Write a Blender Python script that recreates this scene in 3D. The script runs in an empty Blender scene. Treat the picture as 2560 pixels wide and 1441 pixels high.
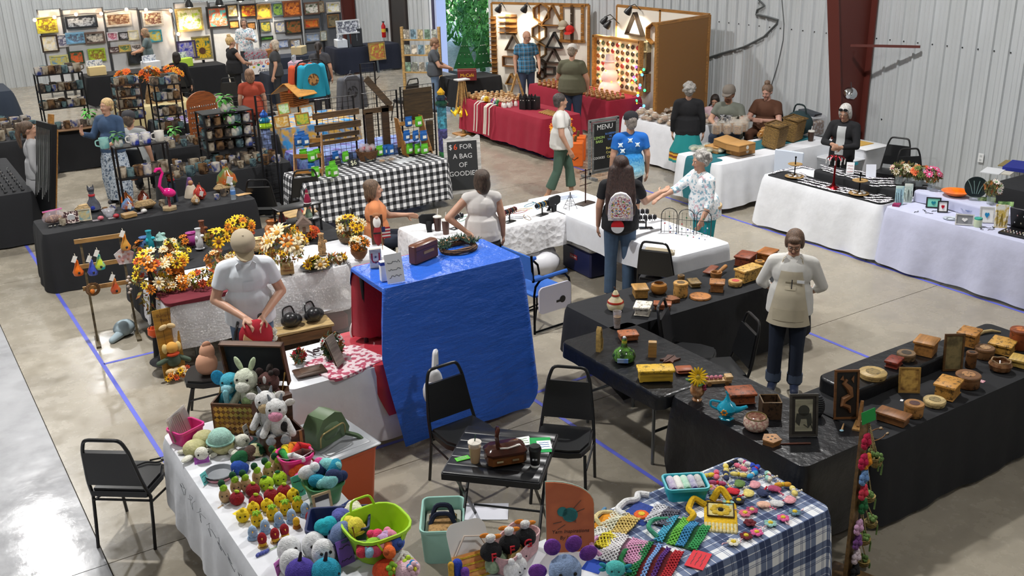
import bpy,math,random
from math import cos,sin,sqrt,exp,radians,atan2,pi
import numpy as np
import mathutils
from mathutils import Matrix,Euler
V3=getattr(mathutils,'Vector')
V3=V3
SC=bpy.context.scene
COL=SC.collection
PI=pi
FPX,PITCH,ROLL,YAW,CAMH=2495.04,radians(20.7327),radians(-1.3352),radians(32.628),4.2863
_f=V3((sin(YAW)*cos(PITCH),cos(YAW)*cos(PITCH),-sin(PITCH)))
_r=V3((cos(YAW),-sin(YAW),0));_u=_r.cross(_f)
CR=_r*cos(ROLL)+_u*sin(ROLL);CU=-_r*sin(ROLL)+_u*cos(ROLL);CF=_f
cam=bpy.data.objects.new('camera',bpy.data.cameras.new('camera'));COL.objects.link(cam)
cam.matrix_world=Matrix(((CR.x,CU.x,-CF.x,0),(CR.y,CU.y,-CF.y,0),(CR.z,CU.z,-CF.z,CAMH),(0,0,0,1)))
cam.data.sensor_width=36;cam.data.lens=FPX/2560*36;cam.data.clip_end=200;cam.data.clip_start=.05
SC.camera=cam
SC.view_settings.view_transform='Standard';SC.view_settings.look='None';SC.view_settings.gamma=1
SC.view_settings.use_curve_mapping=False;SC.view_settings.exposure=.3
W=bpy.data.worlds.new('sky');SC.world=W;W.use_nodes=True
_sk=W.node_tree.nodes.new('ShaderNodeTexSky');_sk.sky_type='NISHITA';_sk.sun_elevation=radians(48)
_sk.sun_rotation=radians(200);_sk.sun_disc=False
W.node_tree.links.new(_sk.outputs[0],W.node_tree.nodes['Background'].inputs[0])
W.node_tree.nodes['Background'].inputs[1].default_value=.55
SUN=bpy.data.objects.new('sun',bpy.data.lights.new('sun','SUN'));COL.objects.link(SUN)
SUN.data.energy=6.0;SUN.data.angle=.01;SUN.rotation_euler=(radians(48),0,radians(-25))
BAYS=[(1.4,9.6,560),(8.8,8.4,600),(1.2,19.0,480),(8.6,18.4,560),(4.0,27.5,440),(11.0,27.0,380),(4.6,1.0,170),(12.0,-2,120),(-5,4,130),(-5,14,200)]  # last four are unseen lamps added as fill light
BAYZ=7.4
for _x,_y,_e in BAYS:
 _l=bpy.data.lights.new('bay_or_fill_light','SPOT');_l.energy=_e*3.0;_l.spot_size=radians(150);_l.spot_blend=.5
 _l.shadow_soft_size=.17;_l.color=(1,.985,.965)
 _o=bpy.data.objects.new('bay_or_fill_light',_l);COL.objects.link(_o);_o.location=(_x,_y,BAYZ-.02)
def at(px,py,z=0.):
 d=CF+CR*((px-1280)/FPX)+CU*((720.5-py)/FPX)
 return V3((0,0,CAMH))+d*((z-CAMH)/d.z)
def atX(px,py,X):
 d=CF+CR*((px-1280)/FPX)+CU*((720.5-py)/FPX)
 return V3((0,0,CAMH))+d*(X/d.x)
def atY(px,py,Y):
 d=CF+CR*((px-1280)/FPX)+CU*((720.5-py)/FPX)
 return V3((0,0,CAMH))+d*(Y/d.y)
ZN=dict(a=(0,0,3.603),b=(560,0,3.603),c=(1040,0,3.603),d=(1600,0,2.667),e=(0,200,3.602),f=(240,200,3.602),g=(640,200,4.002),h=(1100,200,3.603),i=(1560,200,3.603),j=(1880,240,3.603),k=(80,440,3.43),l=(340,540,3.43),m=(640,420,3.43),n=(1000,420,3.43),o=(1380,420,3.792),p=(1380,580,3.0015),q=(1600,780,3.431),r=(2040,780,3.792),s=(400,820,3.602),t=(400,1060,3.783),u=(760,1080,3.992),v=(1040,1140,4.787),w=(1360,1120,4.488),x=(1680,1060,3.782),y=(1040,860,3.792),z=(180,1000,3.603),A=(1880,380,3.431))
def pix(k,x,y):
 o=ZN[k];return o[0]+x/o[2],o[1]+y/o[2]
RECTS=[]
def snap(p):
 if not .735<p.z<.775:return p
 best=None
 for x0,x1,y0,y1 in RECTS:
  q=V3((min(max(p.x,x0+.05),x1-.05),min(max(p.y,y0+.05),y1-.05),p.z));d=(q-p).length
  if best is None or d<best[0]:best=(d,q)
 return best[1]if best and best[0]<.4 else p
def Z(k,x,y,z=.74):return snap(at(*pix(k,x,y),z))
RND=random.Random(7)
def lin(h):
 if isinstance(h,str):
  h=h.lstrip('#');h=[int(h[i:i+2],16)/255 for i in(0,2,4)]
 return tuple((c/12.92 if c<=.04045 else((c+.055)/1.055)**2.4)for c in h)+(1.,)
class NT:
 def __init__(s,name):
  s.m=bpy.data.materials.new(name);s.m.use_nodes=True;s.t=s.m.node_tree;s.b=s.t.nodes['Principled BSDF'];s.out=s.t.nodes['Material Output']
 def n(s,ty,**k):
  nd=s.t.nodes.new('ShaderNode'+ty)
  for a,v in k.items():
   if a.startswith('i_'):
    a=a[2:];key=int(a)if a.isdigit()else a.replace('_',' ')
    if isinstance(v,tuple)and len(v)==2 and hasattr(v[0],'outputs'):s.t.links.new(v[0].outputs[v[1]],nd.inputs[key])
    elif hasattr(v,'outputs'):s.t.links.new(v.outputs[0],nd.inputs[key])
    else:nd.inputs[key].default_value=v
   else:setattr(nd,a,v)
  return nd
 def set(s,key,v):
  if hasattr(v,'outputs'):s.t.links.new(v.outputs[0],s.b.inputs[key])
  else:s.b.inputs[key].default_value=v
 def co(s,kind='Object',scale=None):
  c=s.n('TexCoord');
  mp=s.n('Mapping',i_Vector=(c,kind))
  if scale:mp.inputs['Scale'].default_value=scale if isinstance(scale,tuple)else(scale,)*3
  return mp
 def noise(s,co,scale,detail=3,rough=.5):
  return s.n('TexNoise',i_Vector=co,i_Scale=scale,i_Detail=detail,i_Roughness=rough)
 def ramp(s,fac,stops,interp='LINEAR'):
  r=s.n('ValToRGB',i_Fac=fac);e=r.color_ramp;e.interpolation=interp
  while len(e.elements)<len(stops):e.elements.new(.5)
  for el,(p,c)in zip(e.elements,stops):el.position=p;el.color=lin(c)if not isinstance(c,tuple)or len(c)==3 else c
  return r
 def mix(s,fac,a,b,mode='MIX'):
  m=s.n('Mix',data_type='RGBA',blend_type=mode)
  for k,v in((0,fac),(6,a),(7,b)):
   if hasattr(v,'outputs'):s.t.links.new(v.outputs[2 if v.bl_idname=='ShaderNodeMix' else 0],m.inputs[k])
   else:m.inputs[k].default_value=v if k==0 else(lin(v)if isinstance(v,str)else v)
  return m
 def math(s,op,a,b=0.):
  m=s.n('Math',operation=op)
  for k,v in((0,a),(1,b)):
   if hasattr(v,'outputs'):s.t.links.new(v.outputs[0],m.inputs[k])
   else:m.inputs[k].default_value=v
  return m
 def col(s,v):
  if v.bl_idname=='ShaderNodeMix':s.t.links.new(v.outputs[2],s.b.inputs['Base Color'])
  else:s.t.links.new(v.outputs[0],s.b.inputs['Base Color'])
 def bump(s,h,strength,dist=.01):
  b=s.n('Bump',i_Height=h,i_Strength=strength,i_Distance=dist);s.t.links.new(b.outputs[0],s.b.inputs['Normal'])
_MC={}
def dark(h,k):
 h=h.lstrip('#');return '#'+''.join('%02x'%max(0,min(255,int(int(h[i:i+2],16)*k)))for i in(0,2,4))
def mat(c,kind='p_',c2=None,sc=1.):
 key=(c,kind,c2,sc)
 if key in _MC:return _MC[key]
 t=NT('%s_%s'%(kind,c.strip('#')));b=t.b;L=lin(c);t.set('Base Color',L)
 R={'p_':.55,'cloth':.9,'K':.95,'W':.5,'cv':.55,'P':.35,'G':.12,'M':.3,'leaf':.6,'skin':.5,'hair':.55,'paper':.8,'V':.32,'C':.15,'S':.8,'F':.12,'D':.9,'paint':.6,'fur':.95,'print':.8,'ch':.12,'lit':.4}[kind]
 t.set('Roughness',R)
 co=t.co('Object')
 if kind in('M','ch'):t.set('Metallic',1.)
 elif kind in('cloth','D'):
  n=t.noise(co,9*sc,4);t.col(t.mix(n,L,dark(c,.93)))
  n2=t.noise(co,7*sc,3,.45);t.bump(n2,.22,.03)
  if kind=='D':t.col(t.mix(t.ramp(n,[(.35,dark(c,.72)),(.65,dark(c,1.18))]),dark(c,.72),dark(c,1.18)))
 elif kind=='K':
  w=t.n('TexVoronoi',i_Vector=co,i_Scale=150*sc);t.bump(w,.55,.005);n=t.noise(co,60*sc,2)
  t.col(t.mix(n,dark(c,1.12),c2 or dark(c,.72)))
 elif kind=='W':
  n=t.noise(t.co("Object",(3*sc,22*sc,22*sc)),1.6,5,.6)
  t.col(t.ramp(n,[(.32,c),(.7,c2 or dark(c,.66))]));t.bump(n,.15,.004)
 elif kind=='cv':
  v=t.n('TexVoronoi',i_Vector=co,i_Scale=60*sc,feature='DISTANCE_TO_EDGE');n=t.noise(co,30*sc,2)
  f=t.ramp(t.math('MULTIPLY',n,t.math('ADD',v,.6)),[(.24,c2 or dark(c,.5)),(.29,dark(c,.8)),(.34,c)]);t.col(f);t.bump(f,.5,.004)
 elif kind=='leaf':
  n=t.noise(co,18*sc,3);t.col(t.ramp(n,[(.3,dark(c,.6)),(.7,dark(c,1.2))]))
 elif kind=='skin':
  n=t.noise(co,12,3);t.col(t.mix(n,L,dark(c,.88)));b.inputs['Subsurface Weight'].default_value=.08;b.inputs['Subsurface Radius'].default_value=(.02,.008,.004)
 elif kind in('hair','fur'):
  mp=t.co('Object',(60,60,10));n=t.noise(mp,2.2,3);t.col(t.ramp(n,[(.3,dark(c,.5)),(.7,c2 or dark(c,1.25))]));t.bump(n,.6,.008)
 elif kind=='F':
  b.inputs['Alpha'].default_value=.3;b.inputs['Specular IOR Level'].default_value=.9
 elif kind=='S':
  w=t.n('TexWave',i_Vector=t.co('Object',(1,1,1)),i_Scale=22*sc,i_Distortion=2.,bands_direction='Z');n=t.noise(co,60,3)
  t.col(t.ramp(t.math('MULTIPLY',t.math('ADD',w,.5),n),[(.25,c2 or dark(c,.5)),(.6,dark(c,1.1))]));t.bump(w,.7,.01)
 elif kind=='paint':
  n=t.noise(co,6*sc,3,.6);t.col(t.ramp(n,[(.38,c),(.5,c2 or dark(c,.6)),(.62,dark(c,1.2))]))
 elif kind=='print':
  n=t.noise(co,22*sc,1);t.col(t.ramp(n,[(.5,c),(.56,c2 or dark(c,.5))]))
 elif kind=='lit':
  b.inputs['Emission Color'].default_value=L;b.inputs['Emission Strength'].default_value=sc
 elif kind=='V':
  n=t.noise(co,120,2);t.bump(n,.12,.002)
 elif kind=='C':
  n=t.noise(co,14*sc,3);t.col(t.ramp(n,[(.42,c),(.6,c2 or dark(c,.8))]))
 _MC[key]=t.m
 return t.m
def rotz(a):return Matrix.Rotation(a,4,'Z')
def trs(loc=(0,0,0),rot=(0,0,0),s=1.):
 sv=(s,s,s)if not hasattr(s,'__len__')else s
 return Matrix.Translation(loc)@Euler(rot).to_matrix().to_4x4()@Matrix.Diagonal((*sv,1))
class B:
 def __init__(s):s.v=[];s.f=[];s.mi=[];s.T=Matrix();s.c=0;s.uv=None
 def m(s,i):s.c=i;return s
 def t(s,M=None):s.T=M if M is not None else Matrix();return s
 def add(s,V,F):
  o=len(s.v);T=s.T
  s.v+=[tuple(T@V3(p))for p in V];s.f+=[tuple(o+i for i in q)for q in F];s.mi+=[s.c]*len(F);return s
 def box(s,c,d,rz=0,top=1.,topy=None,rot=None):
  x,y,z=d[0]/2,d[1]/2,d[2]/2;k=top;ky=top if topy is None else topy
  V=[(-x,-y,-z),(x,-y,-z),(x,y,-z),(-x,y,-z),(-x*k,-y*ky,z),(x*k,-y*ky,z),(x*k,y*ky,z),(-x*k,y*ky,z)]
  M=Euler(rot).to_matrix()if rot else Euler((0,0,rz)).to_matrix();c=V3(c)
  return s.add([M@V3(p)+c for p in V],[(3,2,1,0),(4,5,6,7),(0,1,5,4),(1,2,6,5),(2,3,7,6),(3,0,4,7)])
 def cbox(s,c,d,ch=.006,rz=0):
  x,y,h=d[0]/2,d[1]/2,d[2];ch=min(ch,x*.9,y*.9,h*.45)
  def ring(z,i):return[(-x+i,-y+i*0+0,z),(x-i,-y,z),(x,-y+i,z),(x,y-i,z),(x-i,y,z),(-x+i,y,z),(-x,y-i,z),(-x,-y+i,z)]
  def inr(z):return[(p[0]*(x-ch)/x,p[1]*(y-ch)/y,z)for p in ring(z,ch)]
  V=inr(0)+ring(ch,ch)+ring(h-ch,ch)+inr(h);F=[tuple(range(7,-1,-1)),tuple(range(24,32))]
  for r in range(3):
   for i in range(8):j=(i+1)%8;F.append((r*8+i,r*8+j,r*8+8+j,r*8+8+i))
  M=Euler((0,0,rz)).to_matrix();c=V3(c);return s.add([M@V3(p)+c for p in V],F)
 def cyl(s,p0,p1,r0,r1=None,n=12,caps=True):
  r1=r0 if r1 is None else r1;p0=V3(p0);p1=V3(p1);d=(p1-p0)
  if d.length<1e-6:return s
  q=d.to_track_quat('Z','Y');V=[]
  for p,r in((p0,r0),(p1,r1)):V+=[p+q@V3((r*cos(2*PI*i/n),r*sin(2*PI*i/n),0))for i in range(n)]
  F=[(i,(i+1)%n,n+(i+1)%n,n+i)for i in range(n)]
  if caps:F+=[tuple(range(n-1,-1,-1)),tuple(range(n,2*n))]
  return s.add(V,F)
 def lathe(s,prof,n=20,c=(0,0,0),sx=1.,sy=1.,wob=None):
  V=[];F=[];m=len(prof)
  for k,(r,z)in enumerate(prof):
   for i in range(n):
    a=2*PI*i/n;rr=r*(wob(a,k/(m-1))if wob else 1)
    V.append((c[0]+rr*cos(a)*sx,c[1]+rr*sin(a)*sy,c[2]+z))
  for k in range(m-1):
   for i in range(n):j=(i+1)%n;F.append((k*n+i,k*n+j,k*n+n+j,k*n+n+i))
  if prof[0][0]>1e-5:F.append(tuple(range(n-1,-1,-1)))
  if prof[-1][0]>1e-5:F.append(tuple((m-1)*n+i for i in range(n)))
  return s.add(V,F)
 def sph(s,c,r,n=12,m=8,rot=None):
  r=(r,r,r)if not hasattr(r,'__len__')else r;V=[(0,0,-1)];F=[]
  for k in range(1,m):
   a=PI*k/m-PI/2
   V+=[(cos(a)*cos(2*PI*i/n),cos(a)*sin(2*PI*i/n),sin(a))for i in range(n)]
  V.append((0,0,1));top=len(V)-1
  for i in range(n):
   j=(i+1)%n;F.append((0,1+j,1+i));F.append((top,top-n+i,top-n+j))
   for k in range(m-2):o=1+k*n;F.append((o+i,o+j,o+n+j,o+n+i))
  M=Euler(rot).to_matrix()if rot else Matrix.Identity(3);c=V3(c)
  return s.add([M@V3((p[0]*r[0],p[1]*r[1],p[2]*r[2]))+c for p in V],F)
 def tube(s,pts,r,n=6,closed=False):
  P=[V3(p)for p in pts];N=len(P);V=[];F=[];R=r if hasattr(r,'__len__')else[r]*N;up=None
  for k,p in enumerate(P):
   a=P[(k-1)%N]if(closed or k>0)else p;b=P[(k+1)%N]if(closed or k<N-1)else p
   d=(b-a).normalized()if(b-a).length>1e-9 else V3((0,0,1))
   if up is None:up=d.orthogonal().normalized()
   up=(up-d*up.dot(d));up=up.normalized()if up.length>1e-6 else d.orthogonal().normalized();w=d.cross(up)
   V+=[p+(up*cos(2*PI*i/n)+w*sin(2*PI*i/n))*R[k]for i in range(n)]
  for k in range(N if closed else N-1):
   k2=(k+1)%N
   for i in range(n):j=(i+1)%n;F.append((k*n+i,k*n+j,k2*n+j,k2*n+i))
  if not closed:F+=[tuple(range(n-1,-1,-1)),tuple((N-1)*n+i for i in range(n))]
  return s.add(V,F)
 def prism(s,poly,z0,z1,M=None):
  n=len(poly);V=[V3((x,y,z0))for x,y in poly]+[V3((x,y,z1))for x,y in poly]
  if M is not None:V=[M@p for p in V]
  return s.add(V,[tuple(range(n-1,-1,-1)),tuple(range(n,2*n))]+[(i,(i+1)%n,n+(i+1)%n,n+i)for i in range(n)])
 def quad(s,*p):return s.add(p,[tuple(range(len(p)))])
 def mesh(s,name,mats,smooth=True):
  me=bpy.data.meshes.new(name);me.from_pydata(s.v,[],s.f);mats=mats if isinstance(mats,(list,tuple))else[mats]
  for k in mats:me.materials.append(k)
  if len(mats)>1:me.polygons.foreach_set('material_index',s.mi)
  if s.uv:
   l=me.uv_layers.new(name='UVMap')
   for lp in me.loops:l.data[lp.index].uv=s.uv[lp.vertex_index]
  if smooth:me.shade_smooth();me.set_sharp_from_angle(angle=.75)
  me.update();return me
 def bd(s,name,mats,parent=None,loc=(0,0,0),rot=(0,0,0),smooth=True):
  return link(name,s.mesh(name,mats,smooth),parent,loc,rot)
def link(name,me,parent=None,loc=(0,0,0),rot=(0,0,0),scale=None):
 o=bpy.data.objects.new(name,me);COL.objects.link(o);o.location=loc;o.rotation_euler=rot
 if scale:o.scale=scale if hasattr(scale,'__len__')else(scale,)*3
 if parent:o.parent=parent
 return o
def tag(o,label,cat,group=None,kind=None):
 o['label']=label;o['category']=cat
 if group:o['group']=group
 if kind:o['kind']=kind
 return o
def thing(name,label,cat,loc=(0,0,0),rz=0,group=None,rot=None,s=None):
 o=bpy.data.objects.new(name,None);COL.objects.link(o);o.location=loc;o.rotation_euler=rot or(0,0,rz);o.empty_display_size=.05
 if s:o.scale=(s,s,s)
 return tag(o,label,cat,group)
def struct(name,b,m,parent=None,label=None):
 o=b.bd(name,m,parent)
 if not parent:o['kind']='structure'
 if label:o['label']=label
 return o
def dup(root,loc,rz,label=None,group=None,scale=None):
 r=root.copy();COL.objects.link(r);r.location=loc;e=list(root.rotation_euler);e[2]=rz;r.rotation_euler=e
 if scale:r.scale=(scale,)*3
 if label:r['label']=label
 if group:r['group']=group
 for ch in root.children:
  c=ch.copy();COL.objects.link(c);c.parent=r
  for g in ch.children:d=g.copy();COL.objects.link(d);d.parent=c
 return r
def text(s,size,m,parent,loc,rot=(PI/2,0,0),ext=.0006,name='lettering',align='CENTER',shear=0.):
 cu=bpy.data.curves.new(name,'FONT');cu.body=s;cu.size=size;cu.align_x=align;cu.align_y='CENTER';cu.extrude=ext;cu.shear=shear;cu.resolution_u=2
 cu.materials.append(m);return link(name,cu,parent,loc,rot)
def ring(cx,cy,r,n=24,ry=None,a0=0):return[(cx+r*cos(a0+2*PI*i/n),cy+(ry or r)*sin(a0+2*PI*i/n))for i in range(n)]
def rrect(w,h,r,n=4):
 P=[]
 for cx,cy,a in((w/2-r,h/2-r,0),(-w/2+r,h/2-r,PI/2),(-w/2+r,-h/2+r,PI),(w/2-r,-h/2+r,1.5*PI)):
  P+=[(cx+r*cos(a+PI/2*i/n),cy+r*sin(a+PI/2*i/n))for i in range(n+1)]
 return P
XZ=Matrix(((1,0,0,0),(0,0,-1,0),(0,1,0,0),(0,0,0,1)))
WX,WY=13.8,30.8
def concrete(name,c1,c2,c3,rough,seed):
 t=NT(name);co=t.co('Object');co.inputs['Location'].default_value=(seed,seed*2,0)
 a=t.noise(co,.55,6,.62);b=t.noise(co,3.2,6,.65);c=t.noise(co,26,4,.6)
 base=t.ramp(a,[(.25,c1),(.52,c2),(.8,c3)]);m=t.mix(.35,base,t.ramp(b,[(.25,dark(c1,.82)),(.5,c2),(.78,c3)]))
 st=t.noise(co,7.5,2,.4);m=t.mix(t.ramp(st,[(.68,'000000'),(.74,'303030')]),m,dark(c1,.45))
 sp=t.n('TexVoronoi',i_Vector=co,i_Scale=9.);m=t.mix(t.ramp(sp,[(.02,'707070'),(.045,'000000')]),m,dark(c1,.35))
 m=t.mix(t.ramp(c,[(.3,'202020'),(.7,'000000')]),m,dark(c1,.6));t.col(m)
 t.set('Roughness',t.ramp(b,[(.3,(rough,)*3),(.7,(min(1,rough+.25),)*3)]));t.bump(c,.12,.004);return t.m
M_conc=concrete('concrete','837c6e','989081','aca493',.4,0);M_conc2=concrete('polished_sheen_concrete','9b9c9f','adaeb1','bdbec1',.22,3)  # left slabs polished, cool daylight sheen put into the paler bluish colour
def wallmat(name,c):
 t=NT(name);co=t.co('Object',(1,1,.4));n=t.noise(co,1.2,3,.5);t.col(t.ramp(n,[(.3,dark(c,.96)),(.7,dark(c,1.02))]));t.set('Roughness',.42);return t.m
M_sheet=wallmat('wall_sheet','c3c7c9');M_red=mat('5a251d','p_');M_redd=mat('4a1f19','p_')
fl=B().box((2.5,12.5,-.11),(24,38,.18));FLOOR=struct('floor',fl,mat('4d463c'),label='concrete hall floor')
XC=[-9.5,.76,WX];YC=[-6.5,6.6,13.5,20.4,27.3,WY]
for i in range(2):
 for j in range(5):
  a,b,c,d=XC[i]+.004,XC[i+1]-.004,YC[j]+.004,YC[j+1]-.004
  o=B().box(((a+b)/2,(c+d)/2,-.02),(b-a,d-c,.04)).bd('floor_slab',M_conc2 if i==0 else M_conc,FLOOR)
def sheet_mesh(w,h,n):
 b=B();pr=[];p=w/n
 for i in range(n):
  x=i*p
  pr+=[(x,0),(x+p*.30,0),(x+p*.33,.006),(x+p*.37,.006),(x+p*.40,0),(x+p*.58,0),(x+p*.61,.006),(x+p*.65,.006),(x+p*.68,0),(x+p*.82,0),(x+p*.87,.032),(x+p*.95,.032)]
 pr.append((w,0));V=[(x,-y,0)for x,y in pr]+[(x,-y,h)for x,y in pr];k=len(pr)
 b.add(V,[(i,i+1,k+i+1,k+i)for i in range(k-1)]);return b.mesh('wall_sheet',M_sheet,False)
SH=sheet_mesh(.768,7.6,3)
def wall(name,p0,rz,n,skip=()):
 w=B().box((n*.384,.06,3.8),(n*.768,.04,7.6))if not skip else None
 if w is None:
  w=B();a=0
  for s0,s1 in list(skip)+[(n,n)]:
   if s0>a:w.box(((a+s0)*.384,.06,3.8),((s0-a)*.768,.04,7.6))
   if s1>s0:w.box(((s0+s1)*.384,.06,5.6),((s1-s0)*.768,.04,4.))
   a=s1
 o=struct(name,w,M_sheet);o.location=p0;o.rotation_euler=(0,0,rz)
 for i in range(n):
  cut=any(s0<=i<s1 for s0,s1 in skip)
  c=link('wall_sheet',SH if not cut else SHT,o,(i*.768,0,0 if not cut else 3.6))
 return o
SHT=sheet_mesh(.768,4.,3)
WR=wall('wall_right',(WX,WY,0),-PI/2,49,skip=((7,11),))
WB=wall('wall_back',(-9.4,WY,0),0,31)
WL=struct('wall_left',B().box((-9.5,12,3.8),(.1,38,7.6)),mat('b9bcbd'));WF=struct('wall_front',B().box((2,-6.6,3.8),(24,.1,7.6)),mat('b9bcbd'))
CE=struct('ceiling',B().box((2.3,12,7.66),(24,38,.1)),mat('d5d5d2'))
scr=B().sph((0,0,0),.012,6,4).mesh('screw',mat('5b5f60','M'))
for k in range(30):link('screw',scr,WR,(WY-(14.1-k*.254)+.0,-.008,2.24))
base_t=B().box((18.6,-.02,.05),(37.4,.03,.1));o=base_t.bd('base_trim',mat('8b8d8d'),WR)
def column(name,Y,d0,d1,h=7.5,w=.22,label=''):
 t=thing(name,label,'column',(WX-.05,Y,0))
 B().prism([(-.03,0),(-d0,0),(-d1,h),(-.03,h)],-.006,.006,XZ).bd('web',M_red,t)
 B().prism([(-d0,0),(-d0-.018,0),(-d1-.018,h),(-d1,h)],-w/2,w/2,XZ).bd('flange',M_red,t)
 B().prism([(-.03,0),(0,0),(0,h),(-.03,h)],-w/2,w/2,XZ).bd('flange',M_red,t)
 B().box((-d0/2,0,.012),(d0+.1,w+.06,.024)).bd('base_plate',M_redd,t);return t
cl=column('steel_column',10.66,.42,1.75,label='dark red tapered steel column against the right wall')
B().tube([(-.55,-.1,2.18),(-.3,-.55,2.19),(-.06,-1.0,2.2)],.028,4).bd('brace',M_red,cl)
B().box((-.62,.13,2.35),(.1,.02,.2)).bd('clip',M_redd,cl)
column('corner_column',30.5,.35,.7,label='dark red steel column in the far corner of the hall')
D1=struct('door_1',B().box((WX-.03,27.36,1.02),(.05,.91,2.03)),mat('2c2624','P'),label='dark brown steel door in the far right wall')
B().sph((WX-.11,27.02,1.0),.035,10,8).bd('knob',mat('d8d8d8','M'),D1);B().box((WX-.06,27.36,.06),(.02,.8,.1)).bd('kick_plate',mat('6d665d','M'),D1)
for yy,dy in((26.86,.07),(27.86,.07)):B().box((WX-.04,yy,1.06),(.08,dy,2.12)).bd('frame',mat('3a3230'),D1)
D2=struct('door_2',B().box((WX-.02,25.55,1.8),(.1,.22,3.6)),mat('c9cdd0'),label='white jamb of the open roll-up doorway')
for yy,c in((25.34,'e9eef4'),(25.22,'4a4660'),(25.06,'dfe4ee'),(24.93,'b8c3e8')):B().box((WX+.02,yy,1.8),(.16 if c!='b8c3e8' else .3,.1,3.6)).bd('door_track',mat(c),D2)  # bluish daylight on the jamb edges is put into the strip colours
B().box((WX,22.2,1.8),(.1,.16,3.6)).bd('jamb',mat('c9cdd0'),D2)
struct('ground',B().box((24,23,-.1),(20,30,.16)),mat('8d8f82','leaf'))
def leafcloud(name,c,r,n,m,seed,label,size=.16,par=None):
 g=random.Random(seed);b=B()
 for i in range(n):
  a=g.uniform(0,2*PI);z=g.uniform(-1,1);k=g.uniform(.75,1.05);q=sqrt(1-z*z)
  p=V3((r[0]*q*cos(a)*k,r[1]*q*sin(a)*k,r[2]*z*k));e=Euler((g.uniform(0,6),g.uniform(0,6),g.uniform(0,6))).to_matrix();s=size*g.uniform(.6,1.3)
  b.c=g.choice((0,0,1,2))if isinstance(m,list)else 0
  b.add([p+e@V3(v)for v in((-s,0,0),(0,-s*.35,s*.1),(s,0,0),(0,s*.35,s*.1))],[(0,1,2,3)])
 return b
for k,(x,y,z,rx,rz,sd)in enumerate([(17.5,27.2,1.7,1.6,2.2,1),(17.2,24.9,2.6,1.5,2.2,2),(18.2,30.2,2.4,1.8,2.6,3),(17.8,22.4,2.0,1.6,2.3,4),(20.5,28.5,3.6,2.6,3.0,5),(21,24,3.8,2.6,3.0,6)]):
 lab=['low leafy bush just outside the open doorway','bushy green tree seen through the middle of the open doorway','green tree at the left edge of the open doorway','leafy shrub behind the pegboard beside the doorway','tall background tree left outside the doorway','tall background tree right outside the doorway'][k]
 t=thing('tree',lab,'tree',(x,y,0),0,'trees outside the doorway')
 lc=leafcloud('crown',None,(rx,rx,rz),2600,[mat('6fb85a','leaf'),mat('9ad67c','leaf'),mat('4f8f49','leaf')],sd,'')
 o=lc.bd('crown',[mat('6fb85a','leaf'),mat('9ad67c','leaf'),mat('4f8f49','leaf')],t,(0,0,z));o['kind']='stuff'
 B().tube([(0,0,0),(.1,.05,z*.5),(0,0,z)],[.12,.09,.05],6).bd('trunk',mat('6d5a48','W'),t)
fx=None
for k,(x,y,e)in enumerate(BAYS):
 t=thing('bay_or_fill_lamp','round high-bay lamp or added fill lamp hanging under the roof','lamp',(x,y,BAYZ),0,'high-bay lamps under the roof')
 if fx is None:fx=(B().lathe([(.2,.02),(.22,.03),(.2,.1),(.08,.16),(.03,.2),(.03,.26)],16).mesh('housing',mat('3a3a3a','M')),B().lathe([(.19,.02),(.19,.028)],16).mesh('lens',mat('ffffff','lit',None,8.)))
 link('housing',fx[0],t);link('lens',fx[1],t)
M_tape=mat('5a62c8','p_');TP=B
def tape(x0,y0,x1,y1,label,w=.04):
 d=V3((x1-x0,y1-y0));n=V3((-d.y,d.x)).normalized()*w/2
 tag(B().prism([(x0+n.x,y0+n.y),(x0-n.x,y0-n.y),(x1-n.x,y1-n.y),(x1+n.x,y1+n.y)],.0005,.0022).bd('floor_tape',M_tape),label,'tape','blue tape lines on the floor')
for q in[(1.49,4.2,1.49,17.6,'long blue tape line along the left aisle'),(1.5,10.18,4.4,10.18,'blue tape line running under the lace table'),(1.5,6.98,4.66,6.98,'blue tape line below the blue cloth display'),(4.66,7.06,4.66,3.2,'blue tape line behind the right bistro chair'),(4.66,7.05,5.6,7.05,'short blue tape branch toward the black carving table'),(7.92,7.2,7.92,4.4,'blue tape line beside the apron woman'),(10.28,12.,10.24,3.2,'blue tape line along the foot of the white tables'),(10.45,18.2,10.3,13.6,'blue tape line along the foot of the red table'),(4.66,10.2,4.66,8.9,'short blue tape line by the seated seller')]:tape(*q)
tp=thing('wall_outlet','white electrical outlet on the right wall above the lavender table','outlet',(WX-.03,8.46,.68))
B().box((0,0,0),(.012,.085,.13)).bd('cover_plate',mat('e6e8e8'),tp)
for dz in(-.03,.03):B().box((-.008,0,dz),(.004,.035,.03)).bd('socket',mat('bfc3c4'),tp)
def cord(name,pts,r,m,label):return tag(B().tube(pts,r,6).bd(name,m),label,'cord')
cord('power_cord',[atX(*p,WX-.05)for p in[(1897,0),(1912,15),(1893,25),(1890,36),(1918,42),(1945,50),(1942,60),(1910,92),(1860,118),(1800,135),(1770,145)]],.02,mat('55595a'),'dark power cord looping across the right wall')
cord('thin_cord',[atX(*p,WX-.04)for p in[(1955,0),(1960,60),(1958,100),(1945,160),(1928,215)]],.009,mat('55595a'),'thin dark cord hanging down the right wall beside the seated woman')
M_leg=mat('7d8287','M');M_blk=mat('17181a','V');MK_=mat('141416','P');M_top=mat('b9b7b0','P')
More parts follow.
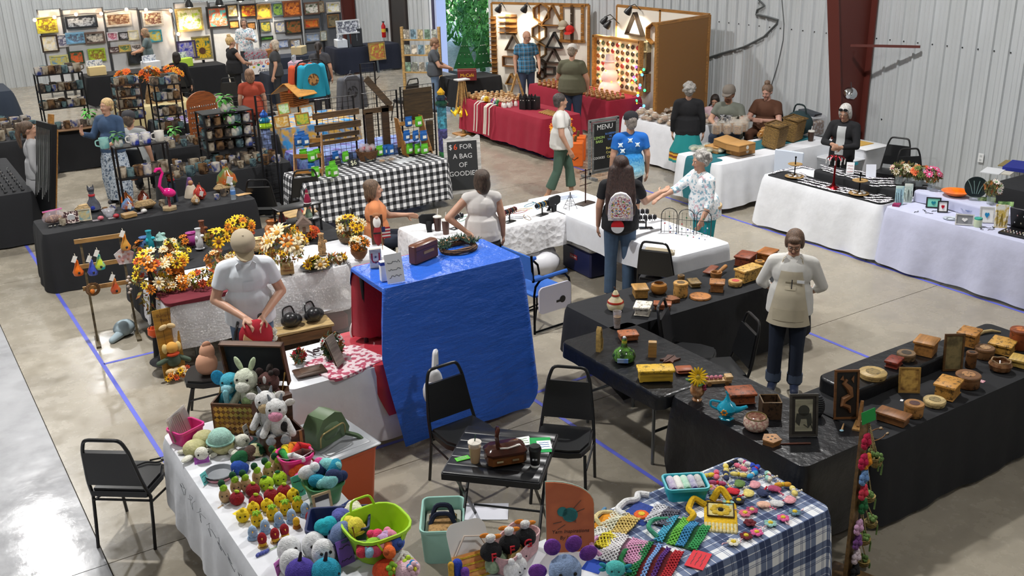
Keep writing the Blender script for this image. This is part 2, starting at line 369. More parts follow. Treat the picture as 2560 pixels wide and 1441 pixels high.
def ftable(x0,x1,y0,y1,label,z=.735,rz=0):
 w,d=x1-x0,y1-y0;t=thing('folding_table',label,'table',((x0+x1)/2,(y0+y1)/2,0),rz);al=w>d
 B().cbox((0,0,z-.045),(w-.03,d-.03,.045),.01).bd('tabletop',M_top,t)
 L,S=(w,d)if al else(d,w)
 for sx in(-1,1):
  for sy in(-1,1):
   p=(sx*(L/2-.22),sy*(S/2-.12));q=p if al else(p[1],p[0]);B().cyl((*q,0),(*q,z-.04),.014,n=8).bd('leg',M_leg,t)
  p=sx*(L/2-.22);e=S/2-.12
  B().cyl((p,-e,.3)if al else(-e,p,.3),(p,e,.3)if al else(e,p,.3),.012,n=6).bd('crossbar',M_leg,t)
 return t
def cloth(name,label,x0,x1,y0,y1,z,drops,m,amp=.025,seed=1,rz=0,flare=.04,r=.06,cat='tablecloth',nf=9.,group=None,rings=9,skirt=None):
 g=random.Random(seed);w,d=x1-x0,y1-y0;cx,cy=(x0+x1)/2,(y0+y1)/2;P=[]
 def seg(a,b):
  n=max(2,int((V3(b)-V3(a)).length/.05));return[(a[0]+(b[0]-a[0])*i/n,a[1]+(b[1]-a[1])*i/n)for i in range(n)]
 hx,hy=w/2,d/2;cs=[((hx-r,-hy),(0,-1),0),((hx,hy-r),(1,0),1),((-hx+r,hy),(0,1),2),((-hx,-hy+r),(-1,0),3)]
 st=[(-hx+r,-hy),(hx,-hy+r),(hx-r,hy),(-hx,hy-r)]
 for k in range(4):
  for q in seg(st[k],cs[k][0]):P.append((q,cs[k][1],drops[k]))
  c0=cs[k][0];n0=cs[k][1];n1=cs[(k+1)%4][1];cc=(c0[0]-n0[0]*r,c0[1]-n0[1]*r)
  for i in range(5):
   a=PI/2*(i+.0)/5;nn=(n0[0]*cos(a)+n1[0]*sin(a),n0[1]*cos(a)+n1[1]*sin(a));f=i/5
   P.append(((cc[0]+nn[0]*r,cc[1]+nn[1]*r),nn,max(0.02,drops[k]*(1-f)+drops[(k+1)%4]*f)))
 N=len(P);b=B();V=[];UV=[];ph=[g.uniform(0,6)for _ in range(4)];s=0
 rows=[(.94,0.)]+[(1,k/rings)for k in range(rings+1)]
 for sc_,dp in rows:
  s=0
  for i,((px,py),n,dr)in enumerate(P):
   s+=.05
   if dp==0 and sc_<1:V.append((px*.96,py*.96,z));UV.append((px*.96,py*.96));continue
   D=dr*dp;k=(dp**.8)*min(1.,dr/.45)
   o=flare*k*min(1,dr/.5)+amp*k*(1+sin(nf*s+ph[0]+dp*.8)*.6+.5*sin(nf*2.3*s+ph[1])+.35*sin(nf*.4*s+ph[2]))
   zz=z-D+(.004 if dp==0 else 0)*0;rd=.012*(1-exp(-dp*30))
   V.append((px+n[0]*(o+rd),py+n[1]*(o+rd),max(.006,zz)+.01*sin(nf*.7*s+ph[3])*(dp==1)*(zz>.03)));UV.append((px+n[0]*D,py+n[1]*D))
 F=[tuple(range(N))]
 for k in range(len(rows)-1):
  for i in range(N):j=(i+1)%N;F.append((k*N+j,k*N+i,(k+1)*N+i,(k+1)*N+j))if False else F.append((k*N+i,(k+1)*N+i,(k+1)*N+j,k*N+j))
 b.add(V,F);b.uv=UV;o=b.bd(name,m,None,(cx,cy,0),(0,0,rz));return tag(o,label,cat,group)
def gingham(name,cells,c0,c1,c2,sc):
 t=NT(name);uv=t.co('UV',sc);x=t.n('SeparateXYZ',i_0=uv)
 def st(o):
  f=t.n('Math',operation='FRACT');t.t.links.new(x.outputs[o],f.inputs[0]);g=t.n('Math',operation='GREATER_THAN');t.t.links.new(f.outputs[0],g.inputs[0]);g.inputs[1].default_value=.5;return g
 s=t.math('ADD',st(0),st(1));t.col(t.ramp(t.math('DIVIDE',s,2.),[(.25,c0),(.5,c1),(.8,c2)],'CONSTANT'));t.set('Roughness',.9)
 t.t.nodes[-1];r=[n for n in t.t.nodes if n.bl_idname=='ShaderNodeValToRGB'][0].color_ramp.elements;r[0].position=0;r[1].position=.3;r[2].position=.8;return t.m
M_ging=gingham('black_white_check',0,'efeff0','6d6e72','141416',9.1)
def plaid(name):
 t=NT(name);uv=t.co('UV',5.2);x=t.n('SeparateXYZ',i_0=uv);cols=[]
 for o in(0,1):
  f=t.n('Math',operation='FRACT');t.t.links.new(x.outputs[o],f.inputs[0])
  cols.append(t.ramp(f,[(0,'f2f3f4'),(.28,'8f98ae'),(.31,'f2f3f4'),(.34,'8f98ae'),(.37,'eceef1'),(.5,'7482a0'),(.72,'f6f6f6'),(.745,'7482a0'),(.98,'f2f3f4')],'CONSTANT'))
 t.col(t.mix(1.,cols[0],cols[1],'MULTIPLY'));t.set('Roughness',.85);return t.m
M_plaid=plaid('blue_white_plaid');M_wc=mat('e6e8ed','cloth');M_bc=mat('1b1c20','cloth');M_bp=mat('16171a','F');M_bp=NT('black_plastic').m
_t=NT('black_plastic_sheet');_t.set('Base Color',lin('17181b'));_t.set('Roughness',.3);_n=_t.noise(_t.co('Object'),10,4,.55);_t.bump(_n,.3,.03);M_bp=_t.m
_t=NT('blue_plastic_sheet');_t.set('Base Color',lin('2d66d2'));_t.set('Roughness',.33);_n=_t.noise(_t.co('Object',(1.5,1.5,4)),2.2,5,.62);_t.bump(_n,.7,.06);M_blue=_t.m
_t=NT('red_plastic_sheet');_t.set('Base Color',lin('b32a3a'));_t.set('Roughness',.5);_n=_t.noise(_t.co('Object'),5,4,.6);_t.bump(_n,.3,.03);M_redc=_t.m
def damask(c):
 t=NT('damask');co=t.co('Object');n=t.noise(co,11,3,.6);w=t.n('TexVoronoi',i_Vector=co,i_Scale=16);h=t.math('ADD',n,w)
 t.col(t.ramp(h,[(.55,dark(c,.84)),(.85,c)]));t.bump(h,.5,.02);t.set('Roughness',.7);return t.m
M_dam=damask('ececee')
def lacemat():
 t=NT('white_lace');uv=t.co('UV');v=t.n('TexVoronoi',i_Vector=uv,i_Scale=44.);n=t.noise(uv,42,2);n2=t.noise(uv,7,3)
 k=t.ramp(t.math('ADD',t.math('MULTIPLY',v,.9),t.math('MULTIPLY',n2,.5)),[(.4,'ffffff'),(.5,'dcdcdc'),(.62,'d0d0d0')]);t.set('Base Color',lin('eeeef0'));t.set('Alpha',k);t.set('Roughness',.9);t.bump(n,.4,.01);return t.m
M_lace=lacemat()
M_blackteal=mat('1f6a74','cloth')
TB=[(1.32,2.08,4.3,6.86,(.5,.3,.42,.52),M_wc,.02,'white cloth over the crochet table at lower left'),(2.12,4.5,3.44,4.19,(.6,.6,.3,.2),M_wc,.015,'white cloth under the plaid cover of the lower table'),(2.36,4.25,7.0,7.76,(.66,.5,.4,.6),M_wc,.015,'white cloth on the table beside the open trunk'),(2.1,3.98,9.55,10.35,(.2,.2,.2,.2),M_wc,.01,'white under-cloth of the lace table'),(2.1,4.45,10.46,11.4,(.5,.5,.5,.5),M_bc,.01,'black cloth on the rear table behind the lace table'),(4.04,4.62,9.55,10.42,(.4,.5,.3,.3),M_wc,.01,'white cloth on the small table behind the blue display'),(1.47,4.12,12.75,13.52,(.735,.735,.6,.735),M_bc,.02,'long black cloth on the gourd craft table'),(4.95,7.3,13.12,13.92,(.62,.6,.4,.6),M_ging,.014,'black and white checkered tablecloth on the snack table'),(5.05,7.0,9.62,10.42,(.36,.4,.3,.3),M_dam,.03,'white patterned cloth on the jewelry table by the woman in the white top'),(6.98,7.8,7.62,10.5,(.34,.34,.3,.3),M_wc,.014,'smooth white cloth on the jewelry table in front of the floral-top woman'),(5.2,7.75,6.42,7.2,(.68,.6,.4,.45),M_bc,.012,'black cloth on the carving table beside the apron woman'),(4.68,5.44,5.2,6.52,(.1,.12,.12,.14),M_bp,.012,'black plastic sheet on the short carving table with the green bottle'),(4.76,5.46,3.86,5.18,(.62,.6,.2,.66),M_bp,.012,'black plastic sheet on the carving table with the teapot'),(5.48,8.0,3.8,4.62,(.7,.6,.4,.6),M_bc,.012,'black cloth on the long carving table at lower right'),(10.34,11.12,7.58,9.56,(.7,.3,.6,.7),M_wc,.035,'white cloth on the earring-card table'),(10.34,11.12,4.6,7.52,(.7,.3,.66,.7),mat('c3c6df','cloth'),.035,'lavender cloth on the glass-art table'),(10.25,12.85,10.32,11.25,(.66,.6,.5,.62),M_wc,.02,'white cloth on the bakery table with straw baskets'),(11.48,12.3,12.5,14.1,(.7,.3,.5,.7),M_wc,.025,'white cloth on the bakery side table full of wrapped loaves'),(10.2,11.05,14.75,17.7,(.7,.6,.6,.62),mat('9a1a33','cloth'),.025,'dark red cloth on the wooden-toy table'),(12.2,13.05,15.4,18.2,(.7,.4,.5,.66),mat('9a1a33','cloth'),.02,'dark red cloth on the table below the lit peg display'),]
for i,(x0,x1,y0,y1,dr,m,amp,lab)in enumerate(TB):
 RECTS.append((x0,x1,y0,y1))
 ftable(x0,x1,y0,y1,'folding table under the '+lab.split(' on ')[0].split(' over ')[0].split(' under ')[0].split(' of ')[0]+', '+lab.split(' the ',1)[1][:60].rsplit(' ',0)[0])
 cloth('tablecloth',lab,x0,x1,y0,y1,.742,dr,m,amp,i+3,nf=6. if amp>.03 else 9.)
cloth('plaid_cloth','blue and white plaid cover spread over the lower table',3.05,4.52,3.42,4.21,.752,(.6,.5,.25,.02),M_plaid,.012,91)
cloth('lace_cloth','white lace overlay with scalloped hem on the autumn table',2.06,4.0,9.5,10.4,.752,(.48,.3,.3,.4),M_lace,.02,92)
cloth('table_runner','burgundy runner under the autumn wreaths at the lace table edge',2.06,3.0,9.48,9.9,.762,(.04,.02,.02,.03),mat('6d1f2c','cloth'),.003,93,flare=0)
cloth('red_cloth','red cloth spread beneath the blue plastic cover',3.1,4.42,6.98,7.8,.756,(.45,.55,.3,.02),M_redc,.02,94)
cloth('plaid_throw','pink and white lattice paper under the Christmas greenery',2.66,3.2,7.0,7.45,.762,(.02,.02,.02,.02),mat('e9d3d8','print','b9516a'),.002,95,flare=0,cat='table mat',rz=.25)
cloth('black_riser_cloth','black cloth over the riser on the earring-card table',10.72,11.1,7.62,9.0,.86,(.115,.1,.1,.115),M_bc,.004,96,flare=0.01)
cloth('black_runner','black runner lying along the earring-card table',10.36,10.74,7.6,9.5,.75,(.006,.006,.006,.006),M_bc,0,97,flare=0)
cloth('teal_runner','teal runner lying along the bakery table',10.5,12.7,10.7,11.1,.752,(.01,.01,.01,.01),M_blackteal,0,98,flare=0)
cloth('teal_sheer','sheer teal cloth end hanging off the bakery table',10.2,10.5,10.5,11.0,.757,(.1,.05,.1,.6),M_blackteal,.02,99)
cloth('black_riser_plastic','crinkled black plastic over the riser on the long carving table',5.75,7.0,4.28,4.6,.86,(.11,.1,.1,.11),M_bp,.01,100,flare=.02)
rk=thing('display_rack','tall rack under the blue plastic cover','rack',(3.86,7.22,0))
for sx in(-.6,.6):
 for sy in(-.27,.27):B().cyl((sx,sy,.755),(sx,sy,1.44),.02,n=8).bd('post',MK_,rk)
B().cbox((0,0,1.42),(1.28,.62,.02)).bd('shelf',mat('6b3a25','W'),rk)
cloth('blue_cover','bright blue plastic sheet draped over the tall rack down to the floor',3.2,4.52,6.9,7.55,1.452,(1.4,1.15,.25,.03),M_blue,.02,101,flare=.1,nf=6.,rings=16,r=.03)
cloth('red_drape','red sheet hanging behind the wreath under the blue cover',3.22,3.9,7.5,7.62,1.43,(.62,.02,.5,.6),M_redc,.012,102,flare=.02)
def rp(pts,n=3):
 P=[V3(p)for p in pts];out=[P[0]]
 for a,b,c in zip(P,P[1:],P[2:]):
  d=min((b-a).length,(c-b).length)*.35;p=b+(a-b).normalized()*d;q=b+(c-b).normalized()*d
  out+=[p.lerp(b,t/n).lerp(b.lerp(q,t/n),t/n)for t in range(n+1)]
 return out+[P[-1]]
def make_chair(label,m=M_blk):
 t=thing('banquet_chair',label,'chair',group='black banquet chairs')
 b=B();pr=[(-.205,.2),(.205,.2),(.22,-.05),(.17,-.19),(.08,-.215),(-.08,-.215),(-.17,-.19),(-.22,-.05)]
 b.prism([(x*.9,y*.9)for x,y in pr],.4,.415);b.prism(pr,.415,.455);b.prism([(x*.93,y*.93)for x,y in pr],.455,.475);b.bd('seat',m,t)
 bk=B();M=trs((0,.215,.55),(-.2,0,0));bk.t(M).cbox((0,0,0),(.37,.035,.28),.012)
 bk=B();bk.add([M@V3(v)for v in[(-.2,-.015,-.02),(.2,-.015,-.02),(.2,.02,-.02),(-.2,.02,-.02),(-.165,-.015,.28),(.165,-.015,.28),(.165,.02,.28),(-.165,.02,.28)]],[(3,2,1,0),(4,5,6,7),(0,1,5,4),(1,2,6,5),(2,3,7,6),(3,0,4,7)]);bk.bd('backrest',m,t)
 fr=[(-.215,.17,.4),(-.2,.225,.55),(-.165,.28,.83),(-.13,.3,.93),(.13,.3,.93),(.165,.28,.83),(.2,.225,.55),(.215,.17,.4)]
 B().tube(rp(fr),.0135,8).bd('back_frame',MK_,t)
 for s in(-1,1):
  B().tube([(s*.19,-.14,.41),(s*.205,-.2,.2),(s*.215,-.24,0)],.0125,8).bd('leg',MK_,t)
  B().tube([(s*.215,.17,.41),(s*.215,.2,.2),(s*.215,.235,0)],.0125,8).bd('leg',MK_,t)
  B().cyl((s*.205,-.17,.3),(s*.215,.17,.36),.009,n=6).bd('side_brace',MK_,t)
 B().cyl((-.21,.185,.38),(.21,.185,.38),.009,n=6).bd('stretcher',MK_,t);return t
def face(dx,dy):return atan2(dx,-dy)
CH0=None
def chair(x,y,rz,label):
 global CH0
 if CH0 is None:CH0=make_chair(label);CH0 .location=(x,y,0);CH0 .rotation_euler=(0,0,rz);return CH0
 return dup(CH0,(x,y,0),rz,label)
chair(1.06,6.9,face(.61,.79),'black banquet chair drawn up to the left side of the crochet table')
p=at(1165,1085,.45);chair(p.x,p.y,face(.06,-1),'black banquet chair with a white bag hung on its back at the bistro table')
p=at(1408,1100,.45);chair(p.x,p.y,face(-.72,-.7),'black banquet chair at the right side of the bistro table')
p=at(1652,690,.45);chair(p.x,p.y,face(.75,.5),'black banquet chair with a beige cushion behind the backpack girl')
p=at(525,935,.45);chair(p.x,p.y,face(-.85,.35),'black banquet chair holding a peach bag behind the open trunk')
chair(12.75,9.25,face(-1,-.35),'black banquet chair against the right wall, nearer the column')
chair(12.4,8.55,face(-.5,-1),'black banquet chair by the right wall seen side-on beside the orange bowl')
p=at(1795,925,.45);chair(p.x,p.y,face(-.9,.4),'black banquet chair tucked behind the sunflower vase')
p=at(1650,905,.45);chair(5.85,6.12,face(.6,-.8),'black banquet chair half hidden between the two carving tables')
p=at(1012,250,.45);chair(p.x,p.y,face(-.3,1),'black banquet chair in the far aisle by the vest woman')
p=at(665,520,.45);chair(p.x,p.y,face(.5,.8),'black banquet chair left of the checkered table')
p=at(760,495,.45);chair(p.x,p.y,face(.2,.9),'black banquet chair in front of the checkered table')
p=at(545,250,.45);chair(7.0,22.6,face(.3,.9),'black banquet chair behind the blond woman in black')
_BL=[]
def cps(b,p0,p1,r0,r1=None,flat0=False,flat1=False,n=12):
 r1=r0 if r1 is None else r1;p0=V3(p0);p1=V3(p1);d=p1-p0
 if d.length<1e-5:return b.sph(p0,r0)
 u=d.normalized();prof=[]
 for k in range(4):a=PI/2*k/4;prof.append((r0*sin(a),-r0*cos(a)))if not flat0 else None
 prof+=[(r0,0),(r1,d.length)]
 for k in range(1,5):a=PI/2*k/4;prof.append((max(1e-6,r1*cos(a)),d.length+r1*sin(a)))if not flat1 else None
 q=u.to_track_quat('Z','Y').to_matrix().to_4x4();T=b.T;b.T=T@Matrix.Translation(p0)@q
 if flat0:prof=[(1e-6,0)]+prof
 if flat1:prof=prof+[(1e-6,d.length)]
 V=[];F=[];m=len(prof)
 for r,z in prof:V+=[(r*cos(2*PI*i/n),r*sin(2*PI*i/n),z)for i in range(n)]
 for k in range(m-1):
  for i in range(n):j=(i+1)%n;F.append((k*n+i,k*n+j,k*n+n+j,k*n+n+i))
 F+=[tuple(range(n-1,-1,-1)),tuple((m-1)*n+i for i in range(n))];b.add(V,F);b.T=T;return b
def blob(b,name,m,parent,vox=.012,sm=3,loc=(0,0,0)):
 o=b.bd(name,m,parent,loc);r=o.modifiers.new('r','REMESH');r.mode='VOXEL';r.voxel_size=vox;r.use_smooth_shade=True
 if sm:s=o.modifiers.new('s','SMOOTH');s.factor=.5;s.iterations=sm
 _BL.append(o);return o
def bake_blobs():
 dg=bpy.context.evaluated_depsgraph_get()
 for o in _BL:
  me=bpy.data.meshes.new_from_object(o.evaluated_get(dg));o.modifiers.clear();o.data=me;me.name=o.name
 _BL.clear()
def hand(b,wr,d,palm,s=1.,fr=.0095,curl=.5,side=1):
 """palm and five fingers at wrist wr, pointing along d; palm faces along palm"""
 d=V3(d).normalized();n=V3(palm);n=(n-d*n.dot(d));n=n.normalized()if n.length>1e-4 else d.orthogonal().normalized();x=d.cross(n)*side;wr=V3(wr)
 for k in(-1,0,1):cps(b,wr+x*k*.014*s,wr+d*.075*s+x*k*.026*s,.017*s,.015*s)
 for k,L in((-1.5,.062),(-.5,.078),(.5,.082),(1.5,.072)):
  a=wr+d*.08*s+x*k*.0195*s;d1=(d+n*curl*.6).normalized();m_=a+d1*L*.5*s;d2=(d+n*curl*1.6).normalized()
  cps(b,a-d*.02*s,m_,fr*s,fr*.95*s,n=8);cps(b,m_,m_+d2*L*.5*s,fr*.95*s,fr*.8*s,n=8)
 t0=wr+d*.02*s+x*.03*s;t1=t0+(d*.6+x*.75+n*.3).normalized()*.042*s;cps(b,t0,t1,.0125*s,.0105*s,n=8);cps(b,t1,t1+(d*.9+x*.2+n*.4).normalized()*.032*s,.0105*s,.009*s,n=8)
SKN='c99a80'
def person(label,head,rz,h=1.66,top=('888888','cloth','short'),bottom=('jeans','3b4a63'),hair=('short','5a4638'),skin=SKN,la=None,ra=None,legs='stand',g=1.,lean=0.,tilt=0.,turn=0.,vox=.013,glasses=False,cap=None,shoes='2c2c30',facey=True,foot=None,curl=.5,beard=None,fine=False,hl=None,hr=None,seat=None):
 S=h/1.7;sit=legs=='sit';dz=-.36 if sit else 0.
 Tl=Matrix.Translation((0,0,.92+dz))@Matrix.Rotation(lean,4,'X')@Matrix.Translation((0,0,-.92))
 Th=Tl@Matrix.Translation((0,.005,1.47))@Matrix.Rotation(turn,4,'Z')@Matrix.Rotation(tilt,4,'X')@Matrix.Translation((0,0,-1.47))
 HT=Th@V3((0,0,1.705));R=Matrix.Rotation(rz,4,'Z');q=at(head[0],head[1],HT.z*S);off=R@V3((HT.x*S,HT.y*S,0))
 loc=foot if foot else(q.x-off.x,q.y-off.y,0.)
 t=thing('person',label,'person',(loc[0],loc[1],0),rz,s=S);vx=vox
 if seat:chair(loc[0],loc[1],rz,seat)
 la=la or((.235,.03,1.13),(.25,-.05,.88));ra=ra or((-.235,.03,1.13),(-.25,-.05,.88))
 if legs=='stand':LG=[((s*.09,0,.9),(s*.1,-.01,.49),(s*.105,.02,.08),(s*.115,-.13,.035))for s in(1,-1)]
 elif legs=='walk':LG=[((.09,0,.9),(.1,-.12,.5),(.1,-.16,.08),(.11,-.31,.035)),((-.09,0,.9),(-.1,.06,.49),(-.1,.22,.1),(-.11,.08,.035))]
 else:LG=[((s*.1,.0,.57),(s*.13,-.4,.57),(s*.13,-.38,.08),(s*.14,-.53,.035))for s in(1,-1)]
 def torso(b,e,up=True,hips=True):
  b.T=Tl
  if hips:b.sph((0,.015,.93),(.168*g+e,.125*g+e,.13+e),14,10)
  b.sph((0,-.005*g,1.08),(.15*g+e,.118*g+e,.15+e),14,10)
  if up:
   b.sph((0,0,1.27),(.165*(.5+g*.5)+e,.115*(.5+g*.5)+e,.16+e),14,10)
   for s in(1,-1):cps(b,(s*.06,.01,1.385),(s*.165,.012,1.37),.06+e,.058+e)
  b.T=Matrix()
 def tl(p):return Tl@V3(p)
 arms=[]
 for s,a in((1,la),(-1,ra)):arms.append((tl((s*.178,.012,1.365)),V3(a[0])+V3((0,0,dz)),V3(a[1])+V3((0,0,dz))))
 b=B();torso(b,0)
 for(sh,el,wr),s,hd in zip(arms,(1,-1),(hl,hr)):
  cps(b,sh,el,.05*(.6+g*.4),.042*(.6+g*.4));cps(b,el,wr,.041*(.6+g*.4),.027)
  d=(wr-el).normalized();hd=hd or{}
  hand(b,wr,hd.get('d',d+V3((0,0,-.15))),hd.get('n',(-s,0,0)),1.,.0105 if not fine else .009,hd.get('curl',curl),s)
 for hp,kn,an,toe in LG:cps(b,hp,kn,.082*(.5+g*.5),.056);cps(b,kn,an,.055,.036);cps(b,(an[0],an[1]+.02,.045),toe,.04,.034)
 b.T=Tl;cps(b,(0,.015,1.38),(0,-.002,1.5),.058,.052)
 b.T=Th
 b.sph((0,.012,1.605),(.074,.094,.098),16,12);b.sph((0,-.022,1.565),(.06,.07,.085),14,10);cps(b,(0,-.055,1.505),(0,-.062,1.5),.03)
 b.sph((0,-.07,1.612),(.05,.022,.014),10,6);cps(b,(0,-.088,1.595),(0,-.108,1.562),.009,.014)
 for s in(1,-1):b.sph((s*.077,.015,1.575),(.011,.02,.03),8,6);cps(b,(s*.03,-.07,1.555),(s*.035,-.06,1.55),.022)
 b.T=Matrix();body=blob(b,'body',mat(skin,'skin'),t,vx*.9 if not fine else vx*.62,2)
 if facey:
  for s in(1,-1):
   e=B();e.T=Th;e.sph((s*.03,-.083,1.59),(.0115,.007,.005),8,6);ey=e.bd('eye',mat('e9e4de','G'),t);e=B();e.T=Th;e.sph((s*.03,-.0885,1.59),(.0055,.003,.005),8,5);e.bd('iris',mat('2b211b','G'),ey)
   e=B();e.T=Th;e.tube([(s*.013,-.09,1.611),(s*.03,-.093,1.616),(s*.047,-.083,1.61)],.004,5);e.bd('eyebrow',mat(dark(hair[1],.7),'hair'),t)
  e=B();e.T=Th;e.sph((0,-.085,1.527),(.024,.009,.006),10,6);e.bd('mouth',mat('a8615a','skin'),t)
 if beard:
  e=B();e.T=Th;e.sph((0,-.052,1.508),(.058,.045,.045),12,8);e.sph((0,-.088,1.545),(.03,.014,.01),8,6);blob(e,'beard',mat(beard,'hair'),t,.01,1)
 if glasses:
  e=B();e.T=Th
  for s in(1,-1):e.tube([(s*.031+.022*cos(a),-.101,1.588+.017*sin(a))for a in[2*PI*i/12 for i in range(12)]],.0014,5,True);e.tube([(s*.053,-.1,1.592),(s*.076,-.02,1.595)],.002,4)
  e.tube([(-.01,-.102,1.59),(.01,-.102,1.59)],.002,4);e.bd('glasses',mat('2a2a2c','M'),t)
 st,hc=hair
 e=B();e.T=Th;mh=mat(hc,'hair')
 if st!='bald':
  e.sph((0,.03,1.628),(.09,.104,.09),16,12)
  if st in('short','bob','curly'):e.sph((0,.065,1.575),(.078,.058,.085),12,8)
  if st=='bob' or st=='long':
   for s in(1,-1):e.sph((s*.074,.02,1.565),(.025,.06,.1),10,8)
   e.sph((0,.075,1.54),(.085,.05,.12),12,8)
   if st=='long':e.sph((0,.08,1.46),(.125,.055,.15),12,8)
  if st=='fringe':
   for s in(1,-1):e.sph((s*.07,.02,1.59),(.026,.06,.075),10,8)
   e.sph((0,-.055,1.665),(.07,.04,.03),10,8);e.sph((0,.06,1.565),(.08,.06,.085),12,8)
  if st=='curly':
   gg=random.Random(3)
   for k in range(46):
    a=gg.uniform(0,2*PI);z=gg.uniform(-.5,1);qq=sqrt(max(0,1-z*z));y=.035+.105*qq*sin(a)
    if y<-.045 and z<.55:continue
    e.sph((.095*qq*cos(a),y,1.62+.095*z),gg.uniform(.022,.034),7,5)
  if st=='bun':e.sph((0,.045,1.735),(.052,.05,.042),10,8);e.sph((0,.07,1.58),(.075,.05,.07),10,8)
  if st=='pony':e.sph((0,.07,1.6),(.08,.05,.08),10,8);cps(e,(0,.12,1.66),(0,.165,1.52),.035,.04);cps(e,(0,.165,1.52),(0,.15,1.33),.04,.022)
  if st=='long':
   for x in(-.09,-.045,0,.045,.09):cps(e,(x,.08,1.56),(x*1.35,.135,1.28),.05,.052);cps(e,(x*1.35,.135,1.28),(x*1.5,.15,1.02+abs(x)*.6),.052,.03)
  blob(e,'hair',mh,t,.012,1 if st=='curly' else 2)
 if cap:
  e=B();e.T=Th@Matrix.Translation((0,.012,1.632))@Matrix.Rotation(cap.get('rz',0),4,'Z')@Matrix.Rotation(.1,4,'X')
  pr=[(.101,-.01),(.103,.02),(.096,.055),(.075,.085),(.04,.102),(1e-4,.107)];e.lathe(pr,18,sy=1.12);cp=e.bd('cap',mat(cap['c'],'cloth'),t)
  e2=B();e2 .T=e.T;e2 .prism([(x,y)for x,y in[(.078,-.055),(.072,-.13),(.045,-.175),(0,-.19),(-.045,-.175),(-.072,-.13),(-.078,-.055),(0,-.1)]],-.008,.004);e2 .bd('brim',mat(cap.get('b',cap['c']),'cloth'),cp)
  e2=B();e2 .T=e.T;e2 .sph((0,0,.107),.008,6,4);e2 .bd('button',mat(cap['c'],'cloth'),cp)
 tc,tk,sl=top[:3];e=B();torso(e,.016,True,True);e.T=Tl;e.lathe([(1e-4,.86),(.165*g+.026,.86),(.16*g+.026,1.0),(.155*g+.012,1.12),(1e-4,1.16)],18,sy=.78);e.T=Matrix()
 if sl!='none':
  for(sh,el,wr)in arms:
   k=dict(short=.62,mid=1.0,long=1.0)[sl];cps(e,sh,sh.lerp(el,k),.066*(.6+g*.4),.061*(.6+g*.4)if sl=='short' else .054,flat1=sl=='short')
   if sl=='long':cps(e,el,el.lerp(wr,.93),.054,.041,flat1=True)
   if sl=='mid':cps(e,el,el.lerp(wr,.3),.055,.052,flat1=True)
 e.T=Tl;cps(e,(0,.015,1.38),(0,.01,1.418),.074,.066,flat1=True);e.T=Matrix()
 blob(e,'shirt' if sl!='none' else 'tank_top',top[3]if len(top)>3 else mat(tc,tk),t,vx*.9,7)
 bt,bc=bottom[:2];e=B();bm=bottom[2]if len(bottom)>2 else mat(bc,'D' if bt=='jeans' else 'cloth')
 if bt in('jeans','pants','capri','shorts'):
  if sit:e.sph((0,.02,.57),(.175*g,.15*g,.12),14,10)
  else:e.sph((0,.015,.93),(.178*g,.135*g,.13),14,10)
  for hp,kn,an,toe in LG:
   hp,kn,an=V3(hp),V3(kn),V3(an);cps(e,hp,kn,.094*(.5+g*.5),.073)
   if bt=='shorts':continue
   cps(e,kn,kn.lerp(an,.72 if bt=='capri' else 1.),.072,.07 if bt!='capri' else .085,flat1=True)
  blob(e,'trousers' if bt!='shorts' else 'shorts',bm,t,vx,2)
 else:
  L=dict(skirt=.42,long=.1)[bt];z0=1.0+dz
  if sit:L=.1;e.sph((0,.0,.57),(.19,.17,.13));[cps(e,V3(hp),V3(kn),.1,.09)for hp,kn,an,toe in LG];blob(e,'skirt',bm,t,vx,2)
  else:
   fl=.29 if bt=='skirt' else .2
   e.lathe([(.13*g,z0),(.165*g,z0-.1),(.17+.04*g,z0-.25),((.17+fl)/2+.05,(z0+L)/2-.1),(fl,L),(fl-.02,L)],40,sy=.85,wob=lambda a,k:1+.06*k*sin(9*a)+.03*k*sin(17*a+1));e.bd('skirt',bm,t)
 for hp,kn,an,toe in LG:
  e=B();an=V3(an);toe=V3(toe);base=max(0,toe.z-.035)
  cps(e,(an.x,an.y+.025,.055+base),(toe.x,toe.y,.05+base),.048,.042);cps(e,(an.x,an.y,.06+base),(an.x,an.y,.1+base),.046,.043);so=B().prism([(toe.x+.045*cos(a)*1.02,(an.y+toe.y)/2+.01+.13*sin(a))for a in[2*PI*i/14 for i in range(14)]],base+.0,base+.022)
  sh=blob(e,'shoe',mat(shoes,'p_'),t,.012,1);so.bd('sole',mat('d5d2cb'),sh)
 t['_Tl']=1;t['_h']=0;del t['_Tl'],t['_h']
 return t,Tl,Th
def collar(P,Tl,c):
 b=B();b.T=Tl
 for s in(1,-1):b.prism([(s*.012,1.37),(s*.075,1.36),(s*.085,1.43),(s*.06,1.45)][::s],.078,.09,XZ)
 b.lathe([(.07,1.415),(.083,1.42),(.076,1.455),(.068,1.45)],16,(0,.012,0));b.bd('collar',mat(c,'cloth'),P)
def fdir(dx,dy):return face(dx,dy)
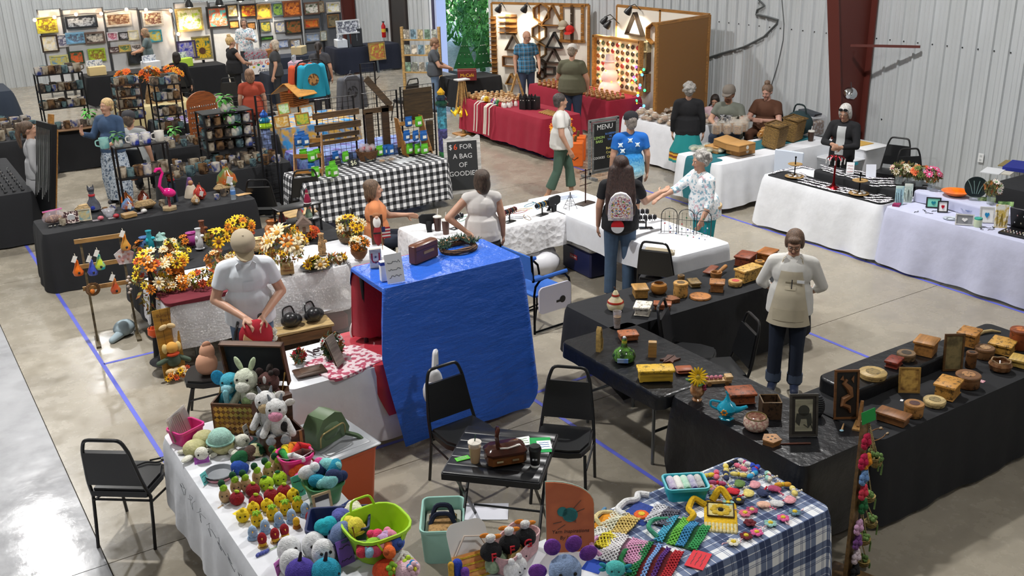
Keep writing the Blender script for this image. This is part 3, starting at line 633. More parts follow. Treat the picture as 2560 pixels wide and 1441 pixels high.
def chestpatch(Tl,w,z0,z1,g,off=.004,nx=8,nz=8,wtop=None):
 b=B();V=[];wtop=wtop or w;k=.5+g*.5;E_=[(.015,.93,.168*g,.125*g,.13),(-.005*g,1.08,.15*g,.118*g,.15),(0,1.27,.165*k,.115*k,.16)]
 for j in range(nz+1):
  z=z0+(z1-z0)*j/nz;ww=w+(wtop-w)*j/nz
  for i in range(nx+1):
   x=-ww/2+ww*i/nx;ys=[.0]
   for cy,cz,rx,ry,r3 in E_:
    q=1-(x/(rx+.016))**2-((z-cz)/(r3+.016))**2
    if q>0:ys.append((ry+.016)*sqrt(q)-cy)
   if z<1.1:r=.162*g+.026;ys.append(r*.78*sqrt(max(0,1-(x/r)**2)))
   V.append((x,-max(ys)-off,z))
 b.T=Tl;b.add(V,[(j*(nx+1)+i,j*(nx+1)+i+1,(j+1)*(nx+1)+i+1,(j+1)*(nx+1)+i)for j in range(nz)for i in range(nx)]);b.T=Matrix();return b
def shirtmat(name,fn):
 t=NT(name);fn(t);t.set('Roughness',.9);return t.m
def _flor(t):
 co=t.co('Object');n=t.noise(co,26,2);n2=t.noise(co,19,2);m=t.mix(t.ramp(n,[(.52,'000000'),(.58,'ffffff')]),'eef0f2','8fb4c4');t.col(t.mix(t.ramp(n2,[(.6,'000000'),(.66,'ffffff')]),m,'d8b3bd'))
def _turtle(t):
 co=t.co('Object');z=t.n('SeparateXYZ',i_0=co);n=t.noise(co,40,4,.7);a=t.math('ADD',t.math('MULTIPLY',z,1.),0.);t.t.links.new(z.outputs[2],a.inputs[0]);b=t.math('ADD',a,t.math('MULTIPLY',n,.42))
 c=t.ramp(t.math('SUBTRACT',b,.72),[(.28,'e9f3f6'),(.42,'8cc9de'),(.6,'2c86c4'),(.78,'1560b4')]);t.col(c)
def _plaidsh(t):
 co=t.co('Object',11.);x=t.n('SeparateXYZ',i_0=co);r=[]
 for o in(0,2):
  f=t.n('Math',operation='FRACT');t.t.links.new(x.outputs[o],f.inputs[0]);r.append(t.ramp(f,[(0,'3a7fa8'),(.35,'1b2430'),(.6,'5aa3c8'),(.7,'1b2430'),(.9,'dfe8ee'),(.95,'25313f')],'CONSTANT'))
 t.col(t.mix(.5,r[0],r[1]))
def _skirtt(t):
 co=t.co('Object');z=t.n('SeparateXYZ',i_0=co);a=t.math('ADD',0.,0.);t.t.links.new(z.outputs[2],a.inputs[0]);t.col(t.ramp(a,[(0,'167f80'),(.46,'c2a028'),(.49,'7a3a1c'),(.53,'d39a2c'),(.555,'5c4a22'),(.58,'167f80')],'CONSTANT'))
M_flor=shirtmat('floral_fabric',_flor);M_turt=shirtmat('ocean_print_fabric',_turtle);M_plsh=shirtmat('blue_plaid_fabric',_plaidsh);M_skt=shirtmat('teal_striped_skirt',_skirtt)
M_tie=mat('3f5168','paint','c9d3dd',3.)
P1,Tl,Th=person('woman in white blouse and cream apron standing with hands behind her back',(1988,584),fdir(-.78,-.62),1.58,('e6e4df','cloth','mid'),('jeans','22304a'),('fringe','6b5240'),la=((.29,.06,1.13),(.09,.17,.98)),ra=((-.29,.06,1.13),(-.09,.17,.98)),g=1.22,tilt=.38,glasses=True,shoes='26304a',vox=.01,fine=True)
ap=chestpatch(Tl,.42,.76,1.32,1.22,.006,10,10,.2).bd('apron',mat('d8cdb4','cloth'),P1);B().tube([Tl@V3(p)for p in[(-.12,-.1,1.29),(-.085,-.06,1.43),(0,.05,1.46),(.085,-.06,1.43),(.12,-.1,1.29)]],.006,5).bd('apron_strap',mat('d8cdb4','cloth'),ap)
chestpatch(Tl,.3,.82,.94,1.22,.012).bd('pocket',mat('cfc4aa','cloth'),ap);chestpatch(Tl,.1,1.14,1.22,1.22,.012).bd('chest_pocket',mat('cfc4aa','cloth'),ap)
B().tube([Tl@V3((.012,-.178,1.16)),Tl@V3((.012,-.17,1.25))],.005,5).bd('pen',mat('20242c'),ap);bdg=B();bdg.T=Tl;bdg.box((.09,-.155,1.23),(.07,.004,.03));bdg.bd('name_badge',mat('eef0f2'),ap)
for s in(1,-1):
 B().lathe([(.074,.1),(.078,.1),(.078,.19),(.074,.19)],16,(s*.105,.02,0)).bd('cuff',mat('51617c','D'),P1)
collar(P1,Tl,'ebe9e4')
P2,Tl,Th=person('man in grey-white polo and beige cap looking down at the red hat in his hands',(607,596),fdir(-.22,-.97),1.75,('d9dee4','cloth','short'),('jeans','6f88a6'),('short','9a9086'),la=((.28,-.03,1.1),(.07,-.3,.98)),ra=((-.28,-.03,1.1),(-.07,-.3,1.0)),g=1.18,tilt=.5,lean=.1,vox=.0105,cap=dict(c='b3a58d',b='a8977a'),fine=True,hl=dict(curl=.9,n=(0,0,-1)),hr=dict(curl=.9,n=(0,0,-1)))
chestpatch(Tl,.09,1.2,1.29,1.18).bd('chest_pocket',mat('cfd5dc','cloth'),P2);B().lathe([(.168*1.18,-.02),(.172*1.18,0),(.168*1.18,.02)],22,(0,.01,.99),sy=.8).bd('belt',mat('3a2a20'),P2)
e=B();e.T=Th;e.tube([(-.1,-.13,1.35),(-.02,-.17,1.28),(.03,-.17,1.2)],.004,5);e.bd('glasses_cord',mat('2b2b2b'),P2);B().cyl((.068,-.265,.985),(.066,-.285,.975),.035,n=12).bd('watch',mat('2a2622','P'),P2)
collar(P2,Tl,'dde2e8')
P3,Tl,Th=person('girl with long dark hair, white mini backpack and jeans, seen from behind',(1553,389),fdir(.62,.78),1.7,('1c1c20','cloth','short'),('jeans','56708f'),('long','3a2620'),ra=((-.28,-.14,1.14),(-.46,-.32,1.2)),g=1.16,vox=.0105,shoes='b98a7a',facey=False,fine=True,hr=dict(n=(0,0,1),curl=.5),tilt=.1)
bp=B();pr=[(-.135,0),(.135,0),(.142,.06),(.135,.17),(.11,.25),(.06,.3),(0,.315),(-.06,.3),(-.11,.25),(-.135,.17),(-.142,.06)]
MB_=Tl@Matrix.Translation((0,.16,1.03))@XZ
bp.prism(pr,-.1,0,MB_);pk=bp.bd('backpack',mat('e6e3de','print','c9c2d6',2.2),P3)
b2=B();b2 .prism([(x*.8,y*.8+.03)for x,y in pr],-.112,-.1,MB_);b2 .bd('printed_panel',mat('ebe8e0','print','b06a78',3.),pk)
g_=random.Random(5)
for k in range(46):
 x=g_.uniform(-.1,.1);y=g_.uniform(.05,.25);b3=B();b3 .prism(ring(x,y,.009,5),-.1135,-.112,MB_)
 if k<44:b3 .bd('print_mark',mat(g_.choice(['c23a4a','e0b83a','3a6ab0','5a9a5a','8a5aa0','e08a3a'])),pk)
for s in(1,-1):B().tube([Tl@V3(p)for p in[(s*.1,.15,1.06),(s*.17,.08,1.2),(s*.12,.1,1.42),(s*.08,.15,1.33)]],.012,6).bd('strap',mat('d8d5d0'),pk)
po=B();po.T=Tl@Matrix.Translation((.03,.2,.95))@XZ;po.prism(ring(0,0,.072,24)[:13],-.05,0);rp_=po.bd('round_pouch',mat('c8242c','P'),P3)
po=B();po.T=Tl@Matrix.Translation((.03,.2,.95))@XZ;po.prism([ring(0,0,.072,24)[i%24]for i in range(12,25)],-.05,0);po.bd('pouch_half',mat('d9dadc','P'),rp_)
P4,Tl,Th=person('grey-haired woman in floral top and teal trousers reaching across the jewelry table',(1748,380),fdir(-.93,.22),1.6,('e9ecef','cloth','mid',M_flor),('pants','1696a0'),('curly','a7a39d'),la=((.27,-.1,1.08),(.28,-.2,.9)),ra=((-.23,-.3,1.18),(-.2,-.52,1.12)),g=1.35,lean=.16,vox=.011,hr=dict(n=(0,0,-1),curl=.4))
B().lathe([(.17*1.33,-.02),(.175*1.33,0),(.17*1.33,.02)],22,(0,.01,1.0),sy=.85).bd('belt_bag',mat('c9ad80','cloth'),P4)
P5,Tl,Th=person('woman in white sleeveless top and black skirt with one hand on her hip',(1201,424),fdir(.45,.9),1.62,('e4e0dc','cloth','none'),('long','17171a'),('bob','4a3c33'),la=((.4,.1,1.17),(.2,.12,1.0)),g=1.2,vox=.011,facey=False,turn=.5,hl=dict(n=(1,0,0),d=(-.6,.5,-.3)))
P6,Tl,Th=person('woman in orange top seated behind the autumn table',(932,450),fdir(.9,-.42),1.64,('d98a5a','cloth','short'),('pants','232a3a'),('bob','6a5442'),seat='black banquet chair under the seated woman in orange',legs='sit',la=((.26,-.16,1.16),(.3,-.4,1.14)),g=1.2,vox=.012)
P7,Tl,Th=person('woman in white graphic T-shirt and green cropped trousers walking through the aisle',(1402,234),fdir(.78,-.62),1.66,('e4e1dc','cloth','short'),('capri','4a6355'),('short','4a4340'),legs='walk',ra=((-.26,-.02,1.1),(-.24,-.14,.86)),g=1.32,vox=.012,shoes='b98a66',turn=.4)
chestpatch(Tl,.22,1.08,1.32,1.32).bd('shirt_print',mat('b9aea8','print','8a7d78',2.),P7)
P8,Tl,Th=person('man in blue sea-turtle shirt and black cap seen from behind',(1577,283),fdir(.5,.86),1.7,('2c86c4','cloth','short',M_turt),('shorts','1d2436'),('short','8a817a'),g=1.12,vox=.013,facey=False,cap=dict(c='1c1c22',rz=-.3))
for(x,z)in((.02,1.36),(.12,1.22),(.15,1.3),(-.08,1.3)):
 e=B();e.T=Tl;e.sph((x,.128,z),(.022,.008,.026),8,6)
 for a in(.7,2.4,3.9,5.5):e.sph((x+.03*cos(a),.126,z+.03*sin(a)),(.014,.006,.008),6,4,(0,-a,0))
 e.bd('turtle_print',mat('dfeef4'),P8)
person('woman in black cardigan and teal striped skirt at the bakery tables',(1724,207),fdir(.72,.69),1.66,('141418','cloth','long'),('skirt','167f80',M_skt),('curly','97938e'),g=1.12,vox=.013,facey=False,shoes='3a3a3a')
P10,Tl,Th=person('bearded man in olive T-shirt and grey cap seated at the bakery table',(1822,218),fdir(-.9,-.43),1.82,('70746a','cloth','short'),('jeans','3b4a63'),('short','5a3a28'),seat='black banquet chair under the seated bearded man',legs='sit',la=((.27,-.16,1.16),(.1,-.38,1.12)),ra=((-.27,-.16,1.16),(-.1,-.38,1.12)),g=1.2,lean=.2,vox=.013,cap=dict(c='7d756c'),beard='6a3f28')
chestpatch(Tl,.2,1.16,1.3,1.2).bd('shirt_print',mat('c9ccd0','print','3a3c40',2.),P10)
person('woman in brown top with a topknot seated at the bakery table',(1916,214),fdir(-.92,-.35),1.78,('5a3826','cloth','short'),('pants','5a3826'),('bun','7a6250'),seat='black banquet chair under the seated woman in brown',legs='sit',la=((.27,-.16,1.12),(.05,-.34,1.16)),ra=((-.27,-.16,1.12),(-.05,-.34,1.16)),g=1.32,lean=.1,tilt=.25,vox=.013,skin='cf9f8c')
person('child in pink seated behind the bakery table beside the bearded man',(1787,240),fdir(-.8,-.6),1.45,('d3b3bb','cloth','short'),('pants','2a2a30'),('bob','2a201c'),seat='black banquet chair under the child in pink',legs='sit',tilt=.4,vox=.014)
P13,Tl,Th=person('white-haired woman in black cardigan writing on a pad, sunglasses on her head',(2112,264),fdir(-.93,-.36),1.6,('16161a','cloth','long'),('pants','1b1b1f'),('bob','c9c6c2'),la=((.25,-.12,1.1),(.08,-.3,1.1)),ra=((-.25,-.12,1.12),(-.06,-.32,1.14)),g=1.05,tilt=.35,vox=.012,glasses=True)
chestpatch(Tl,.13,.95,1.38,1.05).bd('grey_top',mat('b9bcbd','cloth'),P13)
e=B();e.T=Th;e.sph((.036,-.075,1.668),(.036,.012,.022),10,6,(-.5,0,0));e.sph((-.036,-.075,1.668),(.036,.012,.022),10,6,(-.5,0,0));e.bd('sunglasses',mat('0e0e10','G'),P13)
person('stout man in olive T-shirt and white cap seen from behind at the toy table',(1432,114),fdir(.75,.66),1.8,('5f5e4a','cloth','short'),('jeans','3f4f6c'),('short','8a7a6a'),la=((.28,-.08,1.1),(.2,-.3,1.05)),ra=((-.28,.0,1.1),(-.28,-.1,.88)),g=1.5,vox=.013,facey=False,cap=dict(c='cfcac2',b='4a4440'),tilt=.3)
person('bald man in blue plaid shirt standing behind the wooden-toy table',(1320,78),fdir(-.25,-.97),1.8,('3a7fa8','cloth','short',M_plsh),('jeans','4a5a78'),('bald','8a7a6a'),la=((.26,-.06,1.1),(.2,-.26,.95)),g=1.15,tilt=.3,turn=.5,vox=.013,glasses=True)
person('woman in grey vest over a cream shirt looking down by the doorway',(1093,97),fdir(.86,-.5),1.66,('4a4e54','cloth','short'),('jeans','6f88a8'),('short','8a6a52'),la=((.25,-.12,1.1),(.08,-.34,1.02)),ra=((-.25,-.12,1.1),(-.06,-.34,1.02)),g=1.2,tilt=.45,vox=.014)
person('woman in dark grey tee with a dark ponytail seen from behind near the art booth',(795,105),fdir(.5,.86),1.64,('3a3a3e','cloth','short'),('jeans','26262c'),('pony','241b18'),g=1.2,vox=.014,facey=False)
person('grey-blond woman in charcoal tee in profile at the painter banner',(683,100),fdir(-.8,.4),1.62,('3c3d40','cloth','short'),('pants','2a2c30'),('bob','b9ab98'),g=1.2,vox=.014)
person('woman with blond bun in a black sleeveless top at the art booth',(576,92),fdir(.85,.1),1.68,('151518','cloth','none'),('pants','151518'),('bun','c9a873'),la=((.25,-.14,1.12),(.12,-.36,1.06)),ra=((-.25,-.14,1.12),(-.1,-.36,1.06)),g=1.3,vox=.014)
person('woman in rust red T-shirt seen from behind at the bead table',(622,172),fdir(.3,.95),1.62,('a8452f','cloth','short'),('pants','6a2f26'),('bob','8a6a52'),g=1.15,vox=.014,facey=False)
person('grey-haired woman in a pale floral shirt standing behind the painter table',(608,46),fdir(-.3,-.95),1.72,('b9b9bb','cloth','mid',M_flor),('pants','3a3a40'),('bob','7a6a60'),vox=.015,la=((.25,-.1,1.12),(.1,-.3,1.2)))
person('dark-haired woman in black seated with her back to the aisle',(440,130),fdir(.55,.83),1.66,('131316','cloth','long'),('pants','131316'),('bob','241b18'),seat='black banquet chair under the dark-haired seated woman',legs='sit',vox=.015,facey=False,g=1.2)
person('long-haired woman in teal tee browsing the horse paintings',(356,72),fdir(-.8,.3),1.6,('5f6f72','cloth','short'),('pants','2c3038'),('bob','9a7f63'),vox=.015,la=((.25,-.14,1.12),(.1,-.36,1.06)),ra=((-.25,-.14,1.12),(-.1,-.36,1.06)),tilt=.3)
P24,Tl,Th=person('blond woman in denim jacket and patterned skirt talking at the pottery booth',(262,247),fdir(-.7,-.7),1.68,('4a668c','D','long'),('long','5a6c84',M_tie),('short','d0ad7a'),la=((.24,-.06,1.1),(.2,-.3,1.06)),ra=((-.26,-.08,1.12),(-.3,-.3,1.2)),g=1.1,vox=.013,turn=-.3,hr=dict(d=(0,0,1)))
person('man in dark cap and grey tee seated with his back turned among pottery',(320,280),fdir(.5,.86),1.75,('a9adad','cloth','short'),('jeans','3b3f48'),('short','6a5a4c'),seat='black banquet chair under the man in the dark cap',legs='sit',g=1.25,vox=.013,facey=False,cap=dict(c='3a3a3e'))
person('woman with brown ponytail in a grey top at the jewelry easel',(68,303),fdir(.75,-.1),1.64,('b3b3b5','cloth','long'),('long','b0b0b2'),('pony','5a4636'),g=1.15,vox=.013)
bake_blobs()
def loft(b,rings,cap0=True,cap1=True):
 n=len(rings[0][0]);V=[(x,y,z)for poly,z in rings for x,y in poly];F=[]
 for k in range(len(rings)-1):
  for i in range(n):j=(i+1)%n;F.append((k*n+i,k*n+j,k*n+n+j,k*n+n+i))
 if cap0:F.append(tuple(range(n-1,-1,-1)))
 if cap1:F.append(tuple((len(rings)-1)*n+i for i in range(n)))
 return b.add(V,F)
def prim(b,q):
 k=q[0]
 if k=='s':b.sph(q[1],q[2],q[4]if len(q)>4 else 12,q[5]if len(q)>5 else 9,q[3]if len(q)>3 else None)
 elif k=='c':b.cyl(q[1],q[2],q[3],q[4]if len(q)>4 else None,q[5]if len(q)>5 else 12)
 elif k=='k':cps(b,q[1],q[2],q[3],q[4]if len(q)>4 else None,n=10)
 elif k=='b':b.box(q[1],q[2],0,rot=q[3]if len(q)>3 else None)
 elif k=='x':b.cbox(q[1],q[2],q[3]if len(q)>3 else .006,q[4]if len(q)>4 else 0)
 elif k=='l':b.lathe(q[1],q[2]if len(q)>2 else 20,q[3]if len(q)>3 else(0,0,0))
 elif k=='t':b.tube(q[1],q[2],q[3]if len(q)>3 else 6,q[4]if len(q)>4 else False)
 elif k=='p':b.prism(q[1],q[2],q[3],q[4]if len(q)>4 else None)
 elif k=='f':b.quad(*q[1])
 return b
_PM={}
def pmesh(key,pn,m,prims):
 if key is not None and(key,pn)in _PM:return _PM[(key,pn)]
 b=B();[prim(b,q)for q in prims];me=b.mesh(pn,m)
 if key is not None:_PM[(key,pn)]=me
 return me
def make(name,label,cat,pos,parts,rz=0,group=None,s=None,rot=None):
 """parts: (part name, material or (colour, kind), prims[, subparts])"""
 def M_(m):return m if not isinstance(m,(tuple,str))else(mat(m,'p_')if isinstance(m,str)else mat(*m))
 if len(parts)==1 and len(parts[0])==3:
  o=link(name,pmesh(None,name,M_(parts[0][1]),parts[0][2]),None,pos,rot or(0,0,rz),s);return tag(o,label,cat,group)
 t=thing(name,label,cat,pos,rz,group,rot,s)
 for p in parts:
  if p[0][0]=='*':
   for q in p[2]:link(p[0][1:],pmesh(None,p[0][1:],M_(p[1]),[q]),t)
   continue
  o=link(p[0],pmesh(None,p[0],M_(p[1]),p[2]),t)
  for q in(p[3]if len(p)>3 else()):link(q[0],pmesh(None,q[0],M_(q[1]),q[2]),o)
 return t
def ev(t,s=1):return t
def rpt(proto,spots,labels=None):
 """spots: list of (Vector, rz[, scale]); the first is the prototype itself"""
 for i,q in enumerate(spots):
  lab=labels[i]if labels else None
  if i==0:
   proto.location=q[0];e=proto.rotation_euler;e[2]=q[1]
   if len(q)>2:proto.scale=(q[2],)*3
   if lab:proto['label']=lab
  else:dup(proto,q[0],q[1],lab,scale=q[2]if len(q)>2 else None)
def bin_parts(w,d,h,m,taper=.85,th=.008,r=.03,name='bin',rim=True):
 b=B();A=lambda k,o:rrect(w*k-2*o,d*k-2*o,max(.006,r-o))
 loft(b,[(A(taper,0),0),(A(1,0),h),(A(1,th),h),(A(taper,th),.01)],True,True)
 p=[(name,m,b)]
 if rim:c=B();loft(c,[(A(1,-.006),h-.018),(A(1,-.006),h+.002),(A(1,th*.6),h+.002),(A(1,th*.6),h-.018)],False,False);p.append(('rim',m,c))
 return p
def ctn(name,label,pos,w,d,h,m,rz=0,taper=.85,r=.03,extra=(),cat='bin',group=None,rim=True):
 t=thing(name,label,cat,pos,rz,group)
 for n,mm,b in bin_parts(w,d,h,m,taper,r=r,name='shell',rim=rim):b.bd(n,mm,t)
 for p in extra:link(p[0],pmesh(None,p[0],p[1]if not isinstance(p[1],(tuple,str))else(mat(*p[1])if isinstance(p[1],tuple)else mat(p[1])),p[2]),t)
 return t
def card(name,label,pos,w,h,c,rz=0,tilt=.25,lines=2,ink='333333',th=.003,cat='sign',words=None,wsize=None,scrib=True,group=None):
 """a stiff card standing on its lower edge; lines of writing on it"""
 t=thing(name,label,cat,pos,group=group,rot=(-tilt,0,rz));B().box((0,0,h/2),(w,th,h)).bd('sheet',mat(c,'paper'),t)
 if words:
  for k,s in enumerate(words):text(s,wsize or h*.2,mat(ink),t,(0,-th/2-.0007,h*(.8-.62*k/max(1,len(words)-1)if len(words)>1 else .5)))
 elif scrib:
  g=random.Random(int(w*1e4)+lines);b=B()
  for k in range(lines):
   z=h*(.72-.5*k/max(1,lines-1)if lines>1 else .5);n=9;b.tube([(-w*.36+w*.72*i/n,-th/2-.001,z+g.uniform(-1,1)*h*.05)for i in range(n+1)],h*.012+.0006,4)
  b.bd('writing',mat(ink),t)
 return t
def flat(name,label,pos,w,h,c,rz=0,cat='card',ink=None,th=.003,kind='paper',words=None,ws=.03,group=None):
 t=thing(name,label,cat,pos,rz,group);B().box((0,0,th/2),(w,h,th)).bd('sheet',mat(c,kind),t)
 if ink:
  g=random.Random(int(w*999));b=B()
  for k in range(3):b.tube([(-w*.35+w*.7*i/7,h*(.25-.25*k)+g.uniform(-1,1)*h*.04,th+.0006)for i in range(8)],.0012+h*.008,4)
  b.bd('writing',mat(ink),t)
 if words:
  for k,s in enumerate(words):text(s,ws,mat('222222'),t,(0,h*.28-k*ws*1.2,th+.001),(0,0,0))
 return t
TZ=.748
CAMD=atan2(-1,0)
def fc(p,off=0.):return face(-p.x,-p.y)+off
c0=Z('s',500,950);c1=Z('s',900,965);rzt=atan2(c1 .y-c0 .y,c1 .x-c0 .x);ctr=c0+V3((cos(rzt+.5)*.28,sin(rzt+.5)*.28,0))
M_chest=mat('6a4426','W','3c2415');M_braid=mat('8a5a30','cv','4a2a14',.6);M_gold=mat('b08a50','M')
t=thing('storage_chest','open wooden trunk with studded front full of large plush animals','trunk',(ctr.x,ctr.y,TZ),rzt)
b=B();b.box((0,-.155,.125),(.48,.012,.25));b.box((0,.155,.125),(.48,.012,.25));b.box((-.234,0,.125),(.012,.3,.25));b.box((.234,0,.125),(.012,.3,.25));b.box((0,0,.008),(.48,.32,.016));body=b.bd('body',M_chest,t)
b=B();b.box((0,-.164,.125),(.45,.006,.21));b.bd('front_panel',M_braid,body)
g=random.Random(2);st=B().box((0,0,0),(.03,.008,.03),0).mesh('stud',M_gold,False)
for i in range(12):
 for j in range(5):link('stud',st,t,(-.2+i*.0365,-.168,.035+j*.044),(0,.78,0))
lid=B();lid.T=trs((0,.17,.25),(.2,0,0));lid.box((0,.05,.18),(.48,.01,.36));lid.box((-.234,.025,.18),(.012,.06,.36));lid.box((.234,.025,.18),(.012,.06,.36));lid.box((0,.025,.354),(.48,.06,.012));L=lid.bd('lid',M_chest,t)
li=B();li.T=lid.T;li.box((0,.043,.18),(.44,.004,.33));li.bd('lining',mat('2c2e31','cloth'),L)
for x in(-.24,.24):B().tube([(x*.98,0,.25),(x*.98,.12,.38)],.006,6).bd('hinge_stay',M_gold,t)
b=B().box((.19,-.165,.1),(.05,.012,.05));b.bd('latch',M_gold,t)
tR=rotz(rzt);
def on_t(x,y,z):v=tR@V3((x,y,0));return V3((ctr.x+v.x,ctr.y+v.y,TZ+z))
def eye(x,y,z,r=.009):return('eye',('15120f','G'),[('s',(x,y,z),r,None,8,6)])
def animal(name,label,pos,rz,c,c2,s=1.,ears='round',muzzle=None,extra=(),kind='K',horns=False):
 P=[('body',(c,kind),[('s',(0,.02,.1),(.075,.07,.1)),('s',(-.05,-.05,.03),(.035,.05,.03)),('s',(.05,-.05,.03),(.035,.05,.03)),('k',(-.06,-.01,.14),(-.1,-.06,.07),.026),('k',(.06,-.01,.14),(.1,-.06,.07),.026)]),('head',(c,kind),[('s',(0,-.02,.245),(.078,.075,.075))]),('muzzle',(muzzle or c2,kind),[('s',(0,-.085,.222),(.05,.04,.038))]),eye(-.034,-.083,.268),eye(.034,-.083,.268)]
 if ears=='round':P+=[('ear',(c2,kind),[('s',(x,-.01,.318),(.03,.016,.03))])for x in(-.058,.058)]
 elif ears=='long':P+=[('ear',(c2,kind),[('s',(x,.0,.345),(.02,.016,.055),(0,.4*(1 if x>0 else-1),0))])for x in(-.045,.045)]
 elif ears=='side':P+=[('ear',(c2,kind),[('s',(x,.0,.28),(.04,.016,.026),(0,.3*(1 if x<0 else-1),0))])for x in(-.095,.095)]
 elif ears=='big':P+=[('ear',(c2,kind),[('s',(x,.0,.27),(.055,.014,.06))])for x in(-.1,.1)]
 if horns:P+=[('horn',('8d9299',kind),[('k',(x,0,.31),(x*1.3,-.005,.35),.014,.006)])for x in(-.036,.036)]
 return make(name,label,'plush toy',pos,P+list(extra),rz,None,s)
animal('plush_hippo','blue striped crocheted elephant plush in the open trunk',on_t(-.14,.02,.1),rzt,'4fb7d0','2aa3d6',1.,'big','9fd8e4',[('trunk',('8fd0dc','K'),[('k',(0,-.12,.21),(.0,-.13,.12),.024,.016)])])
animal('plush_dragon','pale green speckled crocheted dragon plush in the open trunk',on_t(0,-.02,.12),rzt,'dfe6cf','cfe0b8',1.12,'long','e6ebd9',[('wing',('d5e3c0','K'),[('s',(.13,.02,.12),(.05,.015,.04),(0,.3,0))]),('spot',('a8c48a','K'),[('s',(0,-.06,.1),(.03,.02,.035))])])
animal('plush_horse','brown crocheted horse plush in the open trunk',on_t(.15,.02,.1),rzt,'5d3b37','3c2b2a',1.05,'round','4a4038',[('mane',('2c2422','fur'),[('s',(0,.03,.32),(.02,.05,.04)),('s',(.03,-.03,.32),(.02,.02,.02))]),('blaze',('efece6','K'),[('s',(0,-.085,.29),(.012,.012,.03))])])
c2=Z('s',1110,1090);rz2=fc(c2,.35)
t=thing('treasure_chest','small copper-trimmed treasure chest with its curved lid open','trunk',(c2 .x,c2 .y,TZ),rz2)
b=B();pr=[(-.1,0),(.1,0),(.1,.1),(-.1,.1)];b.box((0,-.095,.075),(.26,.012,.15));b.box((0,.095,.075),(.26,.012,.15));b.box((-.125,0,.075),(.012,.19,.15));b.box((.125,0,.075),(.012,.19,.15));b.box((0,0,.006),(.26,.19,.012));b.bd('body',mat('5a3420','W','2a160c'),t)
for x in(-.1,0,.1):B().box((x,-.104,.075),(.022,.006,.15)).bd('metal_band',mat('a06a3a','cv','5a2f16',.8),t)
b=B();b.T=trs((0,.1,.15),(.15,0,0));b.prism([(.0,0),(.05,.01),(.085,.05),(.1,.11),(.085,.17),(.05,.21),(0,.22),(-.012,.22),(-.012,0)],-.13,.13,Matrix(((0,0,1,0),(1,0,0,0),(0,1,0,0),(0,0,0,1))));b.bd('lid',mat('5a3420','W','2a160c'),t)
for k,(dx,dy,dz,lab,mz)in enumerate([(-.03,-.04,.1,'white crocheted cow with a pink muzzle sitting in the treasure chest','e59ab5'),(-.06,.06,.13,'white crocheted cow with a tan muzzle behind the pink-nosed cow','b9a27c')]):
 v=rotz(rz2)@V3((dx,dy,0));animal('plush_cow',lab,V3((c2 .x+v.x,c2 .y+v.y,TZ+dz)),rz2-.5,'eceae6','e3dfda',1.,'side',mz,[('patch',('2a2a2c','K'),[('s',(.05,-.03,.11),(.035,.03,.04))]),('*hoof',('a9b0b8','K'),[('s',(x,-.085,.03),(.036,.025,.03))for x in(-.05,.05)])],horns=True)
p=Z('s',190,1060);t=ctn('pink_basket','hot pink basket packed with bagged cards at the table corner',V3((p.x+.06,p.y+.05,TZ)),.22,.17,.11,mat('e03a8c','P'),.4)
for i in range(9):
 a=on=V3((p.x+.0+.014*i,p.y+.03+.012*i,TZ+.02));make('carded_pack','clear bag with a kraft card standing in the pink basket','package',a,[('card',('b39a7c','paper'),[('b',(0,0,.09),(.11,.002,.17))]),('wrapper',('e8e4e0','F'),[('b',(0,-.004,.1),(.12,.003,.19))])],.75+i*.02,'packs in the pink basket',rot=(-.25,.0,.75+.03*i))
def turtle(lab,k,x,y,rz,sc=1.):
 return make('plush_turtle',lab,'plush toy',Z(k,x,y),[('shell',('8a8a52','K','dcd5a8',.35),[('s',(0,.02,.05),(.085,.08,.06))]),('head',('ede7d6','K'),[('s',(0,-.11,.065),(.048,.052,.045))]),('*flipper',('ede7d6','K'),[('s',(.08,-.05,.03),(.06,.03,.016),(0,0,-.5))]),('*flipper',('ede7d6','K'),[('s',(-.08,-.05,.03),(.06,.03,.016),(0,0,.5))]),('*flipper',('ede7d6','K'),[('s',(.07,.08,.02),(.035,.024,.014),(0,0,.6)),('s',(-.07,.08,.02),(.035,.024,.014),(0,0,-.6))]),eye(-.035,-.14,.075,.007),eye(.035,-.14,.075,.007)],rz,None,sc)
turtle('cream crocheted turtle with mottled shell, farthest of the turtles','s',420,1060,.5);turtle('cream crocheted turtle with shiny green shell beside the grey bowls','s',600,1110,1.2,1.05);turtle('cream crocheted turtle at the left edge behind the purple price card','s',330,1150,.1)
make('crochet_hat','mint green crocheted hat resting on the turtles','hat',Z('s',545,1020,TZ+.08),[('crown',('a8d2c4','K'),[('l',[(.085,0),(.088,.02),(.08,.05),(.055,.08),(.001,.095)])]),('brim',('9ccabb','K'),[('l',[(.085,0),(.1,.004),(.1,.012),(.085,.014)])])],0)
card('price_card','purple handwritten price card in front of the turtles',Z('s',380,1225),.1,.05,'b45fc0',fc(Z('s',380,1225)),.4)
t=make('bowl_stack','two grey plastic bowls stacked beside the pineapples','bowls',Z('s',540,1350),[('bowl',('8e9297','P'),[('l',[(.05,0),(.085,.02),(.1,.05),(.095,.05),(.08,.022),(.001,.012)])]),('bowl',('c98a96','P'),[('l',[(.05,-.0),(.088,.012),(.098,.032),(.1,.032),(.09,.01),(.05,-.001)])])])
card('price_tag','small teal price card left of the grey bowls',Z('t',445,570),.055,.085,'6fd0cf',.6,.3)
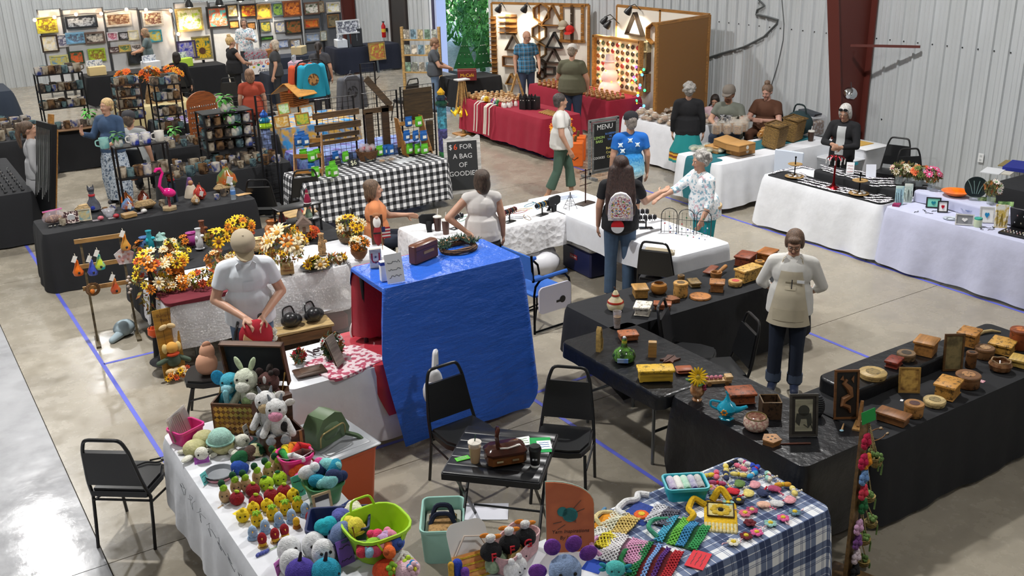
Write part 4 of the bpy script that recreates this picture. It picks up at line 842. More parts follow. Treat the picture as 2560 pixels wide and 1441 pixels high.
for k,(x,y,c,lab)in enumerate([(730,360,'1f6a3c','dark green crocheted beanie leaning by the small chest'),(830,330,'5a4238','brown crocheted beanie beside the green one'),(900,320,'e8dfb0','cream crocheted band beside the brown beanie'),(950,300,'1d5c38','dark green crocheted beanie nearest the small chest'),(790,450,'2a55b4','royal blue crocheted beanie behind the pineapples')]):
 make('crochet_beanie',lab,'hat',Z('t',x,y),[('crown',(c,'K'),[('l',[(.05,0),(.055,.03),(.05,.07),(.03,.1),(.001,.11)])]),('cuff',(dark(c,.85),'K'),[('l',[(.05,0),(.058,.004),(.058,.022),(.05,.026)])])],rot=(.5,.5,k),s=.95)
card('tent_card','small white framed card clipped between the chest and the hats',Z('t',845,190),.05,.15,'e9e8e4',fc(Z('t',845,190),.9),.15,3);make('soap_stack','stack of pink and blue soap bars near the small chest','soap',Z('t',840,190),[('bar',('e0aebd','p_'),[('x',(0,0,.02),(.07,.05,.025))]),('bar',('7fc3cf','p_'),[('x',(.03,0,0),(.09,.05,.02))])],.6)
def row(name,lab,cat,spots,parts,grp,sc=1.,k='t',rz=-.3):
 pr=make(name,lab,cat,(0,0,0),parts,0,grp);rpt(pr,[(Z(k,x,y),rz+.1*i,sc*1.3)for i,(x,y)in enumerate(spots)])
W_base=[('base',('c9a877','W'),[('l',[(.024,0),(.026,.003),(.024,.006)],14)])]
row('crochet_pineapple','beige crocheted pineapple with dark green top in the fruit rows','plush toy',[(620,740),(725,660),(820,640),(930,570),(1030,520),(1120,470),(1095,400)],[('body',('c2a67e','K','8a6f4c',.6),[('s',(0,0,.04),(.03,.03,.045))]),('leaf',('9fd13a','K'),[('s',(0,-.01,.09),(.02,.014,.02))]),('crown',('14502f','K'),[('s',(-.008,.008,.108),(.019,.019,.022))]),eye(-.012,-.028,.05,.004),eye(.012,-.028,.05,.004)],'crocheted pineapples',.95)
row('crochet_apple','deep red crocheted apple with green leaf in the fruit rows','plush toy',[(735,760),(885,680),(915,790),(1055,730),(1180,690)],[('body',('8e1424','K'),[('s',(0,0,.032),(.037,.037,.034))]),('leaf',('b8d23a','K'),[('s',(.004,0,.072),(.014,.009,.008),(0,.4,0))]),('stem',('4a3a20','K'),[('c',(0,0,.06),(0,0,.078),.003)])],'crocheted red apples')
row('crochet_frog','lime green crocheted apple with dark leaf in the fruit rows','plush toy',[(1015,620),(1140,570)],[('body',('a9cf22','K'),[('s',(0,0,.034),(.038,.038,.036))]),('leaf',('1f6a3c','K'),[('s',(-.008,0,.074),(.014,.01,.007))]),eye(-.014,-.034,.042,.004),eye(.014,-.034,.042,.004)],'crocheted lime apples')
row('crochet_lemon','yellow crocheted lemon with stitched eyes','plush toy',[(790,930),(890,860),(1020,830),(1145,780),(1265,730)],[('body',('f2c81e','K'),[('s',(0,0,.034),(.032,.03,.034)),('s',(0,-.002,.068),(.01,.01,.009))]),eye(-.012,-.027,.045,.0045),eye(.012,-.027,.045,.0045)],'crocheted lemons')
row('crochet_chick','yellow crocheted pineapple with lime green crown','plush toy',[(925,970),(1070,910),(1195,860),(1310,830)],[('body',('eebc18','K'),[('s',(0,0,.036),(.029,.029,.038))]),('crown',('9fd13a','K'),[('s',(.012*cos(a),.012*sin(a),.074),(.012,.006,.008),(0,.5,a))for a in(0,1.2,2.5,3.8,5)]),eye(-.011,-.027,.045,.004),eye(.011,-.027,.045,.004)]+W_base,'yellow crocheted pineapples')
row('crochet_bluebird','pale blue crocheted bird on a small wooden disc','plush toy',[(885,1090),(1000,1030),(1130,960),(1250,930),(1380,870)],[('body',('9db8d6','K'),[('s',(0,0,.038),(.024,.024,.038))]),('collar',('8aa6c6','K'),[('l',[(.024,.018),(.03,.008),(.027,.004)],14)]),('beak',('e0a83a','K'),[('c',(0,-.022,.055),(0,-.032,.052),.004,.001)])]+W_base,'pale blue crocheted birds',.95)
row('crochet_cardinal','red crocheted bird with golden belly on a wooden disc','plush toy',[(975,1165),(1095,1120),(1185,1080),(1425,960)],[('body',('9a1420','K'),[('s',(0,0,.046),(.023,.023,.034))]),('belly',('d8a428','K'),[('s',(0,-.004,.02),(.02,.02,.016))]),('beak',('e0a83a','K'),[('c',(0,-.02,.06),(0,-.03,.057),.004,.001)])]+W_base,'red crocheted birds',.95)
make('crochet_acorn','yellow crocheted bird among the red birds by the navy bin','plush toy',Z('t',1295,985),[('body',('e0ac1e','K'),[('s',(0,0,.045),(.022,.022,.03))]),('skirt',('b0702a','K'),[('l',[(.026,0),(.022,.018),(.001,.024)],12)])])
flat('yellow_card','yellow price card lying under the lemons',Z('t',770,840),.09,.07,'f4d21a',.4,'card','555555')
make('lavender_sprig','crocheted lavender sprig lying before the white ghosts','plush toy',Z('t',1020,1240),[('bloom',('5a62ac','K'),[('k',(-.06+.018*i,.0+.006*i,.012),(-.05+.018*i,.01+.006*i,.012),.011)for i in range(4)]),('stem',('8fa878','p_'),[('t',[(.01,.03,.01),(.05,.045,.008),(.075,.07,.008)],.003)]),('leaf',('5a62ac','K'),[('k',(.07,.06,.01),(.09,.1,.012),.008)])],-.2)
make('crochet_bookmark','wooden tag on a string beside the first pineapple','tag',Z('t',500,810),[('tag',('c9a877','W'),[('x',(0,0,0),(.05,.014,.003))]),('string',('e8e4d8','p_'),[('t',[(.025,0,.002),(.06,.02,.003),(.1,.045,.003)],.0015)])],.5)
def pile(lab,grp,base,n,cols,rr,zr,r=.035,seed=1,names='plush_piece',kind='K',el=1.5,eyes=False):
 g=random.Random(seed)
 for i in range(n):
  c=cols[i%len(cols)];a=2*PI*i/n+g.uniform(-.3,.3);q=rr*sqrt(g.uniform(.15,1));P=V3((base.x+q*cos(a),base.y+q*sin(a),base.z+g.uniform(*zr)))
  make(names,lab[i%len(lab)],'plush toy',P,[('body',(c,kind),[('s',(0,0,0),(r,r*el,r)),('s',(0,-r*el*.9,r*.3),(r*.75,)*3)]),('stripe',(dark(c,.7),kind),[('l',[(r*.9,-.004),(r*1.03,0),(r*.9,.004)],12)])],0,grp,rot=(g.uniform(-.6,.6),g.uniform(-.6,.6),g.uniform(0,6)))
p=Z('t',1290,440);p.z=TZ;ctn('pink_bucket','translucent pink bucket of rainbow crocheted worms',p,.23,.23,.13,mat('e0388a','P'),0,.75,.08,[('handle',('d0d0d0','M'),[('t',[(-.12,0,.13),(-.09,-.09,.15),(0,-.13,.155),(.09,-.09,.15),(.12,0,.13)],.003)])],'bucket')
for i,(c,a)in enumerate([('d8282c',.2),('f08a1e',.6),('f4d21a',1.),('3aa04a',1.4),('e8e8e8',2.2),('5a2a24',2.8)]):
 q=p+V3((.06*cos(a*2),.06*sin(a*2),.12));make('crochet_worm',['red','orange','yellow','green','white','dark brown'][i]+' striped crocheted worm in the pink bucket','plush toy',q,[('body',(c,'K'),[('k',(-.06,0,0),(0,.02,.03),.022),('k',(0,.02,.03),(.06,0,.0),.022)]),('band',(dark(c,.75),'K'),[('s',(0,.02,.03),(.014,.025,.025))])],a)
p=Z('t',1400,520);p.z=TZ
pile(['round pink and white striped crocheted ball beside the pink bucket'],'pink striped crocheted balls',V3((p.x,p.y,TZ+.045)),5,['e0559a','f0a8c4','e8622a'],.12,(0,.04),.044,4,'striped_ball',el=1.05)
p=Z('t',1560,720);p.z=TZ;ctn('green_bucket','green bucket of blue striped crocheted toys',p,.24,.24,.14,mat('3f7a4c','P'),0,.78,.075,cat='bucket')
pile(['blue and white striped crocheted toy in the green bucket'],'blue striped crocheted toys',V3((p.x,p.y,TZ+.16)),7,['1f8fae','8ad0cf','20305a','e6ecf0'],.1,(0,.05),.046,5,'striped_toy',el=1.4)
card('teal_price_card','large teal price card with handwriting beside the lime apples',Z('t',1330,690),.085,.15,'63cfc0',fc(Z('t',1330,690),.5),.2)
f=thing('picture_frame','small light wooden frame holding a payment notice','frame',Z('t',1560,880),rot=(-.2,0,fc(Z('t',1560,880),.35)))
for q in(((-.055,0,.08),(.014,.014,.16)),((.055,0,.08),(.014,.014,.16)),((0,0,.007),(.11,.014,.014)),((0,0,.153),(.11,.014,.014))):B().box(*q).bd('frame_bar',mat('c8ad82','W'),f)
B().box((0,.002,.08),(.1,.004,.146)).bd('paper',mat('e9ebec','paper'),f);B().box((0,-.001,.125),(.09,.003,.03)).bd('header',mat('3a3a3e','paper'),f)
p=Z('t',1690,1150);p.z=TZ;ctn('navy_bin','navy blue bin of cyan and yellow crocheted pieces with a white stripe',p+V3((.03,.04,0)),.37,.25,.15,mat('222c58','P'),-.5,.85,.03,[('stripe',('e8e9ec','P'),[('b',(0,-.118,.05),(.33,.004,.025))])])
for x,y,c,lab in[(1600,1000,'22b0bf','turquoise crocheted shell hat in the navy bin'),(1700,1080,'6f83ac','slate blue ribbed crocheted hat in the navy bin'),(1730,920,'5a5fa8','violet crocheted mitten in the navy bin'),(1830,880,'efe6c8','cream crocheted bundle in the navy bin'),(1840,1010,'f0d84a','yellow crocheted bee hat in the navy bin')]:
 make('crochet_piece',lab,'crochet item',Z('t',x,y,TZ+.12),[('body',(c,'K'),[('s',(0,0,.02),(.06,.045,.05),(.3,.4,x)),('s',(.03,.01,.03),(.045,.04,.04))]),('edge',(dark(c,.8),'K'),[('l',[(.05,0),(.06,.004),(.058,.016)],14)])],x*.1,None,1.2)
p=Z('u',740,1200);p.z=TZ;ctn('lime_bucket','lime green bucket heaped with small pink crocheted toys',p,.37,.37,.2,mat('a3d41e','P'),0,.72,.13,[('handle',('a3d41e','P'),[('t',rp([(-.08,.18,.19),(-.06,.2,.26),(.06,.2,.26),(.08,.18,.19)]),.008)]),('handle',('a3d41e','P'),[('t',rp([(-.08,-.18,.19),(-.06,-.21,.14),(.06,-.21,.14),(.08,-.18,.19)]),.008)])],'bucket')
for i,(x,y,c,lab)in enumerate([(790,1080,'c9a0d0','lilac crocheted ball in the lime bucket'),(860,1040,'e58aa8','pink crocheted bunny ear piece in the lime bucket'),(730,1040,'e03a6a','magenta crocheted rose in the lime bucket'),(690,1120,'8fc43a','green crocheted leaf in the lime bucket'),(640,1190,'8fbcd8','small sky blue crocheted ball in the lime bucket'),(590,1190,'d03a4a','small red crocheted ball in the lime bucket'),(700,1190,'d0506a','dark pink crocheted strip in the lime bucket'),(850,1200,'e86a2a','orange crocheted band in the lime bucket'),(930,1120,'3a5ab0','blue crocheted strip in the lime bucket'),(810,1150,'e8a0a0','salmon crocheted scallop in the lime bucket')]):
 make('crochet_toy',lab,'plush toy',Z('u',x,y,TZ+.14),[('body',(c,'K'),[('s',(0,0,0),(.04,.03,.03),(0,0,i)),('s',(.02,.015,.01),(.026,.02,.022))]),('trim',(dark(c,.75),'K'),[('s',(-.02,0,.012),(.018,.018,.014))])],i,None,1.25)
make('crochet_hook','wooden crochet hook standing in the lime bucket','hook',Z('u',535,1130,TZ+.12),[('rod',('9a5a34','W'),[('c',(0,0,-.06),(-.02,0,.12),.004)]),('head',('7a4326','W'),[('s',(-.021,0,.124),.006)])])
for x,y,lab in[(1235,1300,'white crocheted ghost left of the pair with wobbly smile'),(1470,1260,'white crocheted ghost at the back beside the navy bin'),(1560,1330,'white crocheted ghost in front with stitched mouth'),(1260,1430,'white crocheted ghost at the front left near the lavender sprig')]:
 make('crochet_ghost',lab,'plush toy',Z('t',x,y),[('body',('eceef0','K'),[('s',(0,0,.055),(.05,.05,.06))]),('hem',('eceef0','K'),[('l',[(.052,0),(.06,.006),(.05,.02)],16)]),eye(-.018,-.043,.08,.007),eye(.018,-.043,.08,.007),('mouth',('222222','p_'),[('t',[(-.012,-.05,.064),(0,-.052,.058),(.012,-.05,.064)],.0018,4)])],fc(Z('t',x,y),.2),None,1.45)
for k,x,y,c,lab in[('t',1340,1441,'4a3a98','violet crocheted pumpkin with a dark stem at the bottom edge'),('t',1580,1441,'1b93b0','teal crocheted pumpkin with a dark stem at the bottom edge')]:
 make('crochet_pumpkin',lab,'plush toy',Z(k,x,y+60),[('body',(c,'K'),[('s',(0,0,.055),(.065,.065,.055))]),('stem',('2c2230','K'),[('k',(0,0,.1),(.012,0,.14),.01,.006)]),('face',('15120f','p_'),[('s',(-.02,-.06,.06),.006,None,6,4),('s',(.02,-.06,.06),.006,None,6,4)])],.3,None,1.35)
card('violet_price_card','tall violet price card between the navy bin and the lime bucket',Z('u',440,1330),.1,.16,'8a62c8',fc(Z('u',440,1330),.5),.25);card('pink_price_card','orchid price card beside the front ghost',Z('t',1150,1441),.06,.1,'d07ac8',.5,.2)
for x,y,c,c2,lab in[(1030,1360,'e8e4d4','bada3a','cream crocheted hat with lime flower behind the bottom edge'),(1150,1280,'e6e0d8','e6e0d8','white ribbed crocheted hat behind the pink strips'),(1040,1420,'e0a0b4','2a8ac8','pink crocheted headband with blue flower'),(820,1441,'e8562a','8fc43a','orange crocheted pumpkin hat with green leaf at the bottom edge'),(1180,1400,'eec0cc','eec0cc','pale pink crocheted strip beside the blue flower headband')]:
 make('crochet_headwear',lab,'crochet item',Z('u',x,y),[('crown',(c,'K'),[('s',(0,0,.035),(.065,.06,.045))]),('flower',(c2,'K'),[('s',(.02*cos(a),-.045+.006*sin(a),.06+.02*sin(a)),.014,None,8,6)for a in[i*1.26 for i in range(5)]]),('centre',('e8e23a','K'),[('s',(0,-.052,.06),.01,None,8,6)])],.3,None,1.25)
b=B();g=random.Random(9)
for k in range(7):
 y=6.25-k*.2;b.tube([(1.262+.012*sin(j),y-.02*j+.03*sin(j*2.1+k),.66-.035*sin(j*1.4+k))for j in range(8)],.0014,4)
tag(b.bd('embroidery',mat('4a4c55')),'dark swirling embroidery on the side of the white crochet tablecloth','embroidery')
p=at(862,1225,0);tb=ctn('storage_tub','orange storage tub with grey lid standing beside the crochet table',V3((2.42,6.38,0)),.46,.62,.56,mat('c9562a','P'),.12,.84,.05,[('lid',('8f9296','P'),[('x',(0,0,.56),(.5,.66,.03),.015),('x',(0,0,.585),(.38,.54,.012),.006)])],'tub')
make('green_bag','olive green satchel lying open on the orange tub','bag',V3((2.36,6.34,.6)),[('body',('5a6f50','V'),[('p',[(-.15,0),(.17,0),(.19,.05),(.12,.2),(.05,.235),(-.07,.22),(-.15,.12)],-.08,.08,XZ),('s',(.0,.0,.1),(.15,.11,.1))]),('frame',('b0a070','M'),[('t',rp([(-.14,-.1,.03),(-.15,-.12,.14),(.08,-.14,.16),(.1,-.12,.05)]),.007)]),('strap',('4f6347','cloth'),[('t',rp([(.1,-.12,.05),(.16,-.2,.02),(.2,-.26,-.1),(.21,-.27,-.28)]),.018,5)])],.4)
make('lavender_bundle','blue crocheted lavender stem lying past the navy bin','plush toy',Z('u',560,700),[('bloom',('4a5a98','K'),[('k',(-.04+.02*i,.004*i,.012),(-.03+.02*i,.01,.014),.009)for i in range(5)]),('stem',('7a9a78','p_'),[('t',[(-.04,0,.01),(-.1,-.02,.01)],.003)])],.3)
p=Z('v',1850,1160);t=thing('name_board','rust orange name board with a teal yarn emblem and handwritten name','sign',(p.x,p.y,TZ),rot=(-.12,0,fc(p,.12)))
ol=[(-.14,0),(.14,0),(.14,.3)]+[(-.14+.28*cos(a),.3+.15*sin(a))for a in[PI/2*i/8 for i in range(1,9)]];ol=[(x,y*1.0)for x,y in ol]
B().prism([(x,y*1.0)for x,y in ol],0,.008,XZ).bd('board',mat('b9653a','paint','b05c34',.3),t);B().prism([(x*1.018,y*1.012)for x,y in ol],-.004,0,XZ).bd('edge',mat('bcd8c8'),t)
b=B();b.prism(ring(.0,.24,.045,20),.008,.012,XZ);b.prism(ring(-.045,.262,.03,18),.008,.012,XZ);ym=b.bd('yarn_emblem',mat('1f7470'),t,(0,.001,0));b=B()
for k in range(9):b.tube([(-.035+.07*j/5,-.012,.21+.008*k+.008*sin(j*.9)-.012*j/5)for j in range(6)],.0012,4)
for q in([(.02,.28),(.065,.33)],[(.03,.255),(.085,.275)],[(-.05,.2),(-.1,.19)],[(-.03,.18),(-.075,.15)]):b.tube([(x,-.012,z)for x,z in q],.0014,4)
b.bd('yarn_lines',mat('123c3a'),ym)
text('Yarn Inspirations',.032,mat('40200f'),t,(0,-.0095,.135),shear=.2);text('By Johnna',.032,mat('40200f'),t,(0,-.0095,.095),shear=.2);text('875-7662',.016,mat('6a3a20'),t,(.09,-.0095,.02))
animal('plush_dinosaur','large blue crocheted dinosaur with purple frill at the bottom edge',Z('w',230,1840),fc(Z('w',230,1500),.2),'8ea6cc','8ea6cc',1.15,None,'8ea6cc',[('*frill',('7a3fa0','K'),[('s',(x,.03,z),(.04,.02,.045),(0,a,0))for x,z,a in((-.12,.22,-1.2),(-.05,.345,-.3),(.05,.35,.3),(.12,.29,1.),(-.13,.12,-1.6))]),('smile',('1c1c24','p_'),[('t',[(-.02,-.122,.225),(0,-.126,.212),(.025,-.122,.228)],.003,4)])])
make('teal_plush','small teal crocheted axolotl beside the green bag','plush toy',Z('w',800,1440),[('body',('4fb9b4','K'),[('s',(0,0,.05),(.06,.05,.045))]),('*gill',('1f8a98','K'),[('s',(x,0,z),(.025,.012,.012),(0,a,0))for x,z,a in((-.07,.07,.4),(.07,.07,-.4),(-.07,.04,-.2),(.07,.04,.2))]),eye(-.02,-.045,.06,.005),eye(.02,-.045,.06,.005)],fc(Z('w',800,1440)))
flat('blue_card','blue card lying behind the dinosaur plush',Z('w',560,1330),.12,.11,'2c56c8',.5)
def netbag(name,lab,k,x,y,w,d,cols,rz,handle=None):
 p=Z(k,x,y);t=thing(name,lab,'crochet bag',(p.x,p.y,TZ),rz);g=random.Random(int(x));nx,ny=int(w/.026),int(d/.026)
 hh=lambda u,v:.012+.028*exp(-((u-.5)**2+(v-.5)**2)*5)+.006*sin(u*9+v*7)
 for ci,c in enumerate(cols):
  b=B();v0,v1=ci/len(cols),(ci+1)/len(cols)
  for s in(1,-1):
   for i in range(-ny,nx+1):
    pts=[]
    for j in range(ny+1):
     v=j/ny;u=(i+j*1. if s>0 else i+ny-j*1.)/nx
     if 0<=u<=1 and v0-.01<=v<=v1+.01:pts.append(((u-.5)*w*(.9+.1*v),(v-.5)*d,hh(u,v)))
    if len(pts)>1:b.tube(pts,.0055,4)
  if b.v:b.bd('mesh_section',mat(c,'K'),t)
 b=B();pad=[((i/6-.5)*w*.94,(j/4-.5)*d*.96,hh(i/6,j/4)-.012)for j in range(5)for i in range(7)];b.add(pad,[(j*7+i,j*7+i+1,j*7+8+i,j*7+7+i)for j in range(4)for i in range(6)]);b.bd('lining',mat(dark(cols[0],.55),'K'),t)
 if handle:B().tube(rp([(-w*.4,d*.45,.02),(-w*.3,d*.75,.05),(w*.1,d*.8,.03),(w*.3,d*.5,.02)],4),.014,6).bd('handle',mat(handle,'K'),t)
 return t
netbag('mesh_bag','green and blue variegated mesh crochet bag on the plaid cloth','w',1560,990,.3,.26,['3aa05a','3f8fc0','6fc04a','4aa8c8'],.5,'3f9a78')
netbag('striped_mesh_bag','green, blue, purple and red mesh crochet bag at the table edge','w',1250,1330,.36,.24,['b8242e','5a2a80','7fa8e0','1f7a42'],.55,'1f7a42')
netbag('pink_mesh_bag','pink and white mesh crochet bag beside the blue card','w',900,1180,.28,.24,['e0a0c4','f0e6ec'],.6,'d89cc4');netbag('yellow_mesh_bag','yellow and white mesh crochet bag beside the name board','w',650,1050,.18,.16,['e8d43a','f2efe0'],.3)
netbag('cream_mesh_bag','cream and orange mesh crochet bag behind the pink one','w',850,880,.24,.18,['e8c878','f0e6cc'],.4,'e6d29a');netbag('grey_mesh_bag','grey and white mesh crochet bag behind the green one','w',1330,800,.22,.16,['6a6a7a','d8d8de'],.5)
make('orange_pouch','orange crocheted pouch leaning by the name board','crochet bag',Z('w',690,850),[('body',('e8961e','K'),[('x',(0,0,0),(.2,.1,.03),.01)]),('trim',('5a8ab0','K'),[('k',(-.1,.05,.03),(.1,.06,.03),.012)])],.4)
make('granny_bag','white and navy granny-square bag with broad white strap','crochet bag',Z('w',1080,760),[('panel',('2f4796','K'),[('x',(0,0,0),(.22,.17,.022),.008)]),('square',('e8662a','K'),[('l',[(.05,.022),(.045,.03),(.001,.032)],10,(-.02,-.02,0))]),('centre',('f0c83a','K'),[('l',[(.022,.03),(.02,.035),(.001,.036)],10,(-.02,-.02,0))]),('strap',('e9e9ea','K'),[('t',rp([(-.1,.06,.03),(-.07,.13,.03),(.04,.13,.035),(.1,.08,.03),(.17,.12,.028),(.2,.05,.025)],4),.021,8)])],.35)
p=Z('w',1580,540);p.z=TZ;ctn('turquoise_basket','turquoise basket of rolled crochet cloths on the plaid table',p,.27,.19,.1,mat('1fa8b8','P'),-.5,.88,.03)
for i,(c,lab)in enumerate([('7a5a9a','purple'),('c8c8c0','cream'),('5ab088','green'),('4a3a8a','blue and white'),('5a5a5c','charcoal speckled')]):
 v=rotz(-.5)@V3((-.09+.045*i,0,.085));make('rolled_cloth',lab+' rolled crochet cloth in the turquoise basket','crochet item',p+v,[('roll',(c,'K','e6e6e2',.5),[('k',(0,-.055,0),(0,.055,0),.026)]),('end',(dark(c,.7),'K'),[('s',(0,-.075,0),(.02,.012,.02))])],-.5)
make('yellow_bag','golden yellow crocheted bag with a cream flower square','crochet bag',Z('w',1980,790),[('body',('e6b81c','K'),[('x',(0,0,0),(.2,.32,.025),.01)]),('square',('d8c98a','K'),[('x',(.0,.04,.025),(.16,.15,.008),.004)]),('border',('4a3a1c','K'),[('t',[(-.08,-.035,.035),(.08,-.035,.035),(.08,.115,.035),(-.08,.115,.035)],.006,4,True)]),('flower',('c9a82a','K'),[('s',(.045*cos(a),.04+.045*sin(a),.035),(.022,.022,.006))for a in[i*PI/4 for i in range(8)]]),('flower_eye',('1c1a16','K'),[('s',(0,.04,.038),(.018,.018,.007))]),('fringe',('d8cc9a','K'),[('k',(-.09+.022*i,-.1,.02),(-.09+.022*i,-.17,.015),.011)for i in range(9)]),('strap',('e6b81c','K'),[('t',rp([(-.09,.1,.02),(-.17,.12,.06),(-.2,.02,.03),(-.16,-.06,.05),(-.2,-.1,.02)],4),.02,6),('t',rp([(-.05,.16,.02),(0,.22,.09),(.06,.16,.03)],4),.022,6)])],-.75)
t=flat('red_card','red handwritten price card lying at the plaid table edge',Z('w',1730,1260,.76),.17,.11,'d8303c',.5,'card','5a1018')
_g=random.Random(12)
def bow(c,c2):return[('bow',(c,'K'),[('s',(-.022,0,.012),(.024,.016,.012)),('s',(.022,0,.012),(.024,.016,.012))]),('knot',(c2,'K'),[('s',(0,0,.014),(.009,.012,.012))]),('beads',('e8dcc0','p_'),[('s',(.006*j,-.02-.012*j,.008),.006,None,6,5)for j in range(3)])]
def flower(c,c2):return[('petals',(c,'K'),[('s',(.02*cos(a),.02*sin(a),.006),(.013,.013,.006),None,8,5)for a in[i*2*PI/6 for i in range(6)]]),('centre',(c2,'K'),[('s',(0,0,.01),(.013,.013,.007),None,8,6)]),('loop',('c9a0a8','p_'),[('t',[(-.02,.02,.004),(-.035,.035,.004),(-.05,.034,.004)],.003,4)])]
def heart(c,c2):return[('heart',(c,'K'),[('s',(0,0,.008),(.036,.028,.009)),('s',(.012,.012,.009),(.02,.02,.009))]),('beads',(c2,'p_'),[('s',(-.03-.012*j,.02+.008*j,.007),.006,None,6,5)for j in range(3)])]
CN={'e8c83a':'yellow','e0708a':'pink','2a3458':'navy','2a4ac0':'royal blue','3aa0d0':'sky blue','6a8a9a':'grey-blue','d89a2a':'amber','e6d27a':'pale yellow','d02838':'red','6a8a4a':'green','f0b8a0':'peach','d8d8d8':'silver grey','e8a0a8':'rose','6a1a28':'maroon','e0609a':'magenta','9ac8c0':'mint','e6e0cc':'cream','b04a70':'raspberry','8aa6d8':'periwinkle','1c1c22':'black'}
for i,(x,y,kd,c,c2)in enumerate([(330,510,'b','e8c83a','e6d27a'),(420,500,'b','e0708a','d02838'),(510,510,'b','2a3458','e6d27a'),(510,440,'b','e6d27a','e8c83a'),(560,390,'b','1c1c22','2a3458'),(630,500,'b','e6d27a','e8c83a'),(650,430,'b','e0708a','e8a0a8'),(770,350,'b','d8d8d8','e0609a'),(790,425,'b','2a4ac0','2a3458'),(880,410,'b','2a4ac0','d02838'),(760,500,'b','3aa0d0','e6e0cc'),(905,510,'b','9ac8c0','6a8a4a'),(1000,480,'b','e6e0cc','b04a70'),(1080,580,'b','d89a2a','e8c83a'),(1180,640,'b','e6d27a','e6e0cc'),(430,580,'b','b04a70','d02838'),(640,580,'h','6a8a4a','e6e0cc'),(575,650,'h','d02838','e6d27a'),(725,670,'h','e6d27a','d02838'),(850,665,'h','2a3458','d02838'),(970,625,'h','b04a70','e0708a'),(865,775,'h','f0b8a0','e0708a'),(990,765,'h','d8d8d8','e6e0cc'),(1115,735,'h','e8a0a8','b04a70'),(785,590,'h','e8a0a8','e6e0cc'),(360,610,'f','e8a0a8','e8c83a'),(405,665,'f','6a8a9a','e8c83a'),(630,735,'f','1c1c22','e8c83a'),(530,760,'f','9ac8c0','e8c83a'),(690,855,'f','e0708a','e8c83a'),(755,825,'f','b04a70','e6d27a'),(735,945,'f','6a1a28','6a1a28'),(930,950,'f','9ac8c0','e8c83a'),(1050,900,'f','e0609a','e8c83a'),(1160,845,'f','6a8a9a','e8c83a'),(700,1070,'f','6a1a28','e8c83a'),(805,1040,'f','e0609a','e8c83a'),(580,1130,'f','e6e0cc','e8c83a')]):
 kn=dict(b=('hair_bow','bow with beads',bow),h=('crochet_heart','oval pendant',heart),f=('crochet_flower','flower keyring',flower))[kd]
 row_='near the turquoise basket' if x<560 and y<700 else('at the far corner' if y<560 else('at the front edge' if y>880 else 'amid the plaid cloth'))
 make(kn[0],'%s crocheted %s with %s touch, %s'%(CN[c],kn[1].replace(' with beads',''),CN.get(c2,'cream'),row_),'crochet item',Z('x',x,y,.762),kn[2](c,c2),_g.uniform(0,6),'crochet trinkets on the plaid cloth',1.25)
p=Z('v',1180,1200);p.z=TZ;ctn('pink_crochet_basket','pale pink crocheted basket of black bottle-shaped ornaments',p+V3((-.02,.0,0)),.38,.2,.12,mat('d8aeb0','K'),.45,.92,.06,rim=False)
for i,(x,y,ch)in enumerate([(900,1200,'F'),(1120,1110,'F'),(1310,1030,'G')]):
 t=make('black_ornament','round black crocheted ornament with red letter %s, %s'%(ch,['leftmost in the pink basket','middle of the pink basket','rightmost in the pink basket'][i]),'plush toy',Z('v',x,y,TZ+.1),[('body',('1a1a1c','K'),[('s',(0,0,.03),(.065,.055,.06))]),('tie',('e4e2de','K'),[('s',(.0,.01,.1),(.026,.022,.016)),('s',(.0,0,.125),(.03,.024,.018))]),('*tassel',('e0862a','K'),[('s',(-.03,.02,.13),(.03,.012,.014)),('s',(.04,.02,.11),(.03,.012,.014))])],fc(Z('v',x,y),.25));text(ch,.075,mat('c4202c','K'),t,(0,-.062,.028),ext=.004)
for x,y,c,lab in[(970,1330,'9ab08e','sage green crocheted heart at the bottom edge'),(1210,1250,'c2a468','tan crocheted acorn beside the pink basket'),(1190,1400,'ecebe6','white crocheted bear at the bottom edge')]:
 make('crochet_plush',lab,'plush toy',Z('v',x,y+40),[('body',(c,'K'),[('s',(-.025,0,.05),(.05,.045,.05)),('s',(.025,0,.05),(.05,.045,.05))]),('*ear',(c,'K'),[('s',(-.03,0,.105),.018),('s',(.03,0,.105),.018)]),eye(-.02,-.048,.055,.005),eye(.02,-.048,.055,.005)],.3,None,1.1)
p=Z('v',470,1180);t=thing('display_board','white display board with a salmon and yellow crocheted bag hung on it','display',(p.x,p.y,TZ),rot=(-.55,0,fc(p,.35)))
B().prism(rrect(.24,.3,.06),-.004,.0,XZ@Matrix.Translation((0,.15,0))).bd('board',mat('e0dfdb','paper'),t);b=B();b.box((0,-.012,.02),(.24,.02,.2));b.bd('bag',mat('d0604a','K','eac86a',.35),t)
for k in range(5):B().box((0,-.025,-.06+.04*k),(.24,.008,.01)).bd('yellow_stripe',mat('e6bc3a','K'),t)
B().tube([(-.1,-.02,.12),(-.03,-.04,.22),(.06,-.04,.2),(.1,-.02,.12)],.006,5).bd('cord_handle',mat('d8c8b8'),t)
card('maroon_card','maroon price card clipped behind the display board',Z('v',330,1130),.12,.09,'9a2860',fc(Z('v',300,960),.7),.5);make('white_flower','white felt flower on a clip above the display board','flower',Z('v',500,1010,TZ),[('petals',('ecebe8','cloth'),[('s',(.026*cos(a),-.01,.026*sin(a)),(.016,.008,.016))for a in[i*PI/3 for i in range(6)]]),('centre',('d8d4cc','cloth'),[('s',(0,-.016,0),.012)])],.6)
make('yarn_tassels','blue and purple yarn tassels beside the display board','tassel',Z('v',330,1330),[('*tassel',('2a44b0','K'),[('k',(0,0,.02),(.0,0,.12),.022,.03)]),('*tassel',('6a3a98','K'),[('k',(.02,-.05,.02),(.02,-.05,.09),.02,.026)]),('*tassel',('d8a83a','K'),[('k',(-.04,0,.04),(-.04,0,.13),.016,.018)])])
